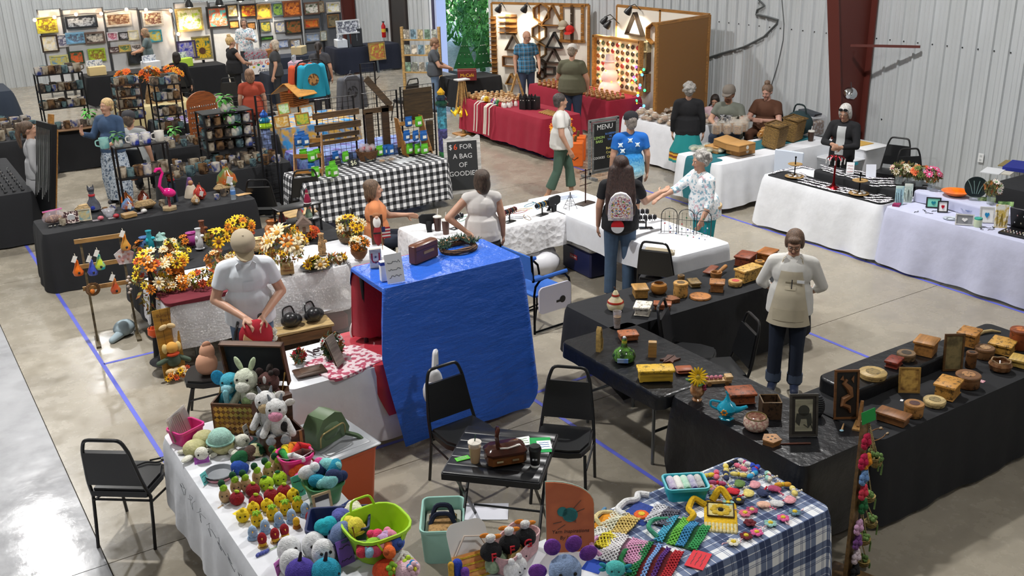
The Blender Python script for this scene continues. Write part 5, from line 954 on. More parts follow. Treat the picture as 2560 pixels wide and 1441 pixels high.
p=at(1128,1385,0);t=ctn('mint_tote','mint green lined tote holding navy and tan woven sandals on the floor',V3((p.x,p.y+.1,0)),.3,.44,.28,mat('a8d8cc','cloth'),-.55,.9,.05,[('lining',('ddd6c8','cloth'),[('x',(0,0,.17),(.25,.39,.02),.01)])],'tote')
q=V3((p.x,p.y+.1,.23));make('woven_sandals','navy and tan woven sandals lying in the mint tote','sandals',q,[('strap',('1f2740','cloth'),[('t',rp([(-.08,.0,.0),(-.05,.05,.09),(.05,.05,.09),(.08,0,.0)]),.018,6),('t',rp([(-.09,-.06,0),(-.05,-.03,.07),(.05,-.03,.07),(.09,-.06,0)]),.016,6)]),('sole',('b08a58','S'),[('x',(0,-.06,-.02),(.2,.28,.03),.012)])],-.55)
p=at(2100,1445,0);t=thing('flower_stand','tall wooden post hung with crocheted flowers and macrame plant hangers','display stand',(4.86,3.5,0),.3)
B().box((0,0,.62),(.1,.022,1.24)).bd('post',mat('8a6a3c','W'),t);B().cbox((0,0,0),(.3,.3,.03)).bd('base',mat('7a5c34','W'),t);q=B();q.T=trs((-.01,-.03,1.22),(-.2,0,-.3));q.box((0,0,.05),(.13,.003,.08));q.bd('price_card',mat('128a3c','paper'),t)
for i,(c,z,dx)in enumerate([('b81a44',1.12,-.06),('c01a4c',.98,-.07),('e8921e',.95,.0),('6f98cc',.84,-.02),('d83a50',.72,.0),('1f6a3a',.6,.03),('d8a8cc',.46,-.01),('7a4a8a',.34,.0),('e0d0d8',.22,.01),('15151a',.1,.02)]):
 b=B();[b.sph((dx+.036*cos(a),-.04,z+.036*sin(a)),(.022,.018,.022),8,6)for a in[k*2*PI/7 for k in range(7)]];b.sph((dx,-.055,z),.022,8,6);b.bd('crocheted_flower',mat(c,'K'),t)
for i,(z,dx)in enumerate([(.92,.13),(.86,.2),(.62,.15),(.36,.26),(.28,.16),(.08,.2)]):
 b=B();b.tube([(.03,-.02,min(1.2,z+.35)),(dx-.03,-.03,z)],.004,4);b.tube([(.03,-.02,min(1.2,z+.35)),(dx+.04,-.03,z)],.004,4);cd_=b.bd('hanger_cord',mat('c2ab78','S'),t)
 b=B();b.lathe([(.02,-.05),(.04,-.03),(.045,0),(.04,0),(.001,-.02)],12,(dx,-.03,z));b.bd('hanger_basket',mat('a08a4e','S'),t);b=B();[b.sph((dx+_g.uniform(-.03,.03),-.03+_g.uniform(-.03,.03),z+_g.uniform(.0,.035)),.016,6,5)for _ in range(9)];b.tube([(dx+.03,-.05,z),(dx+.05,-.06,z-.05),(dx+.045,-.06,z-.12)],.006,5);b.bd('crocheted_plant',mat('6a8a4a','K'),t)
BC=V3((3.235,5.24,0));t=thing('bistro_table','black slatted folding bistro table','table',BC,radians(-46));mb=mat('1a1b1e','P')
for k in range(6):B().cbox((0,-.28+.112*k,.7),(.67,.107,.022),.004).bd('slat',mb,t)
for y in(-.335,.335):B().box((0,y,.69),(.68,.02,.045)).bd('edge_rail',mb,t)
for x in(-.335,.335):B().box((x,0,.69),(.02,.66,.045)).bd('edge_rail',mb,t)
for x in(-.28,.28):
 for s in(1,-1):B().tube([(x+s*.012,-s*.29,0),(x+s*.012,s*.25,.69)],.012,6).bd('leg',mb,t)
for y in(-.22,.22):B().cyl((-.28,y,.12),(.28,y,.12),.009,n=6).bd('crossbar',mb,t)
BZ=.723
make('iced_coffee','plastic cup of iced coffee with domed lid and straw on the bistro table','drink',Z('y',562,1120,BZ),[('cup',('c2a27c','P'),[('l',[(.03,0),(.031,.004),(.043,.12),(.044,.122)])]),('clear_rim',('d8d2c8','F'),[('l',[(.0435,.12),(.046,.15),(.045,.152)])]),('lid',('d5cfc4','P'),[('l',[(.048,.15),(.048,.158),(.03,.162),(.001,.163)])]),('S',('2a4a3a','p_'),[('c',(0,0,.15),(.01,0,.21),.004)])])
p=Z('y',850,1160,BZ);t=thing('leather_handbag','glossy brown leather handbag with a standing strap on the bistro table','bag',p+V3((.03,.05,0)),fc(p,.25));ML=mat('3a1c14','G')
B().cbox((0,0,0),(.27,.17,.13),.025).bd('body',mat('6a3e1e','G'),t);B().cbox((0,-.003,.065),(.285,.185,.075),.03).bd('flap',ML,t);B().tube(rp([(-.06,-.05,.13),(-.07,-.05,.24),(-.05,-.02,.27),(-.04,.05,.25),(-.04,.06,.13)]),.014,6).bd('strap',ML,t)
for x in(-.06,.05):B().box((x,-.094,.06),(.045,.006,.014)).bd('buckle',mat('d8c49a','M'),t)
B().tube([(-.05,-.06,.145),(.0,-.08,.15),(.09,-.05,.145)],.006,6).bd('cord',mat('d8d2c8'),t)
t=make('travel_cup','black paper coffee cup with a white base on the bistro table','drink',Z('y',1130,1160,BZ),[('cup',('151517','P'),[('l',[(.031,.012),(.042,.13)])]),('sleeve_base',('e2e0dc','p_'),[('l',[(.03,0),(.033,.012),(.031,.02)])]),('lid',('0e0e10','P'),[('l',[(.044,.128),(.045,.138),(.04,.15),(.036,.158),(.001,.155)])]),('print',('b8b8b8','p_'),[('b',(-.012,-.037,.07),(.014,.002,.012)),('b',(.008,-.038,.07),(.014,.002,.012))])],fc(Z('y',1130,1160)))
flat('green_leaflet','green and white leaflet beneath the black cup',Z('y',1180,960,BZ),.15,.21,'159a4c',-.55,'leaflet',None,.002);flat('white_leaflet','white leaflet with a leaf picture behind the handbag',Z('y',990,930,BZ),.16,.12,'e9ebe8',-.3,'leaflet','6aa05a',.002);flat('note_pad','white and blue note card on the green leaflet',Z('y',1215,960,BZ+.003),.1,.12,'e6eaf2',-.5,'leaflet','2a6ab0',.002);flat('snack_packet','small green and clear packet at the left of the iced coffee',Z('y',440,1090,BZ),.1,.05,'5ac83a',-.15,'packet','d8e0d8',.004)
flat('paper_sheet','white sheets of paper on the floor under the bistro table',at(1205,1281,0),.4,.22,'dcdde6',-.6,'paper',None,.006)
make('carrier_bag','white plastic carrier bag hanging from the bistro chair back','bag',at(1086,968,.7),[('body',('dcdcdf','P'),[('s',(0,0,-.05),(.075,.1,.13)),('s',(.01,0,.06),(.05,.07,.1))]),('handle',('dcdcdf','P'),[('t',rp([(-.01,0,.1),(.06,0,.27),(.1,0,.28),(.09,0,.16)]),.02,5)])],.8)
make('clear_bag','crumpled clear plastic bag on the floor behind the bistro chair','bag',at(1140,1060,0),[('body',('cfccc2','F'),[('s',(0,0,.1),(.16,.13,.1),(.2,.1,0)),('s',(.08,.03,.13),(.09,.08,.08))])])
p=at(1652,690,.45);make('chair_cushion','beige fabric cushion standing on the chair behind the backpack girl','cushion',V3((p.x,p.y,.477)),[('pad',('b0a389','cloth'),[('x',(0,.1,0),(.34,.08,.33),.035)]),('piping',('d8cfba','cloth'),[('t',[(-.16,.06,.02),(.16,.06,.02),(.16,.06,.31),(-.16,.06,.31)],.007,5,True)])],face(.75,.5))
make('peach_bag','peach paper bag sitting on the chair behind the trunk','bag',at(520,935,.475),[('body',('c9977a','paper'),[('s',(0,0,.1),(.1,.08,.11)),('s',(.02,.01,.2),(.07,.06,.09))]),('fold',('b9866a','paper'),[('s',(.02,0,.28),(.04,.02,.03))])])
make('chair_strap','black camera strap lying on the seat of the left chair','strap',at(372,1163,.475),[('loop',('1b1b1d','cloth'),[('t',rp([(-.1,-.02,.01),(-.02,.03,.012),(.06,.0,.012),(.12,.04,.01),(.1,.07,.012),(.0,.05,.01)]),.007,5)]),('clip',('b0b0b4','M'),[('b',(.1,.05,.012),(.035,.015,.012))])],-.4)
def cwbox(lab,k,x,y,w,d,h,c,rz,pat='cv',z=TZ,lip=.008,feet=False,cat='box',c2=None,side=True):
 P=[('body',(c,'cv' if side else 'W',c2,1.)if side else(c,'W',c2),[('x',(0,0,.006 if feet else 0),(w-.016,d-.016,h-.02),.003)]),('lid',(dark(c,1.06),pat,c2),[('x',(0,0,h-.022),(w+lip,d+lip,.022),.004)])]
 if feet:P.append(('*foot',(dark(c,.8),'W'),[('x',(sx*(w/2-.02),sy*(d/2-.02),0),(.025,.025,.012),.003)for sx in(-1,1)for sy in(-1,1)]))
 if side:P.append(('rim',(dark(c,.9),'W'),[('x',(0,0,0),(w,d,.01),.003)]))
 return make('carved_box',lab,cat,Z(k,x,y,z),P,rz)
def rbox(lab,k,x,y,r,h,c,c2=None,z=TZ,top=None,feet=False,ov=1.):
 P=[('body',(c,'cv',c2,.8),[('l',[(r*.95,0),(r,.008),(r,h-.025)],24)]),('lid',(dark(c,1.08),'W'),[('l',[(r*1.03,h-.025),(r*1.05,h-.018),(r*1.05,h-.006),(r*.98,h)],24)],[('inlay',(top or dark(c,.5),'cv',dark(c,.3),1.4),[('l',[(r*.55,h),(r*.55,h+.002)],20)])])]
 if feet:P.append(('*foot',(dark(c,.8),'W'),[('s',(r*.7*cos(a),r*.7*sin(a),-.0),(.015,.015,.012))for a in(.5,2.6,4.7)]))
 return make('round_box',lab,'box',Z(k,x,y,z),P)
NE=.32
cwbox('honey wooden box with a yellow bird on its lid','p',660,480,.17,.14,.1,'b98a44',NE+.75,'W',side=False)
cwbox('whitewashed fretwork box with floral pattern','p',680,610,.17,.14,.09,'e4dccb',NE+.4,'cv',lip=.016,c2='8d8272');cwbox('small open reddish tray box','p',828,575,.1,.16,.06,'9a5530',NE+.5,'W',side=False)
make('gourd','cream gourd bottle with red and yellow bands','gourd',Z('p',475,590),[('body',('d8c99a','C','e8dcb8'),[('l',[(.03,0),(.07,.02),(.083,.06),(.07,.1),(.04,.135),(.03,.165),(.022,.19),(.008,.205)])]),('band',('a8321f','G'),[('l',[(.076,.082),(.08,.085),(.074,.1),(.07,.1)]),('l',[(.04,.15),(.037,.15),(.033,.165),(.03,.165)])]),('stem',('6a3a20','W'),[('t',[(0,0,.2),(-.005,0,.22),(-.02,0,.24)],.005,6)])])
make('round_gourd_bowl','smooth round golden-brown gourd bowl','bowl',Z('p',800,465),[('bowl',('9a6a34','G'),[('l',[(.035,0),(.07,.02),(.085,.06),(.075,.1),(.05,.115),(.045,.11),(.06,.08)])]),('rim',('6a4420','W'),[('t',[(.048*cos(a),.048*sin(a),.114)for a in[i*PI/8 for i in range(16)]],.005,5,True)])])
rbox('tall pale round box on three feet with flower cut-out lid','p',963,480,.07,.14,'c99a54',feet=True);cwbox('small green-brown carved box with mossy lid','p',1065,400,.15,.1,.05,'7a6234',NE+.8);rbox('tiny brown round cup behind the mossy box','p',968,360,.035,.05,'7a5a30')
make('wooden_plaque','round carved wooden trivet lying flat','trivet',Z('p',1112,495),[('disc',('b9793c','cv','6a3c18',1.2),[('l',[(.095,0),(.105,.006),(.105,.016),(.095,.02),(.001,.02)],32)]),('rim',('a86c34','W'),[('t',[(.1*cos(a),.1*sin(a),.018)for a in[i*PI/14 for i in range(28)]],.005,5,True)])])
make('heart_box','small brown heart-shaped carved box','box',Z('p',905,525),[('body',('7a4a28','cv','3c2010'),[('p',[(0,-.07),(.06,-.01),(.06,.04),(.03,.06),(0,.04),(-.03,.06),(-.06,.04),(-.06,-.01)],0,.03)]),('lid',('8a5530','W'),[('p',[(0,-.075),(.064,-.01),(.064,.043),(.03,.065),(0,.043),(-.03,.065),(-.064,.043),(-.064,-.01)],.03,.042)])],.6)
cwbox('square brown box with carved lid near the scoop','p',1237,440,.14,.14,.1,'9a6636',NE+.45,side=False);rbox('round pale box with a pink rose inlay','p',1375,400,.068,.05,'c79a58',top='c04a44',ov=1.1)
make('wooden_scoop','wooden scoop with a long handle','scoop',Z('p',1230,350),[('bowl',('a8713a','W'),[('l',[(.04,0),(.055,.02),(.06,.07),(.05,.07),(.04,.02),(.001,.014)])]),('handle',('b07a40','W'),[('k',(.04,.02,.05),(.2,.12,.06),.018,.022)])],-.15)
make('wooden_stand','flat reddish board resting on a block','board',Z('p',1190,310),[('board',('8a4a30','W'),[('x',(0,0,.03),(.24,.09,.02),.006)]),('block',('5a3422','W'),[('x',(.02,0,0),(.1,.06,.03),.004)])],.45)
cwbox('large mahogany carved box at the far end','p',1450,240,.23,.17,.11,'7a3a20',NE+.1);cwbox('orange-brown chest with pale label behind the apron woman','p',1620,205,.22,.16,.1,'a8662a',NE,'W',side=False);rbox('small ribbed honey pot by the mahogany box','p',1556,265,.05,.07,'b8843c');cwbox('long light chest with carved birds','p',1470,355,.28,.14,.13,'c29a50',NE-.25)
make('glass_tumbler','clear tumbler with a patterned sleeve at the table corner','tumbler',Z('p',488,720,.745),[('glass',('d6cfd0','F'),[('l',[(.028,0),(.04,.16),(.036,.16),(.026,.01)])]),('contents',('8a6a3a','S'),[('l',[(.025,.005),(.034,.11),(.001,.112)])])])
make('leaf_carving','upright pale wooden wing carving','carving',Z('p',355,895),[('slab',('c9a55e','W'),[('p',[(-.03,0),(.035,0),(.04,.1),(.02,.13),(.015,.2),(-.005,.23),(-.025,.2),(-.03,.1)],-.02,.02,XZ)]),('groove',('8a6a34','W'),[('t',[(.0,-.022,.03),(.01,-.022,.1),(-.005,-.022,.19)],.004)])],.5)
cwbox('reddish box with a carved wolf on the lid','p',570,800,.17,.13,.06,'a05a30',NE-.75,'cv',side=False,lip=.0)
make('painted_bottle','squat dark bottle painted with a green landscape and silver stopper','bottle',Z('p',540,970),[('body',('23381f','C','5a8a3a',2.),[('l',[(.05,0),(.09,.02),(.1,.055),(.08,.1),(.03,.13),(.022,.17),(.02,.2)])]),('scene',('5a7ab0','paint','9ab0d0'),[('b',(-.01,-.098,.045),(.09,.012,.035))]),('neck',('a8a030','leaf'),[('l',[(.023,.14),(.022,.19),(.02,.19)])]),('stopper',('c8c8cc','ch'),[('s',(0,0,.21),.018)])],fc(Z('p',540,970)))
make('phone_stand','light maple block stand standing upright','stand',Z('p',752,935),[('block',('c9a066','W'),[('x',(0,.02,0),(.07,.05,.13),.004)]),('rest',('a87c40','W'),[('b',(0,-.012,.05),(.07,.02,.1),(-.15,0,0))])],fc(Z('p',752,935)))
cwbox('long yellow-stained fretwork chest with brass corners','p',775,1110,.28,.12,.11,'cda52c',-.55,'cv',lip=.014,feet=True,side=False);make('leaf_trivet','dark carved maple leaf lying flat','carving',Z('p',885,970),[('leaf',('5a2c18','W'),[('p',[(-.1,0),(-.04,.03),(-.06,.06),(0,.05),(.06,.07),(.09,.02),(.06,-.02),(.08,-.05),(.0,-.04),(-.04,-.06),(-.03,-.02)],0,.018)]),('vein',('3a1a0c','W'),[('t',[(-.09,0,.018),(0,.01,.02),(.08,.02,.018)],.004)])],.2);make('oval_box','reddish oval box behind the sunflower vase','box',Z('p',990,1060),[('body',('9a4a24','W'),[('x',(0,0,0),(.13,.09,.035),.03)]),('lid',('a8552a','W'),[('x',(0,0,.035),(.135,.095,.014),.006)])],-.5)
t=make('flower_vase','patterned brown vase holding a yellow sunflower','vase',Z('q',488,760),[('vase',('8a5a34','C','c9966a',2.),[('l',[(.035,0),(.038,.012),(.025,.025),(.05,.06),(.058,.09),(.045,.13),(.04,.145),(.035,.145),(.045,.1)])]),('leaf',('3f6a34','leaf'),[('s',(-.05,-.02,.17),(.05,.02,.012),(0,.4,.2)),('s',(.03,-.04,.165),(.04,.02,.01),(0,-.3,1)),('s',(.0,.04,.17),(.04,.02,.012),(.3,0,1.6))]),('petal',('f0c41a','cloth'),[('s',(.045*cos(a),-.035+.018*sin(a),.215+.045*sin(a)),(.034,.008,.009),(0,-a,0),8,5)for a in[i*PI/8 for i in range(16)]]),('sunflower_heart',('c9a82a','cloth'),[('s',(0,-.045,.215),(.018,.012,.018))]),('*small_flower',('8a2a44','cloth'),[('s',(.05,-.03,.14),.016),('s',(.055,-.03,.115),.014)]),('stem',('4a6a34','p_'),[('c',(0,0,.1),(0,-.02,.21),.005)])],fc(Z('q',488,760)))
make('wood_truck','pale wooden toy flower cart behind the vase','toy',Z('q',660,620),[('bed',('c8a06a','W'),[('x',(0,0,.015),(.22,.07,.03),.004)]),('cab',('d6b07a','W'),[('x',(.09,0,.045),(.06,.065,.03),.004)]),('flowers',('c97a8a','cloth'),[('s',(-.08+.035*i,.0,.06),.018,None,8,6)for i in range(4)]),('*wheel',('8a6234','W'),[('c',(x,-.04,.018),(x,-.03,.018),.018)for x in(-.07,.07)])],-.5)
cwbox('square mahogany fretwork box beside the blue teapot','q',860,760,.2,.15,.09,'8a4522',-.5,'cv',lip=.012)
make('teapot','glossy turquoise genie-lamp teapot with an orange flower','teapot',Z('q',740,910),[('body',('1b93b0','C','1f9ab8'),[('l',[(.035,.03),(.06,.045),(.075,.08),(.06,.115),(.03,.135),(.018,.16),(.01,.18),(.006,.2)])]),('*foot',('1b93b0','G'),[('l',[(.06,0),(.05,.012),(.022,.025),(.03,.04)],6)]),('spout',('1b93b0','G'),[('t',[(.06,0,.075),(.105,0,.09),(.145,0,.115)],[.028,.018,.012],10)]),('handle',('1b93b0','G'),[('t',rp([(-.06,0,.06),(-.12,0,.08),(-.12,0,.13),(-.05,0,.125)]),.009,8)]),('finial',('1b93b0','G'),[('k',(0,0,.195),(-.012,0,.215),.009,.005)]),('flower',('d8861e','G'),[('s',(-.01+.018*cos(a),-.071,.075+.018*sin(a)),(.009,.006,.009),None,8,5)for a in[i*PI/3 for i in range(6)]])],fc(Z('q',740,910),-.1))
make('clay_bowl','speckled red and white round clay bowl','bowl',Z('q',990,1010),[('bowl',('b98a80','C','e0cdb8',4.),[('l',[(.045,0),(.075,.015),(.092,.05),(.088,.085),(.075,.105),(.068,.103),(.078,.08),(.08,.05),(.05,.02),(.001,.016)])]),('rim',('6a5a34','C'),[('t',[(.072*cos(a),.072*sin(a),.105)for a in[i*PI/10 for i in range(20)]],.005,5,True)])])
make('lantern_box','dark open square lantern box with carved flowers','box',Z('q',1110,890),[('side',('4a3624','cv','1a120a',.9),[('b',(0,-.068,.07),(.14,.008,.14)),('b',(0,.068,.07),(.14,.008,.14)),('b',(-.068,0,.07),(.008,.13,.14)),('b',(.068,0,.07),(.008,.13,.14))]),('floor',('7a5a34','W'),[('b',(0,0,.005),(.13,.13,.01))]),('inner_lip',('8a6a3c','W'),[('t',[(-.066,-.066,.14),(.066,-.066,.14),(.066,.066,.14),(-.066,.066,.14)],.004,4,True)])],-.6)
def framed(lab,k,x,y,w,h,fcol,ccol,c2,rz,tilt=.3,art=None,z=TZ,ft=.02,mount=None,name='framed_picture',kind='paint'):
 p=x if isinstance(x,V3)else Z(k,x,y,z);t=thing(name,lab,'picture',p,rot=(-tilt,0,rz))
 for q in(((-w/2+ft/2,0,h/2),(ft,ft,h)),((w/2-ft/2,0,h/2),(ft,ft,h)),((0,0,ft/2),(w-2*ft,ft,ft)),((0,0,h-ft/2),(w-2*ft,ft,ft))):B().box(*q).bd('frame_bar',mat(fcol,'W'),t)
 B().box((0,.003,h/2),(w-ft,.006,h-ft)).bd('panel',mat(ccol,kind,c2),t)
 if mount:B().box((0,-.0015,h/2),(w-2*ft-mount,.004,h-2*ft-mount)).bd('mount',mat(art or 'b9a37c','W'),t)
 return t
t=framed('grey framed fretwork of a hatted figure','q',1400,1070,.2,.31,'4a4640','2a2724','2a2724',fc(Z('q',1400,1070),.3),.22,'a8a48c',ft=.016,mount=.045,kind='W');b=B()
b.prism(ring(.0,.19,.04,14),.0036,.006,XZ);b.prism([(-.05,.17),(.05,.17),(.06,.1),(.03,.06),(.02,.13),(-.02,.13),(-.03,.08),(-.06,.11)],.0036,.006,XZ);b.tube([(.0,-.005,.09),(.03,-.005,.07),(.045,-.005,.11),(.06,-.005,.06)],.004,4);b.bd('cut_figure',mat('35362f'),t)
t=framed('brown framed fretwork of a curled dragon','q',1740,930,.18,.37,'7a4e26','171514','171514',fc(Z('q',1740,930),.35),.2,ft=.016,kind='W');b=B();b.tube([(.0,-.006,.3),(-.02,-.006,.27),(.02,-.006,.23),(.03,-.006,.18),(-.02,-.006,.15),(-.03,-.006,.11),(.02,-.006,.09),(.03,-.006,.05)],[.012,.018,.024,.024,.026,.022,.018,.006],6);b.prism([(-.05,.3),(-.03,.33),(-.02,.29)],.004,.008,XZ);b.prism([(.03,.3),(.05,.33),(.05,.27)],.004,.008,XZ);b.bd('cut_dragon',mat('8a5c36','W'),t)
make('fabric_bundle','dark ribbed cloth bundle behind the dragon frame','cloth',Z('q',1520,880),[('bundle',('26282c','S','101114'),[('s',(0,0,.08),(.05,.07,.1))]),('band',('1a1b1e','cloth'),[('l',[(.052,.07),(.055,.075),(.055,.09),(.052,.095)],14)])])
make('pentagon_box','small pentagonal wooden box with cut-out suit marks','box',Z('q',1125,1130),[('body',('a06a34','W'),[('p',ring(0,0,.065,5),0,.035)]),('lid',('b98248','W'),[('p',ring(0,0,.072,5),.035,.045)]),('inlay',('3a2412','W'),[('s',(.025*cos(a),.025*sin(a),.045),(.01,.01,.002),None,8,4)for a in(.3,1.9,3.4,5)])],.3)
make('wooden_pen','brown wooden knitting pin lying on the teapot table','pin',Z('q',1330,1140),[('rod',('6a3420','W'),[('c',(-.1,.04,.008),(.1,-.04,.008),.007)]),('tip',('c8ccd0','M'),[('c',(-.1,.04,.008),(-.115,.046,.008),.008)])],-.2)
make('whale_carving','standing wooden mermaid carving on a plank base','carving',Z('r',410,1080),[('figure',('9a6a34','W'),[('p',[(-.06,0),(.04,0),(.03,.06),(.045,.13),(.03,.19),(-.0,.2),(-.015,.15),(-.04,.07),(-.07,.03)],-.01,.01,XZ)]),('base',('b98a4e','W'),[('x',(0,0,0),(.2,.07,.02),.004)])],.5)
make('carved_spoon','pale carved spoon with a blue tip lying by the mermaid carving','spoon',Z('r',265,1100),[('handle',('c9a070','W'),[('k',(-.03,-.02,.008),(.05,.03,.008),.008,.005)]),('tip',('9ac0d0','G'),[('s',(-.04,-.026,.008),(.016,.014,.006))])])
make('wooden_necklace','wooden bead necklace with leaf charms curled on the black cloth','necklace',Z('r',570,1170),[('cord',('a8713a','W'),[('t',[(.1*cos(a)*(1+.2*sin(2*a)),.05*sin(a),.004)for a in[i*PI/9 for i in range(16)]],.003,5)]),('*bead',('d8b88a','W'),[('s',(.1,.02,.008),(.02,.01,.008)),('s',(.06,-.05,.008),(.018,.008,.007)),('s',(-.06,.05,.008),(.02,.009,.007))]),('charm',('d8dade','ch'),[('s',(-.12,-.02,.006),(.025,.01,.004))])],.2)
cwbox('tall walnut book box with a carved rose','r',725,1040,.12,.22,.075,'8a5a30',.25,'W',side=False)
for x,y,r,h,c,top,lab in[(920,980,.068,.1,'a8763c','4a2420','round carved box with a dark medallion lid beside the rose book box'),(1120,880,.078,.045,'cbb27c','8a7a50','shallow pale round box with etched flowers'),(1430,700,.09,.1,'7a5230','a87a4c','round box with carved hawk lid'),(1590,430,.075,.09,'7a5634','b08a60','brown round box with a lattice medallion')]:rbox(lab,'r',x,y,r,h,c,top=top)
cwbox('golden box with a carved butterfly wheel on the lid','r',1240,790,.2,.15,.12,'b9853a',.3,'cv',lip=.014,feet=True);framed('small scalloped fretwork panel of a heron','r',880,770,.16,.2,'a8803c','5c3a16','c9a050',fc(Z('r',880,770),.3),.25,ft=.014)
rbox('rustic pale log-slice box on the crinkled riser','r',535,620,.1,.05,'c2a468',z=.862,top='8a7440');cwbox('small red-brown box with a raised tray on the riser','r',735,510,.14,.1,.06,'7a2c18',.3,'cv',z=.862);rbox('grey-brown round box with a rosette on the riser','r',850,450,.07,.06,'7a6040',z=.862);cwbox('two-tone book-shaped box on the riser','r',1035,390,.18,.16,.12,'b07a3e',.35,'W',z=.862,side=False)
cwbox('pale fretwork box half hidden behind the dragon frame','r',310,700,.12,.1,.06,'c9a560',.3,z=.862)
framed('tall wooden frame with a glass heron picture','r',1290,560,.16,.31,'6a4a26','5a5034','8a7a50',fc(Z('r',1290,560),.45),.12,ft=.016)
cwbox('box with a carved dragonfly lid on the long table','r',1440,300,.18,.15,.12,'a87434',.3,'cv',z=.8);rbox('dark ribbed bamboo cup','r',1460,520,.042,.13,'6a4420',top='2c1a0c');make('bark_bowl','rough brown bark bowl','bowl',Z('r',1740,560),[('bowl',('6a4428','C','8a6444',2.),[('l',[(.04,0),(.08,.02),(.092,.06),(.075,.09),(.065,.088),(.075,.06),(.04,.02),(.001,.018)])]),('rim',('9a7a54','W'),[('t',[(.07*cos(a),.07*sin(a),.09+.005*sin(5*a))for a in[i*PI/10 for i in range(20)]],.007,5,True)])])
cwbox('golden box with a dense fretwork lid','r',1760,370,.2,.18,.09,'bd8e3e',.3,'cv');rbox('tall orange-brown wooden canister at the right edge','r',1915,340,.08,.17,'8a4420',top='c4713a');cwbox('yellow lidded box at the right edge','r',1940,510,.14,.16,.07,'c2a050',.3,'W',side=False)
make('curved_carving','pale curved wooden handle on the long table','carving',Z('r',1640,210),[('handle',('c9b07a','W'),[('t',[(-.1,0,.012),(-.05,.015,.02),(.03,.012,.022),(.1,-.02,.012)],[.012,.016,.014,.008],8)]),('knob',('b89a64','W'),[('s',(-.1,0,.012),.016)])],-.3)
flat('price_disc','small pink and white price disc by the hawk box',Z('r',1565,660),.05,.05,'c98a94',.2,'tag','ffffff');flat('paper_tag','tiny white price tag behind the rose book box',Z('r',812,842),.03,.02,'e8e8ea',.4,'tag')
AZ=.765
_FM={}
def fmesh(c,c2,r,n=9):
 k=(c,c2,r,n)
 if k not in _FM:
  b=B()
  for i in range(n):a=2*PI*i/n;b.sph((r*.62*cos(a),r*.62*sin(a),r*.12),(r*.42,r*.2,r*.08),6,4,(0,-.25,a))
  b.m(1).sph((0,0,r*.16),(r*.34,r*.34,r*.16),8,5);_FM[k]=b.mesh('flower',[mat(c,'cloth'),mat(c2,'cloth')])
 return _FM[k]
AUT=[('eebb1c','6a3c18'),('e0801e','7a4418'),('ecdcb4','c9953a'),('c8481e','7a3014'),('f2cf2e','4a2c14')]
def arr(name,lab,pos,r,h,cols,n,seed,leaf='8a7a34',base=None,fs=.05,cat='flower arrangement',lf=70,rz=0):
 g=random.Random(seed);t=thing(name,lab,cat,pos,rz);z0=0;r*=1.2;h*=1.15;n=int(n*1.7);lf*=2
 if base:
  for q in base:link(q[0],pmesh(None,q[0],mat(*q[1]),q[2]),t)
  z0=base[0][3]if len(base[0])>3 else .08
 b=leafcloud('',None,(r*.85,r*.85,h*.5),lf,[0,1,2],seed,'',.035);o=b.bd('foliage',[mat(leaf,'leaf'),mat('a0622a','leaf'),mat('6a7a3a','leaf')],t,(0,0,z0+h*.45));o['kind']='stuff'
 for i in range(n):
  a=g.uniform(0,2*PI);u=g.uniform(-.1,1);q=sqrt(max(0,1-u*u));c=cols[i%len(cols)];d=V3((q*cos(a),q*sin(a),u))
  o=link('flower',fmesh(c[0],c[1],fs),t,(d.x*r*.85,d.y*r*.85,z0+h*.45+d.z*h*.5));o.rotation_euler=(d+V3((-.25,-.35,.25))).to_track_quat('Z','Y').to_euler();k=g.uniform(.7,1.15);o.scale=(k,k,k)
 return t
p0,p1=at(245,858,0),at(345,840,0);t=thing('gourd_rack','wooden ladder rack hung with painted gourds at the aisle','rack',((p0+p1)/2),atan2(p1 .y-p0 .y,p1 .x-p0 .x));w=(p1-p0).length;Mw=mat('b58a50','W');Md=mat('6a5c40','W')
for x in(-w/2,w/2):B().tube([(x,0,0),(x*.95,.12,1.15)],.017,4).bd('post',Md,t);B().box((x,.0,.012),(.05,.34,.024)).bd('foot',Md,t)
for z in(.62,.86,1.13):B().box((0,.12*z/1.15-.02,z),(w+.1,.02,.045)).bd('crossbar',Mw,t)
for i,(dx,z,c,c2,lab)in enumerate([(-.27,.9,'d86a1e','c8581a','orange dragon-ridged gourd hanging on the rack'),(-.13,.88,'3a4aa8','5a6ac0','blue painted gourd hanging on the rack'),(-.05,.93,'b8c83a','2aa0a8','yellow and teal painted gourd hanging on the rack'),(.06,.64,'b04a2c','d88a4a','red flower-painted gourd birdhouse on the rack'),(.23,1.1,'b8863a','d8781e','brown gourd bird ornament hooked on top of the rack')]):
 v=rotz(t.rotation_euler.z)@V3((dx,-.06,0));make('painted_gourd',lab,'gourd',t.location+v+V3((0,0,z-.1)),[('body',(c,'C',c2),[('l',[(.001,0),(.045,.015),(.055,.05),(.035,.09),(.02,.13),(.018,.17),(.005,.19)])]),('hole',('1a120c','p_'),[('s',(0,-.05,.05),(.014,.008,.014))]),('hanger',('c9c0a8','p_'),[('t',[(0,0,.18),(0,.02,.22),(0,.04,.24)],.003,4)]),('tag',('e8e6e0','paper'),[('b',(-.02,-.03,.2),(.045,.003,.07),(0,.5,.2))])],0)
v=rotz(t.rotation_euler.z);make('shell_plate','pale five-sided shell plate hanging on the rack','plate',t.location+v@V3((.2,-.04,.94)),[('plate',('d8d4d2','C','b98a8a'),[('p',ring(0,0,.105,5,a0=.3),0,.014,XZ)]),('spot',('b07a6a','p_'),[('s',(.05*cos(a),-.015,.05*sin(a)),(.014,.003,.014))for a in(.4,1.7,3,4.3,5.5)])],t.rotation_euler.z)
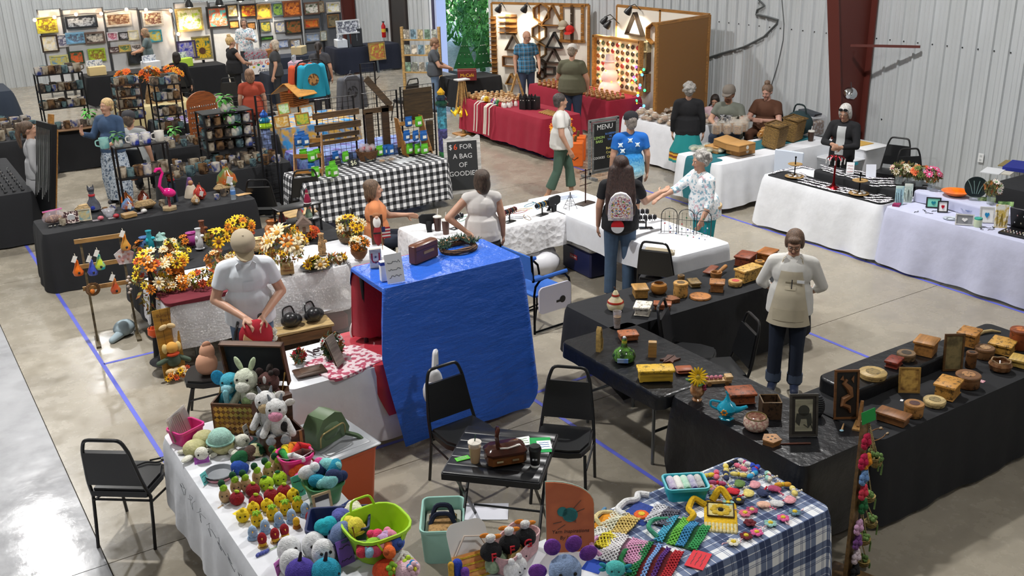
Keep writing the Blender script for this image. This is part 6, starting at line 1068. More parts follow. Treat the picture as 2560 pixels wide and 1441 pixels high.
make('wicker_ring','brown wicker ring with an orange heart on the lower rack bar','ornament',t.location+v@V3((-.16,-.04,.63)),[('ring',('7a5630','S'),[('t',[(.06*cos(a),0,.06*sin(a))for a in[i*PI/8 for i in range(16)]],.018,6,True)]),('heart',('d8761e','p_'),[('s',(-.01,-.01,-.02),(.025,.02,.028))])],0)
make('shell_string','string of pale shells hanging from the lower rack bar','ornament',t.location+v@V3((.2,-.04,.62)),[('cord',('c9c0a8','p_'),[('t',[(0,0,.1),(0,0,-.1)],.002,4)]),('*shell',('d8c8bc','C'),[('s',(.01*(-1)**k,0,.08-.035*k),(.018,.01,.016))for k in range(6)])])
make('cloth_pouch','pale blue stuffed cloth pouch lying on the floor by the gourd rack','pouch',at(303,843,0),[('bag',('a9bcc4','cloth'),[('s',(.06,0,.09),(.13,.1,.09)),('k',(-.02,-.02,.05),(-.16,-.05,.03),.05,.035)]),('tie',('8fa4ae','cloth'),[('l',[(.05,-.01),(.056,0),(.05,.01)],10,(-.04,-.02,.05))])],.5)
p=at(440,945,0);t=thing('scarecrow_sign','tall wooden harvest board with a seated scarecrow leaning by the lace table','decoration',p,rot=(-.12,0,fc(p,.25)))
for k in range(3):B().box((-.075+.075*k,0,.36),(.072,.02,.72)).bd('plank',mat('b8862e','W'),t)
text('Pumpkin',.045,mat('5a3414'),t,(0,-.012,.66));text('Patch',.045,mat('5a3414'),t,(0,-.012,.61))
for n,c,q in[('face','d8a04a',[('s',(0,-.06,.33),(.06,.05,.06))]),('scarf','c8481e',[('s',(0,-.06,.265),(.065,.05,.025))]),('shirt','4a5a4a',[('s',(0,-.05,.2),(.07,.05,.07)),('k',(-.06,-.05,.22),(-.15,-.06,.2),.025),('k',(.06,-.05,.22),(.14,-.06,.17),.025)]),('straw_hair','d8bc7a',[('s',(x,-.05,.33),(.03,.03,.05))for x in(-.065,.065)]),('bow','d8bc8a',[('s',(x,-.02,.54),(.045,.015,.025),(0,x*8,0))for x in(-.04,.04)]),('raffia','d8b884',[('s',(x,-.08,.1),(.05,.03,.03))for x in(-.06,0,.06)])]:link(n,pmesh(None,n,mat(c,'cloth'),q),t)
for i in range(9):link('flower',fmesh(*AUT[i%5],.035),t,(-.1+.025*i,-.1-.02*(i%2),.04+.03*(i%3)),(1.1,0,0))
p=at(392,745,.55);t=arr('garland_stand','tall autumn garland of sunflowers hung on a black stand',V3((2.04,9.86,.0)),.17,.6,AUT,22,31,base=[('stand',('1c1c1f','cloth'),[('c',(0,.05,0),(0,.02,1.1),.1,.02)],.55)],fs=.06,lf=110)
make('witch_hat','black witch hat hanging low beside the autumn garland','hat',V3((2.0,9.6,.12)),[('crown',('15151a','cloth'),[('l',[(.09,.02),(.05,.12),(.012,.22),(.001,.23)])]),('brim',('15151a','cloth'),[('l',[(.001,.015),(.16,.0),(.165,.008),(.09,.025)])])]);make('pumpkin_bucket','small orange pumpkin bucket hanging on the garland','bucket',V3((1.95,9.72,.36)),[('bucket',('d8561e','P'),[('l',[(.04,0),(.065,.03),(.06,.09),(.05,.09),(.001,.02)])]),('handle',('1c1c1c','p_'),[('t',rp([(-.055,0,.08),(0,0,.16),(.055,0,.08)]),.004)])])
P_=lambda k,x,y:Z(k,x,y,AZ)
cs=P_('l',365,590);t=thing('pumpkin_box','orange wooden pumpkin lantern box with cut-out eyes','decoration',cs,fc(cs,.15));B().cbox((0,0,0),(.14,.1,.2),.006).bd('box',mat('d87a1e','paint'),t)
for x in(-.03,.03):B().prism([(x-.02,.12),(x+.02,.12),(x,.165)],.05,.053,XZ).bd('eye',mat('3a1c0a'),t);B().prism([(x-.018,.03),(x+.018,.03),(x,.07)],.05,.053,XZ).bd('tooth',mat('3a1c0a'),t)
for n,lab,x,y,r,h,cols,k,sd,leaf,fs in[('sunflower_cluster','sunflower and pumpkin cluster crowning the orange lantern box',370,330,.11,.12,[AUT[0],AUT[4],AUT[2],AUT[1]],9,41,'8a7a34',.055),('wreath_pile','yellow and orange leaf spray below the lantern box',340,630,.13,.14,[AUT[1],AUT[2],AUT[0]],10,42,'9a9a3a',.05),('berry_wreath','berry and leaf wreath right of the lantern box',580,610,.14,.16,[AUT[3],AUT[0],AUT[2]],12,43,'8a7a2c',.042),('corn_bundle','bundle of dried corn husks with a bandana',690,480,.1,.2,[AUT[1],AUT[2]],6,44,'b8843a',.04)]:arr(n,lab,cs+V3((0,0,.2))if n=='sunflower_cluster' else P_('l',x,y),r,h,cols,k,sd,leaf,None,fs)
arr('sunflower_vase','sunflowers with pale corn husk leaves behind the man in the cap',P_('l',700,330),.12,.16,[AUT[4],AUT[0]],6,45,'8a7a34',[('vase',('b9653a','C','d8a080'),[('l',[(.04,0),(.06,.04),(.04,.09),(.045,.11)])],.1)],.075)
arr('flower_basket','wicker basket brimming with yellow mums behind the cap man',P_('l',905,240),.16,.18,[AUT[0],AUT[1],AUT[4]],16,46,'a89a2a',[('basket',('a87a44','S'),[('l',[(.1,0),(.13,.12),(.12,.12),(.09,.01)],16),('t',rp([(-.13,0,.1),(-.1,0,.3),(.1,0,.3),(.13,0,.1)]),.012)],.12)],.05)
t=arr('thanks_arrangement','large arrangement of cream flowers in a small wooden give-thanks box',P_('l',1300,490),.2,.34,[AUT[2],AUT[2],AUT[1],AUT[0]],16,47,'a08a44',[('box',('c8a468','W'),[('x',(0,0,0),(.14,.11,.11),.004)],.12)],.08,lf=130,rz=fc(P_('l',1300,490)));text('Give',.03,mat('8a3a20'),t,(0,-.057,.075));text('Thanks',.03,mat('8a3a20'),t,(0,-.057,.045))
arr('plate_arrangement','sunflower spray lying on a round black plate',P_('l',1570,460),.1,.06,[AUT[0],AUT[4],AUT[2]],6,48,'8a9a4a',[('plate',('1a1a1c','P'),[('l',[(.14,.0),(.17,.012),(.165,.016),(.001,.008)],28)],.02)],.065)
arr('twig_nest','rustic twig nest with a yellow bird and cones',P_('l',1780,380),.11,.07,[AUT[0],AUT[2]],4,49,'6a5434',None,.035);arr('orange_wreath','bright orange flower wreath on the black shelf',V3((3.98,10.7,AZ)),.16,.09,[AUT[1],AUT[3]],18,50,'c8641e',None,.05);arr('stick_basket','low twig basket with cotton and yellow flowers',V3((4.36,10.25,AZ)),.17,.2,[AUT[2],AUT[0]],10,51,'a8924a',[('basket',('6a5434','S'),[('l',[(.12,0),(.15,.07),(.14,.07),(.1,.01)],16)],.06)],.05);arr('pumpkin_bowl','wooden bowl of small pumpkins and orange leaves',P_('m',915,790),.09,.12,[AUT[1],AUT[2]],7,52,'c87a24',[('bowl',('8a5a34','W'),[('l',[(.05,0),(.09,.06),(.095,.1),(.085,.1),(.001,.02)])],.1)],.045)
make('copper_pot','flared copper-brown clay pot at the back of the autumn table','pot',P_('m',150,570),[('pot',('b06a34','C','d8a070'),[('l',[(.06,0),(.1,.05),(.095,.09),(.06,.13),(.075,.17),(.07,.17),(.05,.13),(.001,.1)])]),('rim',('6a3c1c','C'),[('t',[(.073*cos(a),.073*sin(a),.17)for a in[i*PI/10 for i in range(20)]],.006,5,True)])])
make('bird_house','small rustic cabin ornament with snowy trim','ornament',P_('m',455,650)+V3((0,.02,0)),[('walls',('a8927c','W'),[('x',(0,0,.12),(.12,.09,.1),.003)]),('roof',('8a7468','W'),[('p',[(-.09,.21),(.09,.21),(0,.3)],-.06,.06,XZ)]),('door',('6a4428','W'),[('b',(0,-.047,.155),(.035,.006,.06))]),('post',('5a4a3a','W'),[('x',(0,0,0),(.04,.04,.12),.003)])],fc(P_('m',455,650)))
sh=V3((4.0,10.9,AZ));t=thing('black_shelf','low black display shelf among the autumn flowers','shelf',sh,.1)
for z in(.14,.32):B().cbox((0,0,z),(.55,.22,.018)).bd('board',MK_,t)
for x in(-.25,.25):
 for y in(-.09,.09):B().box((x,y,.16),(.02,.02,.32)).bd('leg',MK_,t)
for i,(x,y,c,lab)in enumerate([(370,380,'b0202c','santa figurine in red at the left of the black shelf'),(440,390,'e4e2de','white snow figurine beside the red santa'),(330,400,'6a86a8','blue-grey village figurine at the far left'),(540,330,'9ab8a0','mint green floral jug on the black shelf'),(640,330,'5a1c24','dark red winter doll on the black shelf'),(400,470,'c83a40','small red elf figurine in front of the santas'),(500,330,'d8d0c8','cream snowman figurine on the shelf'),(560,120,'8a2440','maroon wrapped ornament on top of the shelf')]):
 make('figurine',lab,'figurine',(P_('m',x,y)if i in(0,1,2,5)else V3((3.8+.11*(i%4),10.88,AZ+(.34 if i==7 else .16)))),[('robe',(c,'C'),[('l',[(.045,0),(.04,.05),(.022,.11),(.001,.12)])]),('head',('dcb49c','C'),[('s',(0,0,.125),.02)]),('hat',(c,'C'),[('l',[(.022,.135),(.012,.16),(.001,.18)],10)]),('trim',('eceae6','C'),[('l',[(.046,.002),(.048,.008),(.044,.014)],14)])])
make('side_box','light wooden side board holding the figurines','board',P_('m',270,400)-V3((0,0,.0)),[('top',('c9a56a','W'),[('x',(0,0,.1),(.4,.3,.02),.004)]),('support',('c04a50','print','e8e0dc'),[('x',(0,0,0),(.3,.2,.1),.004)])],.2)
p=P_('m',1090,640);t=thing('santa_board','carved wooden santa with a long white beard standing on a plank','decoration',p,rot=(-.08,0,fc(p,.1)));B().box((0,.01,.16),(.14,.02,.34)).bd('plank',mat('5a3a24','W'),t)
for n,c,q in[('beard','ecebe8',[('s',(0,-.02,.25),(.045,.03,.07))]),('coat','8a1c24',[('s',(0,-.015,.1),(.05,.035,.12))]),('hood','a06a44',[('s',(0,-.01,.33),(.045,.03,.03))]),('belt','1c1a1a',[('b',(0,-.045,.13),(.1,.012,.016))]),('face','e0b8a0',[('s',(0,-.03,.31),(.022,.02,.018))])]:link(n,pmesh(None,n,mat(c,'cloth'),q),t)
p=V3((4.56,9.7,AZ));t=thing('small_flag','small striped flag standing beside the santa board','flag',p+V3((0,0,.1)),fc(p,.2));B().cyl((-.05,0,-.1),(-.05,0,.18),.004,n=6).bd('pole',mat('b08a4a','W'),t)
for k in range(7):B().box((.0,0,.04+.018*k),(.1,.003,.018)).bd('stripe',mat('b02434' if k%2==0 else 'e8e6e4','cloth'),t)
B().box((-.03,-.001,.135),(.045,.004,.06)).bd('canton',mat('2a3468','cloth'),t)
PF=[[(.05,0),(.08,.03),(.085,.08),(.05,.13),(.06,.15),(.001,.15)],[(.03,0),(.045,.05),(.04,.14),(.025,.2),(.035,.24),(.001,.24)],[(.06,0),(.05,.05),(.075,.09),(.03,.15),(.001,.18)]]
for x,y,c,lab,kind in[(75,280,'4a6a9a','blue glass bauble bowl at the back left of the autumn table','G'),(215,260,'8fb8b0','teal tiered cottage figurine beside the blue glass','C'),(130,300,'1f8a9a','teal glass bird beside the tiered cottage','G'),(480,250,'8a2a70','purple twig ornament at the back of the autumn table','p_'),(580,210,'6a3c24','brown feathered turkey tail ornament','fur'),(550,280,'d8dade','white rooster figurine with a tag','C'),(1050,300,'c8a878','large pale straw hat leaning at the back','S'),(1600,330,'b08a5a','curved corn husk horn on the lace table','S')]:
 make('autumn_ornament',lab,'ornament',P_('l',x,y),[('body',(c,kind),[('l',PF[x%3])]),('knob',(dark(c,1.15),kind),[('s',(.03,-.02,.15),(.03,.02,.02)),('s',(-.03,-.02,.13),(.02,.02,.03))]),('base',(dark(c,.7),kind),[('l',[(.05,0),(.055,.006),(.045,.012)],14)])])
make('wire_hook','black wire hanger dangling from the lace table front','hook',Z('l',1330,520,AZ),[('wire',('1a1a1c','M'),[('t',[(-.03,0,.02),(.02,-.05,.0),(.06,-.06,-.08),(.075,-.065,-.14),(.06,-.06,-.155),(.05,-.06,-.14)],.004,5)])])
g=random.Random(77)
for i in range(16):
 x,y=g.uniform(2.2,4.35),g.uniform(10.5,11.3)
 if i>9:x,y=g.uniform(2.9,3.9),g.uniform(9.95,10.3)
 arr('autumn_pick','small %s autumn flower pick tucked among the larger arrangements'%['golden','orange','cream','rust','yellow'][i%5],V3((x,y,AZ)),.07,.12,[AUT[i%5]],3,90+i,['8a5a2a','8a7a34'][i%2],None,.04,lf=26)['group']='autumn flower picks'
p=at(775,822,.26);t=make('wood_bench','low wooden bench under the lace table','bench',V3((3.35,9.35,0)),[('plank',('c9ab74','W'),[('x',(0,0,.24),(.62,.3,.03),.004)]),('*leg',('7a5430','W'),[('x',(x,0,0),(.03,.28,.24),.004)for x in(-.27,.27)]),('apron',('7a5430','W'),[('b',(0,-.13,.18),(.56,.02,.1))])],-.1)
for x,lab in((3.25,'black handbag on the low bench, left one'),(3.5,'black handbag on the low bench, right one')):make('black_handbag',lab,'bag',V3((x,9.35,.272)),[('body',('1a1a1c','V'),[('s',(0,0,.07),(.12,.09,.07)),('s',(.03,.03,.1),(.08,.07,.07))]),('handle',('111113','V'),[('t',rp([(-.07,-.05,.1),(-.05,-.08,.2),(.05,-.08,.19),(.07,-.05,.1)]),.008)])],x)
ctn('clear_tub','clear plastic tub with a pale lid under the lace table',V3((3.82,9.6,0)),.36,.3,.3,mat('b9b4b8','F'),0,.88,.04,[('lid',('cfd2d6','P'),[('x',(0,0,.3),(.38,.32,.02),.01)]),('contents',('a85a50','cloth'),[('x',(0,0,.01),(.26,.2,.2),.03)])],'tub')
q=P2 .location+rotz(P2 .rotation_euler.z)@V3((0,-.36,.87));make('red_hat','red felt hat with tan brim and fur tassel held by the man in the cap','hat',q,[('crown',('a81a2a','cloth'),[('s',(0,0,0),(.15,.06,.15),(.2,0,0))]),('brim',('c49a6c','cloth'),[('p',[(.13*cos(a)*.9,-.02-.13*sin(a))for a in[PI*i/10 for i in range(11)]]+[(-.1,-.03),(0,-.06),(.1,-.03)],.05,.075,XZ)]),('fur_trim',('d8cfbc','fur'),[('s',(.13,.0,.08),.035),('s',(.16,0,.03),.028)])],P2 .rotation_euler.z,rot=(-.3,.5,P2 .rotation_euler.z))
make('wire_rack','black wire card rack standing behind the trunk','rack',at(615,905,.76),[('wire',('17171a','M'),[('c',(-.08+.03*k,0,-.1),(-.08+.03*k,0,.16),.0025,None,5)for k in range(6)]),('base',('17171a','M'),[('c',(-.1,0,-.1),(.1,0,-.1),.004,None,5)])],.2)
CZ=1.457
p=Z('m',1030,855,CZ);t=thing('letter_box_sign','white wooden block painted with a striped letter U and stars','sign',p,fc(p,.15));B().cbox((0,0,0),(.1,.03,.17),.003).bd('block',mat('e6e0d4','W'),t);text('U',.13,mat('a82434'),t,(0,-.017,.085),ext=.001)
for dz in(.05,.1):B().prism([(.012*cos(PI/2+k*PI/5)*(1 if k%2==0 else .4),dz+.012*sin(PI/2+k*PI/5)*(1 if k%2==0 else .4))for k in range(10)],.016,.0185,XZ).bd('star',mat('1c2a50'),t)
make('tissue_carton','narrow white carton with a blue band','box',Z('m',1105,965,CZ),[('carton',('eef0f4','paper'),[('x',(0,0,0),(.07,.05,.17),.002)]),('band',('2440a0','paper'),[('b',(0,0,.15),(.072,.052,.025))])],fc(Z('m',1105,965),.3))
card('notice_sheet','white printed notice in an acrylic stand on the blue cover',Z('m',1205,985,CZ),.15,.24,'eeeff3',fc(Z('m',1205,985),.35),.25,3,'666a70')
p=Z('m',1440,790,CZ);t=make('leather_case','upright brown leather case with a pale label','case',p,[('case',('6a3c22','V'),[('x',(0,0,0),(.3,.09,.17),.012)]),('seam',('4a2614','V'),[('b',(0,-.046,.12),(.29,.004,.006))]),('label',('b8925c','W'),[('b',(.02,-.047,.085),(.13,.004,.022))])],.35)
p=Z('m',1735,700,CZ);t=thing('twig_wreath','twig wreath with pine sprigs and copper berries lying on the blue cover','wreath',p,0);B().tube([(.15*cos(a)*1.05,.13*sin(a),.02+.008*sin(3*a))for a in[i*PI/14 for i in range(28)]],.026,7,True).bd('twigs',mat('6a4a30','S'),t)
b=B();g=random.Random(4)
for i in range(260):a=g.uniform(-.4,3.6);r=.145+g.uniform(-.04,.04);c=V3((r*cos(a),r*sin(a),.05));d=V3((g.uniform(-1,1),g.uniform(-1,1),g.uniform(0,1)))*.05;b.cyl(c,c+d,.005,.002,4,False)
o=b.bd('pine_needles',mat('3a5a44','leaf'),t);o['kind']='stuff';b=B();[b.sph((.145*cos(a)+g.uniform(-.02,.02),.135*sin(a)+g.uniform(-.02,.02),.06),.012,7,5)for a in[i*.1 for i in range(32)]];o=b.bd('berries',mat('b07a58','G'),t);o['kind']='stuff'
def leanboard(lab,k,x,y,w,h,c,rz,tilt,z=.77,extra=()):
 p=Z(k,x,y,z);t=thing('sled_board',lab,'decoration',p,rot=(-tilt,0,rz));B().cbox((0,0,0),(w,.025,h),.01).bd('board',mat(c,'W'),t)
 for n,cc,q in extra:link(n,pmesh(None,n,mat(*cc),q),t)
 return t
leanboard('weathered wooden board leaning with a wire stand and pine sprigs','s',1620,330,.12,.26,'5a4230',fc(Z('s',1620,330),1.05),.35,extra=[('edge',('c8c0b0','W'),[('b',(0,-.014,.13),(.125,.006,.262))]),('wire_stand',('2c2220','M'),[('t',[(.03,.02,.15),(.04,.16,.0),(.06,.17,.0)],.004,5)])]);leanboard('dark bark-edged plank with green sprigs under the blue cover','m',1060,1340,.07,.34,'3c2416',fc(Z('m',1060,1340),.5),.35)
leanboard('brown framed chalk plank at the edge of the red drape','m',930,1330,.06,.3,'7a4a24',fc(Z('m',880,1200),.7),.1,0.77);t=leanboard('tall white painted plank with letters USA at the blue cover edge','m',1190,1430,.08,.34,'b8ab94',fc(Z('m',1190,1430),.2),.1,.77);text('S',.09,mat('5a1c1c'),t,(0,-.014,.1),ext=.001);text('U',.09,mat('5a1c1c'),t,(0,-.014,.22),ext=.001)
make('red_plate','round red and white Christmas plate standing against the drape','plate',Z('m',930,1400,.77),[('plate',('b8202c','G'),[('l',[(.12,0),(.15,.012),(.145,.018),(.001,.008)],28)]),('rim_band',('ecebe8','G'),[('t',[(.145*cos(a),.145*sin(a),.014)for a in[i*PI/14 for i in range(28)]],.008,5,True)])],rot=(PI/2-.35,0,fc(Z('m',930,1400),.5)))
arr('pine_sprig','pine and holly sprig beside the leaning board',Z('s',1560,260,.77),.09,.2,[('e8e4de','c0303a')],5,61,'3a5c40',None,.03,lf=120);arr('mini_pine','little pine sprig with red berries beside the trunk',Z('s',1255,300,.77),.05,.1,[('c02434','8a1a28')],5,62,'4a6a4c',None,.025,lf=50);arr('ivy_plank','bright green ivy trailing down the red drape',Z('m',990,1130,1.1),.06,.24,[('8fb85a','5a8a3a')],8,63,'7fae4a',None,.04,lf=60)
make('wood_plaque','dark brown wooden plaque lying at the corner of the white cloth','plaque',Z('s',1350,400,.76),[('plaque',('4f3422','W'),[('x',(0,0,0),(.26,.16,.02),.006)]),('panel',('5c3e28','W'),[('x',(.0,0,.02),(.16,.09,.004),.002)])],-.1)
t=thing('letter_cutout','dark purple wooden word cut-out lying on the lattice paper','sign',Z('s',1410,205,.77),.3);text('Joy',.13,mat('3a1c28','W'),t,(0,0,.008),(0,0,0),ext=.006)
make('gift_box','red gift box with white ribbons at the end of the red cloth','box',Z('m',1080,1420,.765),[('box',('c0303c','paper'),[('x',(0,0,0),(.16,.12,.06),.004)]),('ribbon',('eceae8','cloth'),[('b',(0,0,.062),(.02,.122,.004)),('b',(0,0,.0625),(.162,.02,.004))])],.3)
def barstand(lab,k,x,y,n,rz,cols):
 t=thing('bracelet_stand',lab,'display stand',Z(k,x,y),rz);B().cbox((0,0,0),(.16,.09,.012)).bd('base',MK_,t);B().cyl((0,0,.01),(0,0,.13),.01,n=8).bd('post',MK_,t);B().cyl((-.12,0,.14),(.12,0,.14),.026,n=14).bd('bar',mat('16161a','cloth'),t)
 for i in range(n):B().tube([(-.1+.2*i/(n-1),.031*cos(a),.135+.036*sin(a))for a in[j*PI/5 for j in range(10)]],.005,5,True).bd('bracelet',mat(cols[i%len(cols)],'G'),t)
barstand('black bracelet bar with blue and gold bangles on the patterned cloth','n',1220,405,8,.3,['4a7aa0','c9a04a','2a2a30','8fb0b8']);barstand('black bracelet bar with dark red bangles beside the white-top woman','n',940,465,7,.3,['7a2a34','3a3a40','a06a4a']);barstand('black bracelet bar half hidden near the drink cups','n',480,520,5,.3,['2a2a30','8a8a90']);barstand('black bracelet bar behind the backpack girl','o',890,575,8,-.6,['e0e0e2','2a2a30']);barstand('second black bracelet bar behind the first, near the girl','o',820,520,8,-.6,['d0d0d4','1c1c22'])
for i,(k,x,y,lab)in enumerate([('n',1330,375,'black necklace bust on the patterned cloth'),('n',250,535,'black necklace bust beside the drink cups')]):make('necklace_bust',lab,'display stand',Z(k,x,y),[('bust',('17171a','cloth'),[('p',[(-.03,0),(.03,0),(.04,.08),(.11,.1),(.12,.17),(.08,.2),(-.08,.2),(-.12,.17),(-.11,.1),(-.04,.08)],-.015,.015,XZ)]),('foot',('17171a','cloth'),[('b',(0,.06,.06),(.06,.012,.14),(.5,0,0))]),('pendant',('d8dade','ch'),[('s',(0,-.018,.1),.008)])],.3+2.4*i)
for i,(x,y,c)in enumerate([(1000,430,'6a6a70'),(1060,360,'b8a06a'),(1030,380,'a05a5a'),(1110,320,'5a8a9a'),(540,440,'5a8a70'),(460,460,'8a8a90'),(1090,430,'8a7a6a')]):make('necklace','%s bead necklace laid on the patterned cloth'%['grey','gold','rose','blue','green','silver','tan'][i],'necklace',Z('n',x,y),[('strand',(c,'G'),[('t',[(.11*cos(a),.035*sin(a),.004)for a in[j*PI/8 for j in range(15)]],.005,5)]),('pendant',(dark(c,1.2),'G'),[('s',(.11,0,.006),(.014,.01,.006))])],-.5+.3*i)
t=thing('earring_tree','tall dark earring stand with hooks and a tray base','display stand',Z('n',1590,310),.2);B().cbox((0,0,0),(.24,.14,.02)).bd('base',mat('3a2a20','W'),t);B().cyl((0,0,.02),(0,0,.46),.009,n=8).bd('pole',mat('3a2420','M'),t)
for z in(.26,.35,.44):
 B().cyl((-.11,0,z),(.11,0,z),.005,n=6).bd('arm',mat('3a2420','M'),t);[B().tube([(x,0,z),(x,-.004,z-.05)],.003,5).bd('earring',mat('c0b8a8','M'),t)for x in(-.1,-.06,.06,.1)]
make('wire_pyramid','small black wire pyramid stand on the jewelry table','display stand',Z('n',1460,350),[('wire',MK_,[('t',[(.09*cos(a)*(1-z/.2),.09*sin(a)*(1-z/.2),z)for a in(PI/4,3*PI/4,5*PI/4,7*PI/4)],.003,4,True)for z in(0,.05,.1,.15)]+[('c',(.09*cos(a),.09*sin(a),0),(0,0,.2),.003,None,5)for a in(PI/4,3*PI/4,5*PI/4,7*PI/4)]),('finial',MK_,[('s',(0,0,.205),.01)])])
for k,x,y,c,lab in[('n',325,540,'3a1c14','tall cola cup with lid and straw beside the wreath'),('n',395,570,'4a2c20','iced drink cup with lid behind the leather case')]:make('soda_cup',lab,'drink',Z(k,x,y),[('cup',(c,'P'),[('l',[(.035,0),(.048,.17)])]),('lid',('d8d2c8','P'),[('l',[(.052,.17),(.052,.18),(.03,.19),(.001,.19)])]),('S',('e8e4e0','p_'),[('c',(0,0,.18),(.01,0,.27),.004)])])
flat('printed_sheets','printed sheets lying on the far end of the jewelry tables',Z('n',1400,260),.5,.22,'b9c0cc',-.1,'paper','5a6a9a',.004)
p=Z('o',1270,630);t=thing('wire_arch_screen','three-panel black wire arch screen hung with earrings','display stand',p,radians(-53))
for k in range(3):
 ang=(.25,0,-.25)[k];M=trs((-.2+.2*k,0,0),(0,0,ang));b=B();b.T=M;b.tube([(-.09,0,0),(-.09,0,.22)]+[(-.09*cos(a),0,.22+.08*sin(a))for a in[j*PI/8 for j in range(1,8)]]+[(.09,0,.22),(.09,0,0)],.005,5);b.cyl((-.09,0,.02),(.09,0,.02),.003,n=5);b.cyl((-.09,0,.17),(.09,0,.17),.003,n=5);[b.cyl((x,0,0),(x,0,.26),.002,n=4)for x in(-.05,0,.05)];pn=b.bd('arch_panel',MK_,t)
 for j,(x,z)in enumerate(((-.05,.12),(.0,.2),(.05,.1),(.02,.06))):q=B();q.T=M;q.sph((x,-.008,z),.01,6,5);q.bd('earring',mat(['b03a44','2a6a4a','d0d0d4','3a4a8a'][j],'G'),pn)
for i in range(14):make('charm_earring','small bead earring lying inside the arch screen','earring',Z('o',1120+(i%7)*55,560+(i//7)*55+(i%7)*12),[('bead',(['4a6aa0','a0a0a8','4a8a6a','a04a5a'][i%4],'G'),[('s',(0,0,.008),.009,None,8,6)]),('card',('eef0f2','paper'),[('b',(.015,0,.002),(.03,.03,.002))])],i,'bead earrings on cards')
c0,c1=at(1412,672,0),at(1482,707,0);t=thing('cooler','navy cooler with pale grey lid and swing handle','cooler',(c0+c1)/2+V3((.22,.1,0)),atan2(c1 .y-c0 .y,c1 .x-c0 .x));B().cbox((0,0,0),(.62,.36,.33),.02).bd('body',mat('1c2450','P'),t);B().cbox((0,0,.33),(.64,.38,.07),.02).bd('lid',mat('c9c9c6','P'),t);B().tube(rp([(-.32,0,.3),(-.32,.1,.5),(.32,.1,.5),(.32,0,.3)]),.014,6).bd('handle',mat('1c2450','P'),t);B().box((-.05,-.183,.2),(.16,.006,.06)).bd('badge',mat('8a2a34'),t);text('Coleman',.036,mat('e8e4e0'),t,(-.05,-.187,.2))
d0,d1=at(1337,838,0),at(1428,808,0);t=thing('director_chair','blue folding camp chair with a white side table','chair',(d0+d1)/2+V3((-.02,.28,0)),atan2(d1 .y-d0 .y,d1 .x-d0 .x)-PI/2*0);mk=mat('1a1b1e','M');mbl=mat('2c62b8','cloth')
for y in(-.27,.27):
 B().tube(rp([(-.25,y,0),(-.25,y,.62),(.25,y,.62),(.25,y,0)]),.014,6).bd('side_frame',mk,t);B().cyl((-.25,y,.62),(.2,y,.63),.022,n=8).bd('armrest',mbl,t);B().cyl((-.25,y,.02),(.25,y,.02),.012,n=6).bd('skid',mk,t)
B().box((0,0,.42),(.46,.5,.02)).bd('seat',mbl,t);B().cbox((-.27,0,.62),(.02,.56,.26)).bd('backrest',mbl,t)
for y in(-.27,.27):B().cyl((-.26,y,.6),(-.28,y,.9),.014,n=6).bd('back_post',mk,t)
for s in(1,-1):B().tube([(-.24,-s*.25,.03),(.0,s*.0,.2),(.2,s*.25,.4)],.01,5).bd('cross_brace',mk,t)
b=B();b.prism(rrect(.44,.3,.05),.0,.02,XZ@Matrix.Translation((0.0,.38,0)));tr=b.bd('side_table',mat('cfcede','P'),t,(0,-.3,0));b=B();b.prism(ring(.1,.34,.04,16),.02,.024,XZ);b.box((.04,-.022,.33),(.05,.004,.025));b.bd('cup_holder',mat('141416'),tr,(0,0,0))
make('stuffing_bag','large clear bag of white stuffing under the patterned cloth','bag',at(1345,690,0),[('bag',('d5d5da','P'),[('s',(0,0,.18),(.3,.24,.18)),('s',(.12,.08,.26),(.18,.16,.14)),('s',(-.12,0,.28),(.15,.14,.14))])]);make('craft_tote','dark tote with blue bags under the smooth white cloth','bag',V3((7.4,8.3,0)),[('tote',('1c2230','cloth'),[('x',(0,0,0),(.5,.9,.45),.05)]),('blue_bag',('3a7ab0','P'),[('s',(-.05,-.2,.5),(.18,.2,.1))])])
_cd=None;spots=[]
g=random.Random(21)
for(x0,y0,x1,y1,nr,nc,z)in[(170,690,300,640,3,4,.756),(420,640,560,650,2,5,.756),(410,775,690,840,4,9,.756),(640,665,800,710,3,6,.866),(880,690,1000,710,2,5,.866),(760,850,900,880,3,6,.756),(860,735,1060,770,2,6,.866),(1060,790,1250,790,4,6,.866),(1020,940,1230,940,4,7,.756),(440,720,480,740,2,3,.756)]:
 for r in range(nr):
  for c in range(nc):spots.append((Z('j',x0+(x1-x0)*c/max(1,nc-1)+g.uniform(-6,6)+r*10,y0+(y1-y0)*c/max(1,nc-1)+(r-nr/2)*22+g.uniform(-4,4),z),g.uniform(-.4,.4)+1.57))
pr=make('earring_card','tiny white card with a pair of earrings on the black runners','earring card',(0,0,0),[('card',('f0f1f3','paper'),[('b',(0,0,.006),(.055,.06,.003),(.12,0,0))]),('*earring',('6a5a6a','G'),[('s',(x,-.008,.009),.007,None,6,4)for x in(-.012,.012)])],0,'earring cards on the white table');rpt(pr,spots)
t=thing('red_earring_tree','red metal tree stand hung with earrings','display stand',Z('j',730,840),0);mr=mat('8a1c22','M');B().lathe([(.1,0),(.09,.02),(.03,.05),(.014,.1),(.012,.42),(.02,.44),(.001,.46)],16).bd('stem',mr,t)
for k in range(10):a=k*PI/5;B().tube([(0,0,.42),(.07*cos(a),.07*sin(a),.45),(.12*cos(a),.12*sin(a),.41)],.004,5).bd('branch',mr,t);B().tube([(.12*cos(a),.12*sin(a),.41),(.12*cos(a),.12*sin(a),.35)],.008,5).bd('earring',mat('d8d8da','G'),t)
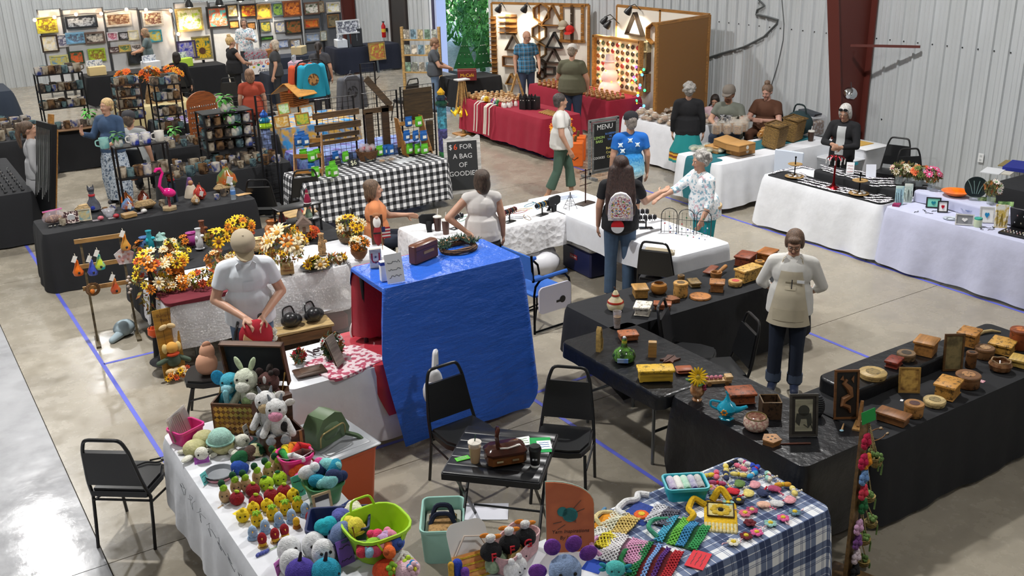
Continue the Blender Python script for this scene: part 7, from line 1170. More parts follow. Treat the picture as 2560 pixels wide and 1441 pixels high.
for x,y,lab in[(380,745,'two-tier wooden tray of jewelry at the left end'),(960,900,'two-tier wooden tray of jewelry at the right end')]:
 make('tiered_tray',lab,'tray',Z('j',x,y),[('*tray',('b8935a','W'),[('l',[(.1,.02),(.13,.035),(.128,.04),(.001,.028)],22),('l',[(.07,.19),(.1,.205),(.098,.21),(.001,.198)],22)]),('post',('17171a','M'),[('c',(0,0,0),(0,0,.3),.008),('s',(0,0,.3),.014)]),('*jewelry_card',('eceef0','paper'),[('b',(.07*cos(a),.07*sin(a),.05),(.035,.035,.012),(.3,0,a))for a in range(6)])])
card('notice_card','white notice card with a red logo on the black riser',Z('j',880,705,.862),.1,.16,'e9eaec',fc(Z('j',880,705)),.2,3,'a83a44');card('easel_sheet','plain white sheet on a small wooden easel',Z('j',1070,740,.862),.13,.18,'dfe3ee',fc(Z('j',1070,740),.25),.25,scrib=False);t=card('name_sign','white name sign lying against the black riser',Z('j',865,805,.75),.2,.11,'e4e6e8',fc(Z('j',865,805),-.25),.3,words=['Becky S'],wsize=.05)
t=thing('rollator','red rollator walker with black handles by the wall','walker',at(2210,450,0)+V3((.3,.2,0)),-.8)
for y in(-.22,.22):B().tube(rp([(-.25,y,.05),(.0,y,.55),(.08,y,.85)]),.014,6).bd('frame',mat('a01c26','M'),t);B().tube(rp([(.08,y,.82),(.1,y,.95),(-.05,y,1.0),(-.2,y,.97)]),.018,6).bd('handle',MK_,t);[B().cyl((x,y-.02,.08),(x,y+.02,.08),.08,n=14).bd('wheel',MK_,t)for x in(-.28,.25)];B().tube([(.05,y,.6),(.25,y,.08)],.012,6).bd('frame',mat('a01c26','M'),t)
B().cbox((0,0,.52),(.3,.42,.03)).bd('seat',M_blk,t)
ctn('clear_storage','clear storage box with aqua clips behind the walker',V3((12.55,10.05,0)),.45,.6,.55,mat('c9cdd2','F'),0,.9,.04,[('lid',('d8dade','P'),[('x',(0,0,.55),(.47,.62,.03),.01)]),('clip',('3ab0c8','P'),[('b',(0,-.31,.53),(.1,.02,.04)),('b',(0,.31,.53),(.1,.02,.04))])],'tub');make('white_chair_back','white folding chair back seen beyond the earring table','chair',V3((11.35,10.0,0)),[('backrest',('c9d2e0','P'),[('x',(0,0,.5),(.03,.46,.36),.02)]),('seat',('c9d2e0','P'),[('x',(.22,0,.42),(.4,.44,.03),.012)]),('*leg',M_leg,[('c',(x,y,0),(.1,y,.5),.012)for x in(-.02,.38)for y in(-.2,.2)])],.3)
cloth('riser_cloth','lavender cloth over the riser at the back of the glass-art table',10.82,11.1,4.7,7.48,.88,(.13,.1,.13,.13),mat('c3c6df','cloth'),.004,202,flare=.01)
def ZR(x,y):p=Z('j',x,y,.885);p.x=min(p.x,11.0);return p
for i,(x,y,w,h,fcol,c,art,lab)in enumerate([(1510,940,.13,.17,'1a1a1c','101012','d8d8da','black frame with a white heart on black'),(1630,1010,.17,.13,'1c1c20','7ac8b0','1f7a8a','black frame with a teal heart on mint'),(1715,1050,.12,.14,'1a1a1c','ecebea','b01c2c','black frame with a red heart on white'),(1830,960,.2,.14,'1a1a1c','9aa8a4','6a7a78','black frame with a grey heart'),(1910,1165,.2,.13,'ecebea','8a8c90','ecebea','white frame with a marbled heart'),(2110,1145,.16,.19,'ecebea','e6e6e6','2a8ac0','white frame with a blue heart'),(2120,1020,.14,.13,'ecebea','9ab0b4','d0d8d8','white frame with a grey seascape'),(1690,880,.12,.16,'1a1a1c','d0ced0','b8b0b4','dark frame standing at the back of the glass table')]):
 t=framed(lab+' on the lavender table','j',x,y,w,h,fcol,c,c,fc(Z('j',x,y),.1*(i%3)),.25,ft=.014,kind='p_',name='heart_picture');B().prism([(0,h*.3),(w*.16,h*.5),(w*.13,h*.62),(w*.05,h*.64),(0,h*.57),(-w*.05,h*.64),(-w*.13,h*.62),(-w*.16,h*.5)],.003,.008,XZ).bd('heart',mat(art,'G'),t)
for x,y,w,h,c,c2,lab in[(1305,980,.1,.24,'b8d0c8','8ab0c0','tall pale glass panel at the left of the lavender table'),(1390,960,.1,.24,'d0d4cc','a8b8b0','tall floral glass panel beside the first'),(2250,1010,.2,.19,'c8dc9a','6a8a4a','green meadow glass tile, left'),(2390,1060,.17,.19,'b8d890','5a8a44','green meadow glass tile, right'),(2235,1190,.14,.27,'e4e6e0','c8a83a','white glass panel with a golden tree')]:
 p=Z('j',x,y);t=thing('glass_tile',lab,'glass art',p,rot=(-.18,0,fc(p,.15)));B().cbox((0,0,0),(w,.008,h),.003).bd('glass',mat(c,'paint',c2),t);B().box((0,.03,.01),(w*.6,.06,.02)).bd('foot',mat('2a2a2c'),t);g=random.Random(int(x));b=B();[b.tube([(q,-.006,.02),(q+g.uniform(-.02,.02),-.006,h*g.uniform(.5,.85))],.004,4)for q in(-w*.3,-w*.1,w*.1,w*.3)];b.bd('stem_motif',mat(dark(c2,.6),'G'),t)
B_=lambda r,d:[('l',[(r*.4,0),(r*.75,d*.4),(r,d),(r*.95,d),(r*.7,d*.45),(.001,d*.15)],26)]
for x,y,r,d,c,c2,lab in[(2010,850,.17,.06,'f07a10','e86a08','bright orange glass bowl on a small stand'),(1970,1060,.13,.07,'d8dce4','7a8ab0','pale blue streaked glass bowl'),(1985,960,.1,.05,'c8b0a0','8a6a5a','brown flecked glass bowl'),(1790,1110,.09,.012,'c9d2da','b0bcc8','pale glass plate lying flat')]:
 make('glass_bowl',lab+' on the lavender table','bowl',ZR(x,y)if x==2010 else Z('j',x,y),[('bowl',(c,'C',c2),B_(r,d)),('stand',('5a5a5e','M'),[('t',[(r*.5*cos(a),r*.5*sin(a),.003)for a in[k*PI/6 for k in range(12)]],.005,4,True)])])
make('glass_disc','dark round glass disc etched with a tree','glass art',ZR(2215,880),[('disc',('1f2a2c','G'),[('p',ring(0,.16,.13,28),-.006,.006,XZ)]),('tree_motif',('8fb0a8','G'),[('t',[(x0,-.01,.08),(x0*2,-.01,.17),(x0*3.2,-.01,.24)],.004,4)for x0 in(-.03,-.01,.01,.03)]),('stand',('9aa8a8','F'),[('x',(0,0,0),(.12,.08,.04),.006)])],fc(Z('j',2215,880)))
for x,y,c,lab in[(1320,790,[('d8489a','e8e0a0'),('d8ccb0','8a7a4a')],'pink rose and dried flower arrangement'),(1430,790,[('e0dcc4','a8a070')],'pale chrysanthemum arrangement in a glass'),(1580,800,[('f07a4a','c04a2a'),('6a7a3a','4a5a2a')],'orange rose arrangement with large leaves'),(1790,800,[('e05a8a','c0c0c8')],'pink rose and crystal arrangement'),(2400,900,[('f0e6dc','8fb08a')],'white bridal bouquet at the right edge')]:arr('flower_vase',lab+' on the lavender table',ZR(x,y),.1,.16,c,6,int(x),'7a7a4a',[('glass',('b8c4c4','F'),[('l',[(.04,0),(.05,.1),(.045,.1)])],.1)],.045)
t=thing('ring_case','black display case of rings and pendants at the right edge','display case',Z('j',2370,1250)+V3((.05,-.1,0)),-PI/2+.1);B().cbox((0,0,0),(.5,.3,.03),.006).bd('tray',MK_,t);q=B();q.T=trs((0,.15,.03),(.35,0,0));q.cbox((0,0,0),(.5,.02,.26),.004);lidc=q.bd('lid',MK_,t)
for i in range(32):o=B();o.T=trs((0,.15,.03),(.35,0,0))if i<12 else Matrix();o.sph((-.2+.036*(i%12),-.012 if i<12 else-.1+.06*((i-12)//10),(.07+.1*(i%2))if i<12 else .035),(.008,.006,.012),6,5);o.bd('pendant',mat(['d8dade','c8a0a0','e0d8c0'][i%3],'G'),t)
make('candle_jar','pale green candle jar with gold lid','candle',Z('j',2030,1180),[('jar',('d0dcb8','G'),[('l',[(.04,0),(.045,.01),(.045,.09),(.04,.095)])]),('lid',('3a9a8a','leaf'),[('l',[(.044,.09),(.044,.11),(.001,.115)])])]);flat('folded_case','magenta glasses case lying on the lavender table',Z('j',1290,985),.14,.08,'8a1c50',.4,'case',None,.03,'p_')
for k,(x,y)in enumerate([(1480,1050),(1560,1040),(1600,1060),(1640,1040),(2060,1200),(2110,1190),(2150,1210),(2180,1195)]):make('hair_comb','dark metal charm lying loose on the lavender cloth','charm',Z('j',x,y),[('charm',('4a4a50','M'),[('t',[(-.04,0,.004),(-.01,.015,.006),(.02,-.01,.005),(.045,.01,.004)],.004,5)]),('bead',('9aa0a8','G'),[('s',(.045,.01,.007),.008)])],k,'loose metal charms')
ftable(12.3,13.2,5.4,7.4,'folding table under the black cloth by the right wall');cloth('tablecloth','black cloth on the back table under the outlet',12.3,13.2,5.4,7.4,.742,(.5,.4,.6,.6),M_bc,.012,201)
for x,y,w,d,c,lab in[(2170,680,.35,.25,'d8dade','white papers on the back table'),(2300,700,.2,.12,'c8c4b8','clear packet of cards on the back table'),(2400,650,.5,.3,'1c2a8a','royal blue folded cloth on the back table'),(2350,620,.4,.3,'8a7a4a','kraft cardboard sheet under the blue cloth')]:flat('back_table_item',lab,Z('j',x,y),w,d,c,.3,'paper',None,.012 if '1c2a' not in c else .05)
def cookie(t=None):return[('bag',('e0dace','F'),[('x',(0,0,0),(.17,.11,.075),.03)]),('loaf',('8a5a34','C','c8a880'),[('s',(0,0,.036),(.075,.045,.034))]),('label',('eceae4','paper'),[('b',(.02,0,.077),(.05,.04,.002))])]
g=random.Random(8);pr=make('wrapped_loaf','small wrapped loaf heaped on the bakery side table','bread',(0,0,0),cookie(),0,'wrapped loaves on the side table');rpt(pr,[(V3((11.58+.16*(i%5),12.62+.135*(i//5),.745+.07*(g.random()>.55))),g.uniform(0,6),g.uniform(1.0,1.35))for i in range(50)])
pr=make('cookie_bag','clear bag of cookies standing behind the cardboard boxes','cookies',(0,0,0),[('bag',('e6e0d4','F'),[('x',(0,0,0),(.12,.1,.15),.02),('p',[(-.05,.15),(.05,.15),(.03,.17),(.05,.2),(-.05,.2),(-.03,.17)],-.006,.006,XZ)]),('cookies',('b8864c','C','8a5a2c',3.),[('c',(0,0,.01+.02*k),(0,0,.026+.02*k),.045)for k in range(5)])],0,'bags of cookies on the bakery table');rpt(pr,[(Z('i',830+i*48,490-(i%2)*22,.756),.5*i,1.25)for i in range(6)]+[(Z('i',990+i*50,455-i*8,.756),i,1.15)for i in range(3)])
def dbox(lab,x,y,z,rz,tilt=0):make('cardboard_box',lab,'box',Z('i',x,y,z),[('tray',('a87a42','paper'),[('x',(0,0,0),(.36,.26,.08),.004)]),('lid',('b88a50','paper'),[('x',(0,0,.08),(.365,.265,.02),.004)]),('seal',('dcd6cc','paper'),[('c',(0,-.132,.05),(0,-.134,.05),.03,None,16)])],rz,rot=(tilt,0,rz))
dbox('kraft cardboard pastry box at the lower left of the stack',850,640,.755,.1);dbox('kraft cardboard pastry box at the lower right of the stack',1050,660,.755,.05);dbox('kraft cardboard pastry box on top at the right',1050,625,.856,.05);dbox('opened kraft cardboard pastry box tilted on top at the left',920,590,.856,.25,.2)
for x,y,lab in[(1340,600,'square woven seagrass basket on its side, nearer one'),(1500,540,'square woven seagrass basket on its side, farther one')]:make('seagrass_basket',lab,'basket',Z('i',x,y,.756),[('weave',('8a6a34','S','4a3618',.8),[('x',(0,0,0),(.34,.26,.36),.03)]),('rim',('7a5c2c','S'),[('t',[(-.17,-.13,.36),(.17,-.13,.36),(.17,.13,.36),(-.17,.13,.36)],.014,5,True)])],.25,rot=(.15,0,.25))
pr=make('bread_roll','large twisted bread loaf beside the seagrass baskets','bread',(0,0,0),[('loaf',('a8773c','C','7a4c1e',2.),[('k',(-.1,0,.06),(.1,.02,.07),.06,.055)]),('crust',('c89a5a','C'),[('s',(x,0,.115),(.03,.035,.012))for x in(-.08,0,.08)])],0,'bread loaves by the baskets');rpt(pr,[(Z('i',1120,490,.756),.4,1.1),(Z('i',1220,500,.756),.9,1.2),(Z('i',1180,470,.756),1.4)])
pr=make('wrapped_sweet','small clear-wrapped pastry at the near end of the bakery table','pastry',(0,0,0),[('wrap',('cdd2c4','F'),[('s',(0,0,.04),(.08,.06,.04))]),('pastry',('d8ccb0','C','8a9a7a'),[('s',(0,0,.03),(.055,.04,.026))])],0,'wrapped pastries');rpt(pr,[(Z('i',x,y,.756),x,1.2)for x,y in[(600,630),(720,610),(760,660),(850,660),(880,640),(700,640)]])
make('stuff_tub','clear tub heaped with papers at the far end of the bakery table','tub',V3((13.25,11.3,.0)),[('tub',('c9ccd4','F'),[('x',(0,0,.62),(.4,.45,.35),.03)]),('contents',('a8907a','print','d8d4d0'),[('x',(0,0,.64),(.34,.38,.24),.02)]),('cart',('3a3c40','P'),[('x',(0,0,0),(.44,.5,.6),.02)]),('papers',('3a4048','paper'),[('b',(.0,0,1.0),(.3,.3,.05),(.2,.1,.3))])]);make('teal_tote','dark teal bag beside the tub at the far end of the bakery table','bag',V3((12.68,11.02,.745)),[('bag',('1c3438','cloth'),[('s',(0,0,.2),(.2,.24,.2))]),('handle',('142628','cloth'),[('t',rp([(0,-.15,.3),(0,-.1,.5),(0,.1,.5),(0,.15,.3)]),.014)])])
ctn('white_bin','white lidded bin at the end of the bakery table',V3((13.0,10.1,0)),.5,.75,.7,mat('d5d7dc','P'),0,.9,.05,[('lid',('e2e3e6','P'),[('x',(0,0,.7),(.54,.8,.03),.015)]),('envelope',('c8a050','paper'),[('b',(0,0,.735),(.3,.4,.01))])],'bin');make('iced_cup','iced drink cup at the far end of the bakery table','drink',V3((12.5,10.6,.745)),[('cup',('3a2418','P'),[('l',[(.04,0),(.05,.15)])]),('lid',('e0dcd4','P'),[('l',[(.054,.15),(.05,.17),(.001,.17)])]),('S',('e8e8e8','p_'),[('c',(0,0,.16),(.01,0,.24),.004)])]);flat('letters','white envelopes lying before the seated woman',Z('i',1330,340,.76),.4,.25,'e4e6ec',.5,'paper')
cord('cord',[Z('i',x,y,z)for x,y,z in[(1245,600,.75),(1200,750,.5),(1150,850,.3),(1080,945,.12)]],.008,mat('2a2a2c'),'black cord hanging down the front of the bakery tablecloth')
cl_=thing('clamp_lamp','silver clamp lamp fixed to the red column','lamp',atX(2125,235,13.1));B().lathe([(.11,-.02),(.1,.03),(.05,.08),(.035,.1)],20).bd('reflector',mat('c9ccd0','ch'),cl_,(0,0,0),(.4,-1.9,0));B().cyl((0,0,0),(.12,.08,.06),.03,n=10).bd('socket',MK_,cl_);B().tube([(.12,.08,.06),(.2,.16,.14)],.008,5).bd('clamp',mat('8a8c90','M'),cl_)
M_pw=mat('b8803c','W');M_pd=mat('4a3826','W')
def pegmat(c,hole):
 t=NT('pegboard');co=t.co('UV',39.);v=t.n('TexVoronoi',i_Vector=co,i_Scale=1.,i_Randomness=0.);t.col(t.ramp(v,[(.12,hole),(.16,c)]));t.set('Roughness',.6);return t.m
M_peg=pegmat('efe9dc','8a8272');M_pegb=pegmat('8a6030','4a2f14')
def pegboard(lab,a,b,h,m,side=1,z0=.0):
 a,b=V3((*a,0)),V3((*b,0));w=(b-a).length;t=thing('pegboard',lab,'pegboard',a,atan2(b.y-a.y,b.x-a.x))
 n=max(1,round(w/1.22))
 for k in range(n):
  q=B();q.add([(w*k/n,0,z0),(w*(k+1)/n-.004,0,z0),(w*(k+1)/n-.004,0,h),(w*k/n,0,h),(w*k/n,.006,z0),(w*(k+1)/n-.004,.006,z0),(w*(k+1)/n-.004,.006,h),(w*k/n,.006,h)],[(0,1,2,3),(7,6,5,4),(3,2,6,7),(0,3,7,4),(1,5,6,2)]);q.uv=[(v[0],v[2])for v in q.v];q.bd('board',m,t)
 for q in(((w/2,.02,h),(w,.05,.05)),((w/2,.02,z0+.03),(w,.05,.05)))+tuple(((w*k/n,.02,(h+z0)/2),(.05,.05,h-z0))for k in range(n+1)):B().box(*q).bd('frame',M_pw,t)
 return t
PG1=pegboard('white pegboard wall hung with shelves behind the plaid-shirt man',(12.4,19.95),(13.6,17.9),2.33,M_peg);PG2=pegboard('white pegboard along the right wall behind the lit display',(13.42,16.7),(13.42,14.),2.4,M_peg);PG3=pegboard('brown pegboard doors with wooden frames closing the booth',(11.74,13.47),(13.3,13.86),2.4,M_pegb)
def hexr(r,w=.012):return[('p',ring(0,0,r,6)+[ring(0,0,r,6)[0]]+[ring(0,0,r-w,6)[0]]+ring(0,0,r-w,6)[::-1],-.0,.1,XZ)]
def onpeg(T,px,py):
 n=V3((-sin(T.rotation_euler.z),cos(T.rotation_euler.z),0));o=V3((0,0,CAMH));d=CF+CR*((px-1280)/FPX)+CU*((720.5-py)/FPX);return o+d*((T.location-o).dot(n)/d.dot(n))
def loopframe(poly,w,d=.1):
 b=B();P=[V3((x,0,y))for x,y in poly]
 for a,c in zip(P,P[1:]+P[:1]):m_=(a+c)/2;e=c-a;b.box((m_.x,-d/2,m_.z),(e.length+w*.6,d,w),rot=(0,-atan2(e.z,e.x),0))
 return b
HX=ring(0,0,.17,6,a0=PI/6);TR=[(-.17,-.12),(.17,-.12),(0,.17)]
for i,(T,x,y,poly,c,s,lab)in enumerate([(PG1,1140,115,HX,'b07a34',1.25,'honey hexagon shelf high on the pegboard'),(PG1,1240,150,TR,'a87230',1.5,'honey A-frame shelf high on the pegboard'),(PG1,1120,290,HX,'7a5a30',1.1,'brown hexagon shelf beside the plaid man'),(PG1,1125,450,HX,'7a5a30',1.,'brown hexagon shelf below the first'),(PG1,890,390,TR,'4a3824',1.2,'dark triangle shelf left of the plaid man'),(PG1,1255,370,TR,'1f1f22',1.15,'black mountain-shaped shelf on the pegboard'),(PG1,1250,510,TR,'3a2c20',1.05,'dark brown mountain-shaped shelf on the pegboard'),(PG1,1140,580,HX,'3a3024',.65,'small dark hexagon shelf on the pegboard'),(PG1,860,550,[(-.2,-.12),(.2,-.12),(.2,.12),(-.2,.12)],'8a5a2c',.9,'brown box shelf with a mug rail'),(PG1,870,715,TR,'a87a3c',.8,'small light triangle shelf low on the pegboard'),(PG1,1140,670,HX,'4a3420',.6,'lowest dark hexagon shelf'),(PG1,1215,635,[(-.15,-.1),(.15,-.1),(.15,.1),(-.15,.1)],'2a221c',.8,'dark box shelf beside the olive-shirt man'),(PG2,1990,230,TR,'3c2c1e',1.5,'large dark mountain shelf on the wall pegboard'),(PG2,2160,300,HX,'b07a34',1.2,'honey hexagon shelf at the edge of the brown doors'),(PG2,2080,550,[(-.13,-.2),(.13,-.2),(.13,.2),(-.13,.2)],'5a4024',.9,'tall brown shadow box on the wall pegboard'),(PG2,2080,740,[(-.13,-.2),(.13,-.2),(.13,.2),(-.13,.2)],'8a6434',.85,'lower shadow box on the wall pegboard'),(PG2,2090,420,[(-.12,-.12),(.12,-.12),(.12,.12),(-.12,.12)],'c8b890',.8,'pale letter box on the wall pegboard')]):
 p=onpeg(T,*pix('c',x,y));o=loopframe([(a*s,b_*s)for a,b_ in poly],.022,.11).bd('wall_shelf',mat(c,'W'),None,p,(0,0,T.rotation_euler.z));tag(o,lab,'shelf','wooden wall shelves on pegboards')
pk=B().box((0,-.05,0),(.16,.1,.012)).mesh('ledge',M_pw,False);pk2=B().box((0,-.05,0),(.14,.1,.012)).mesh('ledge',M_pd,False)
for k,(x,y0,y1,n,lab)in enumerate([(705,170,720,15,'tall strip of small wooden ledges at the left edge of the pegboard'),(780,150,290,4,'rack of pale ledges on the pegboard, leftmost of three'),(835,150,290,4,'rack of dark ledges on the pegboard, middle of three'),(885,150,290,4,'rack of honey ledges on the pegboard, rightmost of three')]):
 p=onpeg(PG1,*pix('c',x,(y0+y1)/2));h=onpeg(PG1,*pix('c',x,y0)).z-onpeg(PG1,*pix('c',x,y1)).z;t=thing('ledge_rack',lab,'rack',p,PG1 .rotation_euler.z);B().box((0,-.01,0),(.14,.012,h+.1)).bd('back_strip',M_pw if k!=1 else mat('e0d8c8','W'),t)
 for j in range(n):link('ledge',pk2 if(k==2 or(k==0 and j%3==0))else pk,t,(0,0,-h/2+h*j/max(1,n-1)))
p=onpeg(PG1,*pix('c',1410,210));t=thing('hat_rack','upright wooden hat rack with pegs on the pegboard','rack',p,PG1 .rotation_euler.z)
for x in(-.25,0,.25):B().box((x,-.03,0),(.07,.03,.8)).bd('slat',M_pd if x==0 else M_pw,t);[B().cyl((x,-.04,z),(x,-.1,z+.02),.01,n=6).bd('peg',mat('e0d8c8','W'),t)for z in(-.2,0,.2)]
for z in(-.38,.38):B().box((0,-.03,z),(.62,.03,.06)).bd('rail',M_pw,t)
for x,y,c,lab in[(1395,265,'c8281e','red cap hanging on the pegboard hat rack'),(1335,220,'b8ac94','tan cap hanging on the pegboard hat rack')]:make('baseball_cap',lab,'hat',onpeg(PG1,*pix('c',x,y))+V3((-.06,-.04,0)),[('crown',(c,'cloth'),[('s',(0,0,0),(.11,.09,.1))]),('brim',(c,'cloth'),[('s',(0,-.1,-.06),(.09,.07,.012),(.5,0,0))])],PG1 .rotation_euler.z)
for i,(T,x,y)in enumerate([(PG1,800,70),(PG1,1030,70),(PG2,1800,180),(PG2,1830,215),(PG2,2020,90)]):
 n=V3((sin(T.rotation_euler.z),-cos(T.rotation_euler.z),0));p=onpeg(T,*pix('c',x,y))+n*.3;p.z=min(p.z,2.75);t=thing('clip_lamp',['black clip lamp over the pegboard, left one','black clip lamp over the pegboard, right one','black swing-arm lamp over the lit display, left head','black swing-arm lamp over the lit display, right head','black swing-arm lamp near the brown doors'][i],'lamp',p);B().lathe([(.08,-.06),(.075,0),(.04,.06),(.03,.1)],14).bd('shade',MK_,t,(0,0,0),(.5,.3,0));B().tube([(0,0,.08),tuple(-n*.15+V3((0,0,.12))),tuple(-n*.3+V3((0,0,.0)))],.01,5).bd('arm',MK_,t);B().sph((0,0,-.03),.035,8,6).bd('bulb',mat('fff0d0','lit',None,12.),t)
 L=bpy.data.lights.new('clip_light','SPOT');L.energy=60;L.spot_size=1.9;L.spot_blend=.6;L.color=(1,.87,.68);L.shadow_soft_size=.05;o=bpy.data.objects.new('clip_light',L);COL.objects.link(o);o.location=p+n*.05+V3((0,0,-.06));o.rotation_euler=V3((-n.x*.75,-n.y*.75,-1)).to_track_quat('-Z','Y').to_euler()
t=thing('lit_display','wooden framed display glowing with string lights and rows of ring ornaments','display',(13.1,17.0,.76),-PI/2);Lh=1.5
B().box((Lh/2,.03,.52),(Lh,.02,1.02)).bd('back',mat('f4e6c8'),t)
for q in(((0,-.02,.52),(.05,.1,1.08)),((Lh,-.02,.52),(.05,.1,1.08)),((Lh/2,-.02,.0),(Lh,.1,.05)),((Lh/2,-.02,1.04),(Lh,.1,.05))):B().box(*q).bd('frame',M_pw,t)
bm=B().sph((0,0,0),.013,6,5).mesh('bulb',mat('ffd890','lit',None,16.));om=[B().tube([(.034*cos(a),0,.034*sin(a))for a in[k*PI/5 for k in range(10)]],.014,5,True).mesh('ring_ornament',mat(c,'p_'))for c in('8a4a1c','3a2a1c','b0242c','5a6a4a')]
for r in range(7):
 for c in range(9):link('ring_ornament',om[(r*3+c*5)%4 if(r+c)%3 else 1],t,(.1+c*.16,-.0,.1+r*.135));(r+c)%2==0 and link('bulb',bm,t,(.16+c*.155,.005,.16+r*.13))
for k in range(5):L=bpy.data.lights.new('string_light','POINT');L.energy=1.6;L.color=(1,.72,.38);L.shadow_soft_size=.05;o=bpy.data.objects.new('string_light',L);COL.objects.link(o);o.location=(12.8,16.85-.3*k,1.1+.35*(k%2))
g=random.Random(3);TT=[('pale wooden toy on the far end of the red table','d8b07a','wooden toys on the red table'),('small coloured peg figure on the red table',None,'peg figures on the red table')]
pr=make('wooden_toy',TT[0][0],'toy',(0,0,0),[('body',('d2a468','W'),[('x',(0,0,.02),(.13,.05,.05),.01)]),('*wheel',('a87a44','W'),[('c',(x,-.03,.022),(x,.03,.022),.022)for x in(-.04,.04)]),('cabin',('e0bc88','W'),[('x',(.02,0,.07),(.05,.045,.04),.006)])],0,TT[0][2]);rpt(pr,[(V3((10.3+.13*(i%6),16.7+.2*(i//6),.745)),g.uniform(0,6),1.1)for i in range(28)])
for c,cn,off in[('26348a','blue',0),('2a6a3a','green',1),('a8242c','red',2),('e6e2dc','white',3)]:
 pr=make('peg_figure',cn+' wooden peg figure in the row on the red table','toy',(0,0,0),[('body',(c,'P'),[('l',[(.03,0),(.034,.04),(.02,.08),(.001,.09)],12)]),('head',('e0b890','W'),[('s',(0,0,.105),.024)])],0,cn+' peg figures');rpt(pr,[(V3((10.28+.09*(i%4),16.55-.11*off-.06*(i//4)-.03*(i%2),.745)),0,1.1)for i in range(6)])
for i,(x,y)in enumerate([(760,900),(800,930),(830,900),(850,930),(890,920),(930,930)]):make('pull_toy','%s wooden pull toy with a long white rope tail over the red cloth'%['white','blue','yellow','silver','red','green'][i],'toy',V3((10.3,Z('c',x,y).y,.745)),[('body',(['e8e6e2','2a3a9a','e0b82a','c8ccd0','b8242c','2a7a3c'][i],'P'),[('s',(0,0,.06),(.07,.05,.055)),('s',(-.03,-.04,.1),.035)]),('rope',('e8e0d4','cloth'),[('t',[(-.05,0,.03),(-.16,-.02,.03),(-.235,-.02,-.02),(-.245,-.01,-.3),(-.25,.02,-.55)],.012,5)])],0)
for i in range(3):make('cat_box','black cat-shaped wooden planter on the red table, %s'%['left','middle','right'][i],'box',Z('c',975+50*i,985),[('box',('1a1a1c','W'),[('x',(0,0,0),(.14,.14,.24),.006)]),('*ear',('1a1a1c','W'),[('p',[(x-.03,.24),(x+.03,.24),(x,.3)],.05,.07,XZ)for x in(-.04,.04)]),('*eye',('e8e4dc','p_'),[('b',(x,-.072,.18),(.02,.004,.012))for x in(-.03,.03)])],-1.2)
pr=make('wooden_baton','flat wooden stick lying in a row on the red table','stick',(0,0,0),[('stick',('c2924e','W'),[('x',(0,0,0),(.3,.035,.02),.004)]),('tip',('8a5a2c','W'),[('x',(.14,0,.0),(.03,.036,.021),.004)])],0,'wooden sticks on the red table');rpt(pr,[(V3((10.62,14.85+.07*i,.745)),.35)for i in range(8)])
make('triangle_frame','upright wooden ladder frame on the red table','frame',Z('c',990,880),[('*leg',('c8a060','W'),[('c',(x,0,0),(.0,.0,.5),.025,None,4)for x in(-.16,.16)]),('panel',('8a8c90','F'),[('p',[(-.12,.02),(.12,.02),(0,.42)],-.004,.004,XZ)])],-.9)
pr=make('small_carving','small turned wooden piece on the rear red table','carving',(0,0,0),[('body',('b8864c','W'),[('l',[(.03,0),(.04,.03),(.02,.06),(.03,.08),(.001,.095)],12)]),('base',('8a5a2c','W'),[('l',[(.036,0),(.038,.008),(.03,.012)],12)])],0,'turned wooden pieces');rpt(pr,[(V3((12.28+.12*(i%4),15.5+.17*(i//4),.745)),i,1.2)for i in range(60)])
t=thing('banana_stand','wooden peg stand with yellow bananas hooked around it','game',at(1160,336,0),0);B().cbox((0,0,0),(.36,.36,.03)).bd('base',M_pw,t);B().cyl((0,0,.03),(0,0,1.1),.035,n=8).bd('post',mat('d2a868','W'),t);B().cbox((0,0,1.1),(.28,.2,.03)).bd('top',mat('d8d8d8','W'),t)
for k in range(8):a=k*PI/4;B().tube([(.06*cos(a),.06*sin(a),1.09),(.15*cos(a),.15*sin(a),.52)],.012,5).bd('rod',mat('d2a868','W'),t);B().tube([(.1*cos(a),.1*sin(a),.55),(.2*cos(a),.2*sin(a),.42),(.26*cos(a),.26*sin(a),.5)],[.02,.035,.012],6).bd('banana',mat('f0cc1c','P'),t)
def bulbs(name,lab,pts,cols,m='2a3a2a'):
 t=thing(name,lab,'string lights',pts[0]);b=B().tube([p-pts[0]for p in pts],.006,4).bd('wire',mat(m),t);s=[B().sph((0,0,0),.028,6,5).mesh('bulb',mat(c,'lit',None,6.))for c in cols];n=len(pts)
 for i,p in enumerate(pts):link('bulb',s[i%len(s)],t,p-pts[0]+V3((0,0,-.02)))
g=random.Random(6)
bulbs('holiday_lights','purple, green and orange string lights hanging beside the pegboard',[atX(1590+12*sin(i*.9)+(i%2)*10,165+i*6.5,12.9)for i in range(24)],['7a3aff','2ae05a','ff7a1e','3a8aff'])
p=at(1520,330,0)+V3((.3,.35,0));make('light_snowman','clear wireframe snowman strung with orange lights','decoration',p,[('stand',('3a2a4a','cloth'),[('x',(0,0,0),(.5,.5,.6),.03)]),('*ball',('e8c4b8','lit',None,.3),[('s',(0,0,.78),(.24,.24,.22)),('s',(0,0,1.06),(.18,.18,.16)),('s',(0,0,1.28),(.12,.12,.12))]),('*bulb',('ff7a30','lit',None,7.),[('s',(.22*cos(i*2.4),.22*sin(i*2.4),.66+.045*i),.02,None,6,4)for i in range(14)]),('hat',('c8b8bc','P'),[('l',[(.16,1.36),(.16,1.37),(.1,1.38),(.1,1.5),(.001,1.5)],14)])])
arr('halloween_garland','orange and yellow garland around the menu board',V3((9.98,13.85,.42)),.2,.5,[('f0b81e','e06a1a'),('f08a1e','c0441a')],12,71,'d8861e',None,.07)
p=at(1480,452,0);t=thing('menu_board','grey wooden stand with a chalkboard menu','sign',V3((10.3,13.12,0)),0,s=.82);Mg=mat('8a8c8c','W')
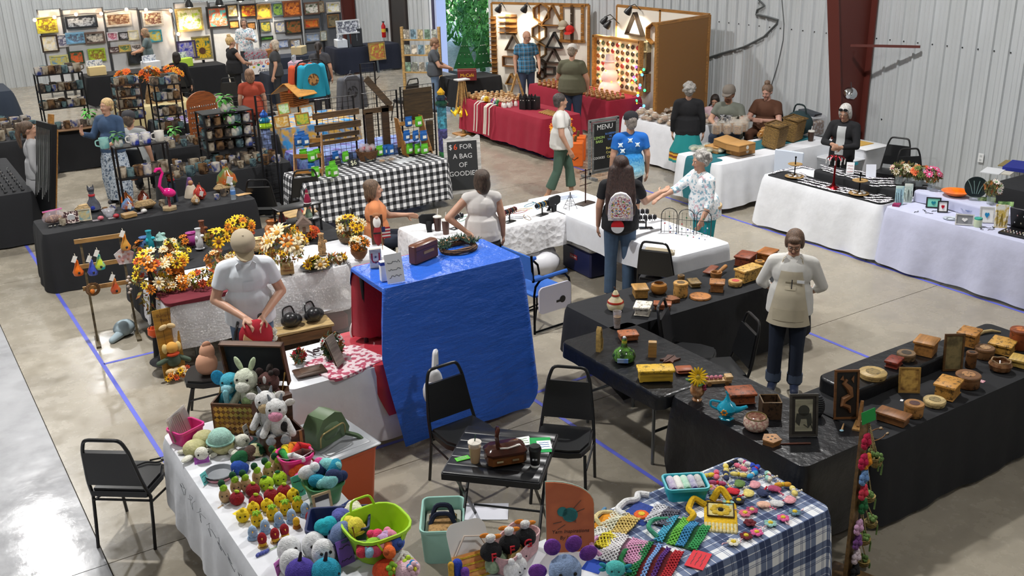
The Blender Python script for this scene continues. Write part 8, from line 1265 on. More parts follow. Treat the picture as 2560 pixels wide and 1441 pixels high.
for x in(-.36,.36):B().box((x,0,.6),(.05,.05,1.2)).bd('post',Mg,t);B().box((x,0,.03),(.06,.5,.05)).bd('foot',Mg,t)
for z in(.12,1.2):B().box((0,0,z),(.76,.05,.05)).bd('rail',Mg,t)
B().box((0,-.03,.66),(.6,.02,.96)).bd('chalkboard',mat('1c1e20','p_'),t);[B().box(q,d).bd('board_frame',Mg,t)for q,d in(((-.3,-.035,.66),(.03,.03,1.)),((.3,-.035,.66),(.03,.03,1.)),((0,-.035,1.15),(.6,.03,.03)),((0,-.035,.17),(.6,.03,.03)))]
for s,sz,x,z,c in[('MENU',.15,0,1.05,'e8e8e8'),('LEMON',.08,-.14,.84,'b8d87a'),('BARS',.08,-.14,.76,'b8d87a'),('BLUEBERRY',.055,.15,.9,'5a8ad8'),('PIE',.055,.15,.84,'5a8ad8'),('TARTS',.055,.15,.78,'5a8ad8'),('COOKIES',.07,-.14,.42,'e8e8e8'),('Banana',.075,.14,.6,'e6d87a'),('Cream',.075,.14,.51,'e6d87a'),('Cake',.075,.14,.42,'e6d87a')]:text(s,sz,mat(c),t,(x,-.042,z),ext=.001)
for i,(x,y)in enumerate([(1437,412),(1452,400)]):make('pumpkin_crate','orange jack-o-lantern crate by the menu board, %s one'%['front','rear'][i],'box',at(x,y,0)+V3((.0,.1*i,0)),[('crate',('e0681c','p_'),[('x',(0,0,0),(.3,.3,.42),.01)]),('stem',('6a5a2a','W'),[('c',(0,0,.42),(.02,0,.52),.025)]),('face',('3a1a08','p_'),[('t',[(-.06,-.152,.16),(0,-.152,.12),(.07,-.152,.17)],.008,4)])],-.7)
p=at(1165,492,0);t=thing('goodies_sign','white scallop-framed chalkboard offering a bag of goodies','sign',V3((7.85,13.62,0)),rot=(-.12,0,face(-.35,-1)));b=B();pts=[(-.3,0),(.3,0),(.3,.9)]+[(.3-.6*i/36,.92+.02*sin(i*PI/4.5))for i in range(37)];b.prism(pts,-.012,.012,XZ);b.bd('frame',mat('e4e2de','W'),t);B().box((0,-.016,.46),(.48,.012,.78)).bd('slate',mat('2a2c2e'),t)
for s,z in(('FOR',.76),('A BAG',.61),('OF',.47),('GOODIES',.33)):text(s,.11,mat('d8d8d8'),t,(.06 if s=='FOR' else 0,-.0235,z),ext=.001)
text('$',.11,mat('d8d8d8'),t,(-.19,-.0235,.76),ext=.001);text('6',.13,mat('e8562a'),t,(-.11,-.0235,.76),ext=.001)
RECTS.append((11.2,12.4,19.6,20.4));ftable(11.2,12.4,19.6,20.4,'folding table in front of the doorway');cloth('tablecloth','black cloth on the table in front of the doorway',11.2,12.4,19.6,20.4,.742,(.72,.6,.5,.6),M_bc,.02,211)
for k,(x,y,lab)in enumerate([(1163,180,'green pegged wooden tree on the doorway table, left'),(1207,178,'green pegged wooden tree on the doorway table, right')]):make('wooden_tree',lab,'decoration',at(x,y,.75),[('board',('1f6a34','W'),[('p',[(-.27,.08),(.27,.08),(0,.85)],-.015,.015,XZ)]),('trunk',('1f6a34','W'),[('b',(0,0,.04),(.08,.12,.08))]),('*peg',('e0e0d8','W'),[('c',(x0*(.9-z),-.015,z),(x0*(.9-z),-.05,z+.01),.01,None,5)for z in(.2,.4,.6)for x0 in(-.2,0,.2)])],-.5+.6*k)
t=thing('card_rack','wooden wall rack of greeting cards by the doorway','rack',atX(1088,190,12.2)*1.,-PI/4);t.location=(11.2,21.2,.0)
for x in(-.45,.45):B().box((x,0,.9),(.06,.08,1.8)).bd('upright',mat('d0a868','W'),t)
for j,z in enumerate((.75,1.15,1.5)):
 B().box((0,0,z),(.9,.1,.03)).bd('shelf',mat('d0a868','W'),t)
 for i in range(5):B().box((-.34+.17*i,-.02,z+.13),(.13,.01,.22)).bd('greeting_card',mat(['8aa890','b0b4a8','c8c0b0','7a98a8','d8c49a'][(i+j)%5],'paint'),t)
t=make('snack_carton','dark red coffee carton on the doorway table','box',at(1168,200,.745),[('carton',('6a1c1e','paper'),[('x',(0,0,0),(.42,.25,.22),.006)]),('flap',('8a3a2c','paper'),[('b',(0,.1,.23),(.42,.06,.01))])],-.5);text('McCafé',.1,mat('e0b42a'),t,(0,-.128,.12))
def grid(lab,x0,y0,x1,y1,yb,Y):
 a,b_=atY(x0,y0,Y),atY(x1,y1,Y);w=b_.x-a.x;h=a.z;t=thing('wire_grid_stand',lab,'display panel',(a.x,Y,0));B().tube([(0,0,0),(0,0,h),(w,0,h),(w,0,0)],.016,6).bd('frame',MK_,t)
 q=B();n=int(w/.085);m_=int(h/.085);[q.cyl((w*i/n,0,.1),(w*i/n,0,h),.0035,None,4,False)for i in range(1,n)];[q.cyl((0,0,.1+(h-.1)*j/m_),(w,0,.1+(h-.1)*j/m_),.0035,None,4,False)for j in range(m_)];o=q.bd('wire_grid',MK_,t);o['kind']='stuff'
 for x in(0,w):B().box((x,0,.015),(.05,.4,.03)).bd('foot',MK_,t)
 return t
grid('black wire grid panel behind the stacked birdhouse',637,240,676,245,0,14.35);grid('black wire grid panel with rough planks in the middle',787,250,882,235,0,14.15);grid('black wire grid panel beside the hanging jacket',905,235,990,222,0,14.2);grid('black wire grid panel with dark bark boards at the right',1000,218,1083,205,0,14.1);grid('tall narrow wire grid panel in the rear',900,160,936,170,0,17.2)
for i,(x,y,w,h,rt,c,lab)in enumerate([(840,285,.75,.09,0,'6a4e2e','rough brown plank high on the middle grid'),(845,315,.75,.1,0,'5a4226','rough brown plank second on the middle grid'),(845,338,.7,.07,0,'4f3a22','rough brown plank third on the middle grid'),(835,355,.8,.06,0,'6a4e2e','rough brown plank lowest on the middle grid'),(945,275,.5,.08,0,'5a4226','rough plank shelf on the jacket grid'),(965,320,.12,.7,0,'4a3622','upright rough board on the jacket grid, right'),(925,330,.12,.6,0,'4a3622','upright rough board on the jacket grid, left'),(1045,260,.5,.5,0,'4a3820','wide bark board on the right grid'),(1075,340,.12,.5,0,'4a3820','narrow bark board at the edge of the right grid'),(945,230,.1,.6,-.7,'5a4630','slanting grey board on the jacket grid')]):
 p=atY(x,y,14.08);make('rough_plank',lab,'plank',p,[('plank',(c,'W',dark(c,.5)),[('b',(0,0,0),(w,.03,h),(0,rt,0))]),('edge',(dark(c,.7),'W'),[('b',(0,-.016,h*.35),(w*.9,.004,.01),(0,rt,0))])])
def snackbag(c):return[('pouch',(c,'P'),[('x',(0,0,0),(.12,.055,.14),.02)]),('seal',(c,'P'),[('b',(0,0,.15),(.115,.006,.025))]),('label',('e0e2dc','p_'),[('b',(0,-.03,.065),(.06,.006,.045))])]
BG={}
for cn,c,sp in[('blue','1f5aa0',[(1530,450),(1510,590),(1600,590),(1680,590),(1350,730),(800,800),(430,640),(500,640),(560,900),(1310,730),(460,600)]),('green','5ab02a',[(1630,450),(1540,720),(1620,720),(1690,720),(1240,740),(900,800),(480,780),(560,800),(610,780),(740,950),(790,950),(770,900),(600,960)])]:
 for i,(x,y)in enumerate(sp):
  z=.76+(.42 if(y<470 and x>1400)else .24 if(y<600 and x>1400)else .4 if(x<600 and y<660)else .18 if(x<650 and y<820)else .03);p=Z('g',x,y+20,z);k=make('snack_bag',cn+' snack bag on the checkered table','snack bag',p,snackbag(c),.15*(i%3),cn+' snack bags')if cn not in BG else dup(BG[cn],p,.15*(i%3));BG.setdefault(cn,k)
def tier(lab,p,rz,w=.4):
 t=thing('tiered_rack',lab,'rack',p,rz)
 for j in range(3):B().box((0,.12*j,.04+.2*j),(w,.14,.012)).bd('shelf',M_pw,t);B().box((0,-.07+.12*j,.07+.2*j),(w,.012,.06)).bd('lip',M_pw,t)
 for x in(-w/2,w/2):B().prism([(-.1,0),(.24,0),(.32,.55),(.2,.55)],-.008,.008,Matrix(((0,0,1,x),(1,0,0,0),(0,1,0,0),(0,0,0,1)))).bd('side',M_pw,t)
 return t
tier('wooden three-tier snack rack at the right end of the checkered table',Z('g',1620,740),0,.42);tier('wooden three-tier snack rack at the left end of the checkered table',Z('g',530,950),-.5,.4)
for x,y,lab in[(985,870,'small chalk price card at the front of the checkered table'),(1150,820,'small chalk card beside the cookie basket'),(1440,730,'small chalk price card at the back'),(810,870,'small chalk card by the green bags')]:card('price_slate',lab,Z('g',x,y),.18,.12,'1e2022',.1,.3,words=['$6']if x in(985,1440)else None,wsize=.1,ink='d8d8b8')
make('twig_basket','woven basket of wrapped sweets on the checkered table','basket',Z('g',1090,790),[('basket',('7a5230','S'),[('l',[(.12,0),(.18,.16),(.16,.16),(.11,.02)],18)]),('*sweet',('d8ccd0','F'),[('s',(.09*cos(k*1.1),.09*sin(k*1.1),.17+.02*(k%3)),.05,None,8,6)for k in range(8)]),('*candy',('b03040','p_'),[('s',(.07*cos(k*1.7),.07*sin(k*1.7),.18),.025,None,8,6)for k in range(6)])]);flat('sign_up_sheet','grey sign-up tray lying on the checkered cloth',Z('g',1490,810),.36,.2,'c9cccf',.1,'tray','8a8c90',.012);make('cookie_tins','clear tubs of cookies on the checkered cloth','tubs',Z('g',1310,820),[('*tub',('c8c4c0','F'),[('x',(x,0,0),(.14,.12,.08),.01)for x in(-.08,.08)]),('*cookie',('b88a50','C'),[('s',(x,0,.03),(.05,.04,.02))for x in(-.08,.08)])])
for x,y0,y1,lab,cs in[(675,318,430,'narrow painted totem post left of the checkered table',['7a8ab0','b05a6a','8a9a3a']),(1110,262,400,'narrow painted totem post right of the checkered table',['4a9ab0','5a5a98','2a8a4a'])]:
 p=at(x,y1,.3 if x<900 else .25);a=atY(x,y0,p.y);t=thing('totem_post',lab,'decoration',(p.x,p.y,0));h=a.z/3
 for k in range(3):B().cbox((0,0,h*(2-k)),(.12,.12,h-.004),.004).bd('section',mat(cs[k],'paint'),t)
 for k,c in enumerate(['a8d02a','1f7a9a','2a5ab0']if x<900 else['1f4a3a','2a3a4a','d8a82a']):B().lathe([(.11-.025*k,0),(.12-.025*k,.04),(.06-.02*k,.1),(.001,.12)],12).bd('finial',mat(c,'C'),t,(0,0,a.z+.09*k))
t=thing('slat_birdhouse','stacked-slat wooden birdhouse on a colourful crate','birdhouse',at(738,265,.75),.4)
for k in range(8):B().box((0,0,.03+.035*k),(.42,.36,.022)).bd('slat',mat('b0682c','W'),t)
for s in(1,-1):
 for k in range(5):q=B();q.T=trs((0,s*(.06+.07*k),.44-.045*k),(-s*.57,0,0));q.box((0,0,0),(.52,.085,.015));q.bd('roof_slat',mat('c98c34','W'),t)
for x0,x1,y0,y1,m_,lab in[(6.1,7.6,17.0,18.3,mat('2f7ab0','paint','d0a02a',.5),'multicolour painted cloth on the birdhouse table'),(5.5,7.6,14.55,15.3,mat('4a3a80','paint','7a9ad0',.8),'purple galaxy-print cloth on the sign table')]:RECTS.append((x0,x1,y0,y1));ftable(x0,x1,y0,y1,'folding table under the '+lab);cloth('tablecloth',lab,x0,x1,y0,y1,.742,(.6,.6,.5,.6),m_,.02,221)
for i,(k,x,y,c,c2,lab)in enumerate([('g',330,510,'d8d0b0','e0a82a','small painted sunrise sign on the galaxy cloth'),('g',540,480,'3a9a4a','d8c83a','small green peace sign picture on the galaxy cloth'),('g',520,380,'5ab0d8','e8f0f4','pale blue slogan plank on the galaxy cloth'),('g',250,330,'7ab03a','c8d8c0','green painted birdhouse board')]):framed(lab,k,x,y,.28,.22,'b8823c',c,c2,.1*i,.2)
t=thing('shirt_rack','garment rack holding a turquoise and an orange sweatshirt','rack',V3((*at(775,150,1.62).xy,0)),.1);B().tube(rp([(-.35,0,0),(-.35,0,1.62),(.35,0,1.62),(.35,0,0)]),.016,6).bd('frame',MK_,t)
def sweater(lab,p,rz,c,c2):make('sweatshirt',lab,'clothing',p,[('torso',(c,'cloth'),[('p',[(-.25,-.65),(.25,-.65),(.24,-.1),(.1,0),(-.1,0),(-.24,-.1)],-.05,.05,XZ)]),('*sleeve',(c,'cloth'),[('k',(s*.22,0,-.08),(s*.32,0,-.6),.08,.05)for s in(1,-1)]),('print',(c2,'print'),[('c',(0,-.052,-.3),(0,-.055,-.3),.12,None,18)]),('hanger',('c8c8cc','M'),[('t',[(-.18,0,-.03),(0,0,.05),(.18,0,-.03)],.005,5),('t',[(0,0,.05),(.01,0,.1),(.03,0,.09)],.004,5)])],rz)
sweater('turquoise sweatshirt with a round brown print on the rack',at(777,160,1.55),.1,'1f9ab8','b8864c');sweater('rust orange sweatshirt behind the turquoise one',at(752,160,1.55),.25,'c8502a','a83a1c');sweater('grey jacket hanging on the rear stand',at(875,190,1.4),.2,'5a5c62','4a4c52')
G=lambda k,x,y,z=TZ:Z(k,x,y,z)
GP=[(.001,0),(.05,.01),(.085,.06),(.07,.12),(.03,.16),(.02,.19)]
def gourd(lab,k,x,y,c,c2,s=1.,z=TZ,tagc='e8e6e0',extra=()):return make('painted_gourd',lab,'gourd',G(k,x,y,z),[('body',(c,'C',c2),[('l',GP)]),('stem',('6a4a2a','W'),[('c',(0,0,.185),(.012,0,.215),.008)]),('tag',(tagc,'paper'),[('b',(.02,-.085,.09),(.045,.004,.07),(.2,.3,0))])]+list(extra),fc(G(k,x,y)),None,s)
gourd('round brown gourd jug with a white tag on the black stand','f',345,905,'8a4a20','6a3414',1.);gourd('orange brown gourd leaning with a tag on the gourd table','f',235,1090,'9a4a1c','c8702a',.95);gourd('gourd painted with a blue scene on a wooden block','f',295,1190,'8a4a24','5a8ab8',1.,TZ);gourd('dark red twig-trimmed gourd on the gourd table','f',400,1080,'6a2a18','8a3c20',.9);gourd('glossy red gourd lying on the gourd table','f',940,1075,'8a1c1c','c04a3a',1.05);gourd('small tan gourd with a pale spot','f',900,1120,'8a6a44','c8a880',.7);gourd('tall orange and green gourd rocket at the back','f',1150,960,'a8501e','5a7a44',1.7)
make('wood_block','pale wooden block under the blue-painted gourd','block',G('f',300,1235),[('block',('b8925c','W'),[('x',(0,0,0),(.17,.12,.055),.006)])],.2)
make('cat_vase','grey gourd cat vase with a red collar and blue belly','vase',G('e',800,1130),[('body',('4a4c54','C','5a5c66'),[('l',[(.06,0),(.09,.03),(.08,.1),(.04,.17),(.032,.24),(.04,.27)])]),('collar',('a8242c','p_'),[('l',[(.036,.2),(.042,.205),(.04,.225),(.034,.23)],14)]),('head',('4a4c54','C'),[('s',(0,0,.29),(.045,.04,.035))]),('*ear',('4a4c54','C'),[('c',(x,0,.31),(x*1.3,0,.35),.014,.003)for x in(-.028,.028)]),('belly',('2a3a9a','G'),[('s',(-.01,-.078,.06),(.03,.015,.03))])],fc(G('e',800,1130)))
t=thing('flamingo','hot pink flamingo figure on a wooden slice','figurine',G('f',665,1165),.3);mf=mat('d8237e','G');B().prism(ring(0,0,.1,6),0,.035).bd('base',mat('b8a078','W'),t);B().tube([(0,0,.03),(-.005,0,.17)],.008,6).bd('leg',mat('7a2a3a'),t);B().tube([(.02,0,.03),(.015,0,.17)],.008,6).bd('leg',mat('7a2a3a'),t);B().sph((.02,0,.22),(.1,.055,.06),14,10,(0,.35,0)).bd('body',mf,t);B().tube([(-.05,0,.25),(-.1,0,.33),(-.07,0,.42),(-.03,0,.49),(-.06,0,.55),(-.11,0,.55),(-.14,0,.52)],[.03,.022,.018,.018,.022,.026,.012],8).bd('neck',mf,t);B().cyl((-.13,0,.53),(-.16,0,.49),.014,.003,8).bd('beak',mat('1c1a1a'),t)
make('water_bottle','clear plastic water bottle with blue label','bottle',G('f',1240,1075),[('bottle',('c4d4e0','F'),[('l',[(.032,0),(.034,.02),(.034,.15),(.014,.19),(.014,.21)])]),('label',('4a7ab8','paper'),[('l',[(.0345,.07),(.0345,.12)])]),('cap',('e8ecf0','P'),[('l',[(.015,.205),(.015,.225),(.001,.226)],12)])])
for x,y,lab in[(200,1180,'coiled burlap mat roll at the left of the gourd table'),(440,1160,'burlap covered riser under the glass bowl'),(1160,920,'pale woven bark loaf at the right of the gourd table')]:make('burlap_riser',lab,'riser',G('f' if x!=200 else 'e',x if x!=200 else 780,max(y,1000)),[('riser',('b09468','S'),[('x',(0,0,0),(.3,.16,.11),.05)]),('band',('8a7048','S'),[('b',(0,-.081,.05),(.2,.004,.02))])],.15)
make('doll_figure','overalls doll with red scarf seated on the black stand','doll',V3((3.2,13.36,TZ)),[('overalls',('2c3a54','D'),[('x',(0,0,.12),(.1,.07,.14),.02),('k',(-.03,-.02,.12),(-.035,-.06,.0),.022),('k',(.03,-.02,.12),(.035,-.06,.0),.022)]),('scarf',('b8242c','cloth'),[('s',(0,0,.28),(.05,.045,.022))]),('head',('c8946a','cloth'),[('s',(0,0,.32),.042)]),('hat',('8a5a30','S'),[('l',[(.07,.34),(.045,.35),(.04,.38),(.001,.39)],14)])],fc(G('f',760,940)));make('gnome_figure','hooded purple-robed figure among the pottery','figurine',V3((3.45,13.38,TZ)),[('robe',('c8bca8','cloth'),[('l',[(.1,0),(.08,.08),(.05,.16),(.001,.18)])]),('cloak',('6a4a7a','cloth'),[('k',(-.05,.02,.02),(0,.02,.24),.04,.03),('k',(.05,.02,.02),(0,.02,.24),.04,.03)]),('face',('a87854','p_'),[('s',(0,-.02,.2),.035)])])
framed('small abstract picture in a cream frame on the gourd table','e',770,1270,.16,.15,'d8ccb0','5a8a98','b0a070',fc(G('e',770,1270)),.2,ft=.014);make('clock_tile','dark patterned square clock tile','clock',G('e',650,1290),[('tile',('3a1c20','print','c8b8b0',2.),[('b',(0,0,.075),(.17,.03,.15),(-.25,0,0))]),('dial',('d8d8d8','G'),[('c',(0,-.0,.08),(0,-.026,.075),.045,None,20)])],fc(G('e',650,1290)));make('zip_bag','clear zip bag of trinkets with a pink seal at the table corner','bag',G('e',490,1290),[('bag',('d0bcc4','F'),[('s',(0,0,.08),(.14,.07,.09))]),('trinkets',('6a4a34','print','b08a60',2.),[('s',(0,0,.055),(.11,.05,.05))]),('seal',('d86aa8','P'),[('b',(0,0,.165),(.24,.01,.016))])],.2);make('glass_bowl','clear faceted glass bowl on the gourd table','bowl',G('e',985,1230),[('bowl',('dcdce2','F'),B_(.085,.09)),('foot',('dcdce2','F'),[('l',[(.04,0),(.035,.02),(.03,.02)],14)])])
for i in range(7):make('polished_stone','small silver-wrapped charm in the row at the front of the gourd table','charm',G('e',450+48*i,1330-8*i),[('charm',('c9c6c2','ch'),[('s',(0,0,.012),(.02,.014,.012)),('s',(.02,.008,.01),.012)])],i,'silver charms on the gourd table')
for x,y,c,lab in[(910,1265,'c8707a','pink ribbon gourd ornament'),(1050,1245,'a8303c','small red ornament with a tag'),(1300,1200,'d8d6d2','white wire earring ornament')]:make('small_ornament',lab+' at the front of the gourd table','ornament',G('e',x,y),[('body',(c,'C'),[('s',(0,0,.03),(.04,.035,.03))]),('ribbon',('e0d4d8','F'),[('b',(-.05,0,.012),(.1,.05,.006))])])
flat('tan_card','tan card lying beside the water bottle',G('f',1330,1030),.2,.1,'c09a68',.1)
def rack(lab,xl,xr,yt,Y,z0,ns,d=.3,top=True,m=MK_):
 a,b_=atY(xl,yt,Y),atY(xr,yt,Y);w=b_.x-a.x;h=a.z-z0;t=thing('metal_rack',lab,'rack',(a.x,Y,z0))
 for x in(0,w):
  for y in(0,d):B().box((x,y,h/2),(.025,.025,h)).bd('post',m,t)
 zs=[h*(k+1)/ns for k in range(ns)]
 for z in zs:B().box((w/2,d/2,z-.008),(w+.02,d+.02,.016)).bd('shelf',m,t)
 return[(a.x+w/2,Y+d/2,z0+z,w,d)for z in zs]
MUG=[(.036,0),(.04,.01),(.042,.09),(.038,.09),(.034,.012),(.001,.01)]
def mug(lab,grp,c,c2):return make('pottery_mug',lab,'mug',(0,0,-5),[('cup',(c,'C',c2),[('l',MUG,14)]),('handle',(c2,'C'),[('t',rp([(.038,0,.075),(.07,0,.07),(.07,0,.03),(.038,0,.02)],2),.006,5)])],0,grp)
PCOL=[('b8ac98','6a5a48'),('6f8a8c','3a4a54'),('8a6a4a','3a2a20'),('d0c8ba','3a4a8a'),('4a4440','8a7a68')]
def fill(lab,grp,pts,seed,sc=1.35):
 g=random.Random(seed);pts=list(pts);k=0
 for j,cc in enumerate(PCOL):
  P=pts[j::5]
  if P:pr=mug(['cream and brown','blue-grey','dark brown','white and blue','charcoal'][j]+' glazed pottery cup '+lab,grp,*cc);rpt(pr,[(V3(p),g.uniform(0,6),sc*g.uniform(.8,1.25))for p in P])
def plant(lab,p,c='4a8a3a',s=1.,seed=1):
 t=make('potted_plant',lab,'plant',p,[('pot',('d0cabc','C','8a9a9a'),[('l',[(.045,0),(.055,.03),(.05,.08),(.045,.08),(.001,.06)])]),('stem',('4a6a3a','p_'),[('c',(0,0,.06),(0,0,.12),.006)])],0,None,s)
 g=random.Random(seed);lm=mat(c,'leaf')
 for i in range(12):a=i*2.4;o=link('leaf',_leaf(lm),t,(.03*cos(a),.03*sin(a),.1+.006*i),(-.7+.06*i,0,a))
_LF={}
def _leaf(m):
 if m not in _LF:_LF[m]=B().add([(0,0,0),(.025,.03,.012),(.018,.07,.01),(0,.095,-.01),(-.018,.07,.01),(-.025,.03,.012)],[(0,1,2,3,4,5)]).mesh('leaf',m)
 return _LF[m]
def shelfpts(S,nx,ny=2):
 for x,y,z,w,d in S:
  for i in range(nx):
   for j in range(ny):yield(x-w/2+w*(i+.5)/nx,y-d/2+d*(j+.5)/ny,z+.001)
PT=[(.95,1.72,15.1,17.7,'black cloth on the silver jewelry table at the left edge'),(2.55,3.75,19.4,20.4,'black cloth on the curved pottery table behind the denim woman'),(3.5,5.3,14.5,15.5,'black cloth on the pottery table full of mugs'),(4.0,5.9,16.6,17.6,'black cloth on the second pottery table with the earring arch'),(4.4,6.6,18.6,19.5,'black cloth on the bead table before the red-shirt woman'),(1.7,2.6,19.0,21.5,'black cloth on the far left pottery table')]
for i,(x0,x1,y0,y1,lab)in enumerate(PT):RECTS.append((x0,x1,y0,y1));ftable(x0,x1,y0,y1,'folding table beneath the '+lab);cloth('tablecloth',lab,x0,x1,y0,y1,.742,(.72,.6,.6,.72),M_bc,.02,300+i)
make('table_edge','curved brown wooden table top edge behind the denim woman','board',V3((3.15,19.75,.75)),[('board',('6a4a30','W'),[('p',[(-.65,.5),(.65,.5),(.65,-.35)]+[(.6-1.2*i/10,-.42-.08*sin(PI*i/10))for i in range(11)]+[(-.65,-.35)],0,.025)]),('trim',('8a6a4a','W'),[('t',[(.6-1.2*i/10,-.42-.08*sin(PI*i/10),.012)for i in range(11)],.014,5)])])
S=rack('black metal rack of mugs behind the denim woman',92,206,190,19.8,.78,3,.35);fill('on the left pottery rack','mugs on the left rack',shelfpts(S,7),11);fill('on the curved pottery table','cups on the curved table',[(2.7+.14*i,19.42+.05*(i%2),.78)for i in range(7)],12)
S=rack('black metal rack with plants in the middle of the pottery booth',508,632,288,15.1,.745,4,.4);fill('on the middle pottery rack','mugs on the middle rack',shelfpts(S[:3],5,2),13)
for k,(x,y,z)in enumerate([(565,255,0),(575,360,0),(600,375,0)]):plant('leafy green plant in a pale pot on the middle pottery rack, %s'%['top shelf','middle shelf','lower shelf'][k],V3((S[3-k][0]+.05*k,S[3-k][1]-.1,S[3-k][2])),'4f9a3c',1.5,k)
S=rack('low black rack holding cups on the gourd table',288,418,372,13.25,.745,2,.22);plant('small succulent in a ribbed pot on the gourd table rack',V3((S[1][0]-.25,S[1][1],S[1][2])),'2f6a34',1.1,5)
for k,(dx,c,c2,lab)in enumerate([(-.42,'8fc0b8','6aa0a0','mint green bowl on the gourd table rack'),(-.05,'e0dcd6','2a3a98','white and cobalt mug on the gourd table rack, left'),(.1,'e0dcd6','2a3a98','white and cobalt mug on the gourd table rack, middle'),(.27,'dcd8d0','c8c0b4','plain white mug on the gourd table rack')]):make('glazed_mug',lab,'mug',V3((S[1][0]+dx,S[1][1],S[1][2])),[('cup',(c,'C',c2),[('l',MUG,16)]),('handle',(c,'C'),[('t',rp([(-.038,0,.075),(-.07,0,.07),(-.07,0,.03),(-.038,0,.02)],2),.006,5)])],0,None,1.5)
fill('on the lower shelf of the gourd table rack','green glasses on the gourd rack',shelfpts(S[:1],6,1),14)
fill('on the crowded pottery table','cups on the crowded pottery table',[(3.6+.19*(i%9),14.6+.2*(i//9),.745)for i in range(38)],15,1.3);fill('on the second pottery table','cups on the second pottery table',[(4.1+.2*(i%8),16.7+.22*(i//8),.745)for i in range(26)],16,1.3);fill('on the far left pottery table','bowls on the far left table',[(1.85+.2*(i%4),19.2+.3*(i//4),.745)for i in range(24)],17,1.6)
S=rack('tall black rack of cups behind the earring arch',385,450,215,17.9,.0,6,.4);fill('on the tall rear rack','cups on the tall rear rack',shelfpts(S[2:],4),18);S=rack('dark wooden stepped rack of pots',290,350,215,19.2,.0,7,.4,m=mat('3c2418','W'));fill('on the stepped wooden rack','pots on the stepped rack',shelfpts(S[3:],5),19);plant('small green plant on the tall rear rack',V3((4.3,17.2,.745)),'5aa04a',1.4,8);plant('small green plant on the curved table',V3((3.4,19.5,.78)),'5aa84a',1.6,9)
fill('on the gourd table between the gourds','cups among the gourds',[(1.75+.23*i+.05*(i%3),13.05+.12*(i%4),.745)for i in range(10)],21,.9);fill('on the bead table','cups on the bead table',[(4.5+.21*(i%10),19.3,.745)for i in range(10)],22,1.2)
t=thing('necklace_easel','tall black leaning board hung with silver chains','display',at(112,585,.12)*1.,rot=(-.2,0,face(-.97,-.25)));B().box((0,0,.95),(.5,.07,1.25)).bd('board',M_blk,t);[B().box((x,.06,.75),(.03,.04,1.5)).bd('easel_leg',M_pw,t)for x in(-.18,.18)];B().box((.05,.04,1.62),(.07,.06,.16)).bd('clip',M_pw,t)
for i in range(11):B().tube([(-.2+.04*i,-.045,1.5),(-.2+.04*i+.01*(i%3),-.045,1.0-.06*(i%4)),(-.19+.04*i,-.045,.5+.04*(i%5))],.0065,5).bd('chain',mat('d5d6d2','ch'),t)
p=at(455,330,.745);t=thing('earring_arch','orange wooden arched board covered with silver earrings','display',V3((4.75,17.0,.745)),.25);B().prism([(-.28,0),(.28,0),(.28,.62)]+[(.28*cos(a),.62+.2*sin(a))for a in[PI*i/10 for i in range(1,10)]]+[(-.28,.62)],0,.03,XZ).bd('board',mat('a85a24','W'),t);em=B().sph((0,0,0),(.012,.008,.02),6,4).mesh('earring',mat('d8d4cc','ch'))
for i in range(84):link('earring',em,t,(-.23+.042*(i%12),-.038,.06+.085*(i//12)))
g=random.Random(14);pr=make('silver_bangle','silver bangle in the rows on the left jewelry table','bracelet',(0,0,0),[('band',('d0d2d4','ch'),[('t',[(.035*cos(a),.012,.035+.035*sin(a))for a in[k*PI/5 for k in range(10)]],.006,5,True)]),('pad',('17171a','cloth'),[('x',(0,0,0),(.07,.04,.012),.004)])],0,'silver bangles');rpt(pr,[(V3((1.06+.11*(i%6),15.25+.22*(i//6),.745)),1.2)for i in range(42)])
pr=make('bead_strand','coiled bead strand on the bead table','beads',(0,0,0),[('coil',('9a8ab8','G'),[('t',[(.05*cos(a),.05*sin(a),.01+.002*a)for a in[k*PI/5 for k in range(18)]],.01,5)]),('tray',('d8d4dc','P'),[('x',(0,0,0),(.14,.14,.006),.003)])],0,'bead strands');rpt(pr,[(V3((4.55+.2*(i%10),18.75+.22*(i//10),.745)),i)for i in range(30)])
cloth('tarp','dark blue tarp draped over a stack at the far left',1.2,2.5,22.2,23.4,1.15,(.7,.7,.5,.7),mat('26303e','cloth'),.05,401,cat='tarp',flare=.12);make('tarp_stack','stack of bins hidden under the blue tarp','bins',V3((1.85,22.8,0)),[('*bin',('5a5c60','P'),[('x',(0,0,.57*k),(1.15,1.0,.56),.04)for k in range(2)])])
ftable(4.3,5.7,20.9,21.8,'folding table under the cream harvest cloth');cloth('tablecloth','cream cloth on the harvest table',4.3,5.7,20.9,21.8,.742,(.7,.6,.5,.6),mat('c8b98a','cloth'),.02,402)
for k,(x,y,lab)in enumerate([(4.5,21.2,'burlap scarecrow figure with orange flowers, left'),(5.0,21.3,'tall burlap scarecrow figure with a flower hat, middle'),(5.4,21.2,'burlap scarecrow figure with leaves, right')]):arr('burlap_figure',lab,V3((x,y,.745)),.2,.3,[('e0661c','a83a14'),('e8a02a','8a4a1c')],9,81+k,'a8622a',[('body',('a8875c','S'),[('l',[(.17,0),(.16,.15),(.1,.35),(.05,.42)])],.38)],.08)
AY=28.3
def awall(xs,yt,labs,c='d8dadd',m=None,Y=AY):
 for(x0,x1),lab in zip(zip(xs,xs[1:]),labs):a,b_=atY(x0,yt,Y),atY(x1,yt,Y);w=b_.x-a.x;t=thing('art_screen',lab,'display panel',((a.x+b_.x)/2,Y,0));B().box((0,.02,a.z/2+.1),(w-.03,.02,a.z-.25)).bd('fabric',m or mat(c,'cloth'),t);B().tube([(-w/2+.02,0,0),(-w/2+.02,0,a.z),(w/2-.02,0,a.z),(w/2-.02,0,0)],.02,6).bd('frame',mat('8a8c90','M'),t)
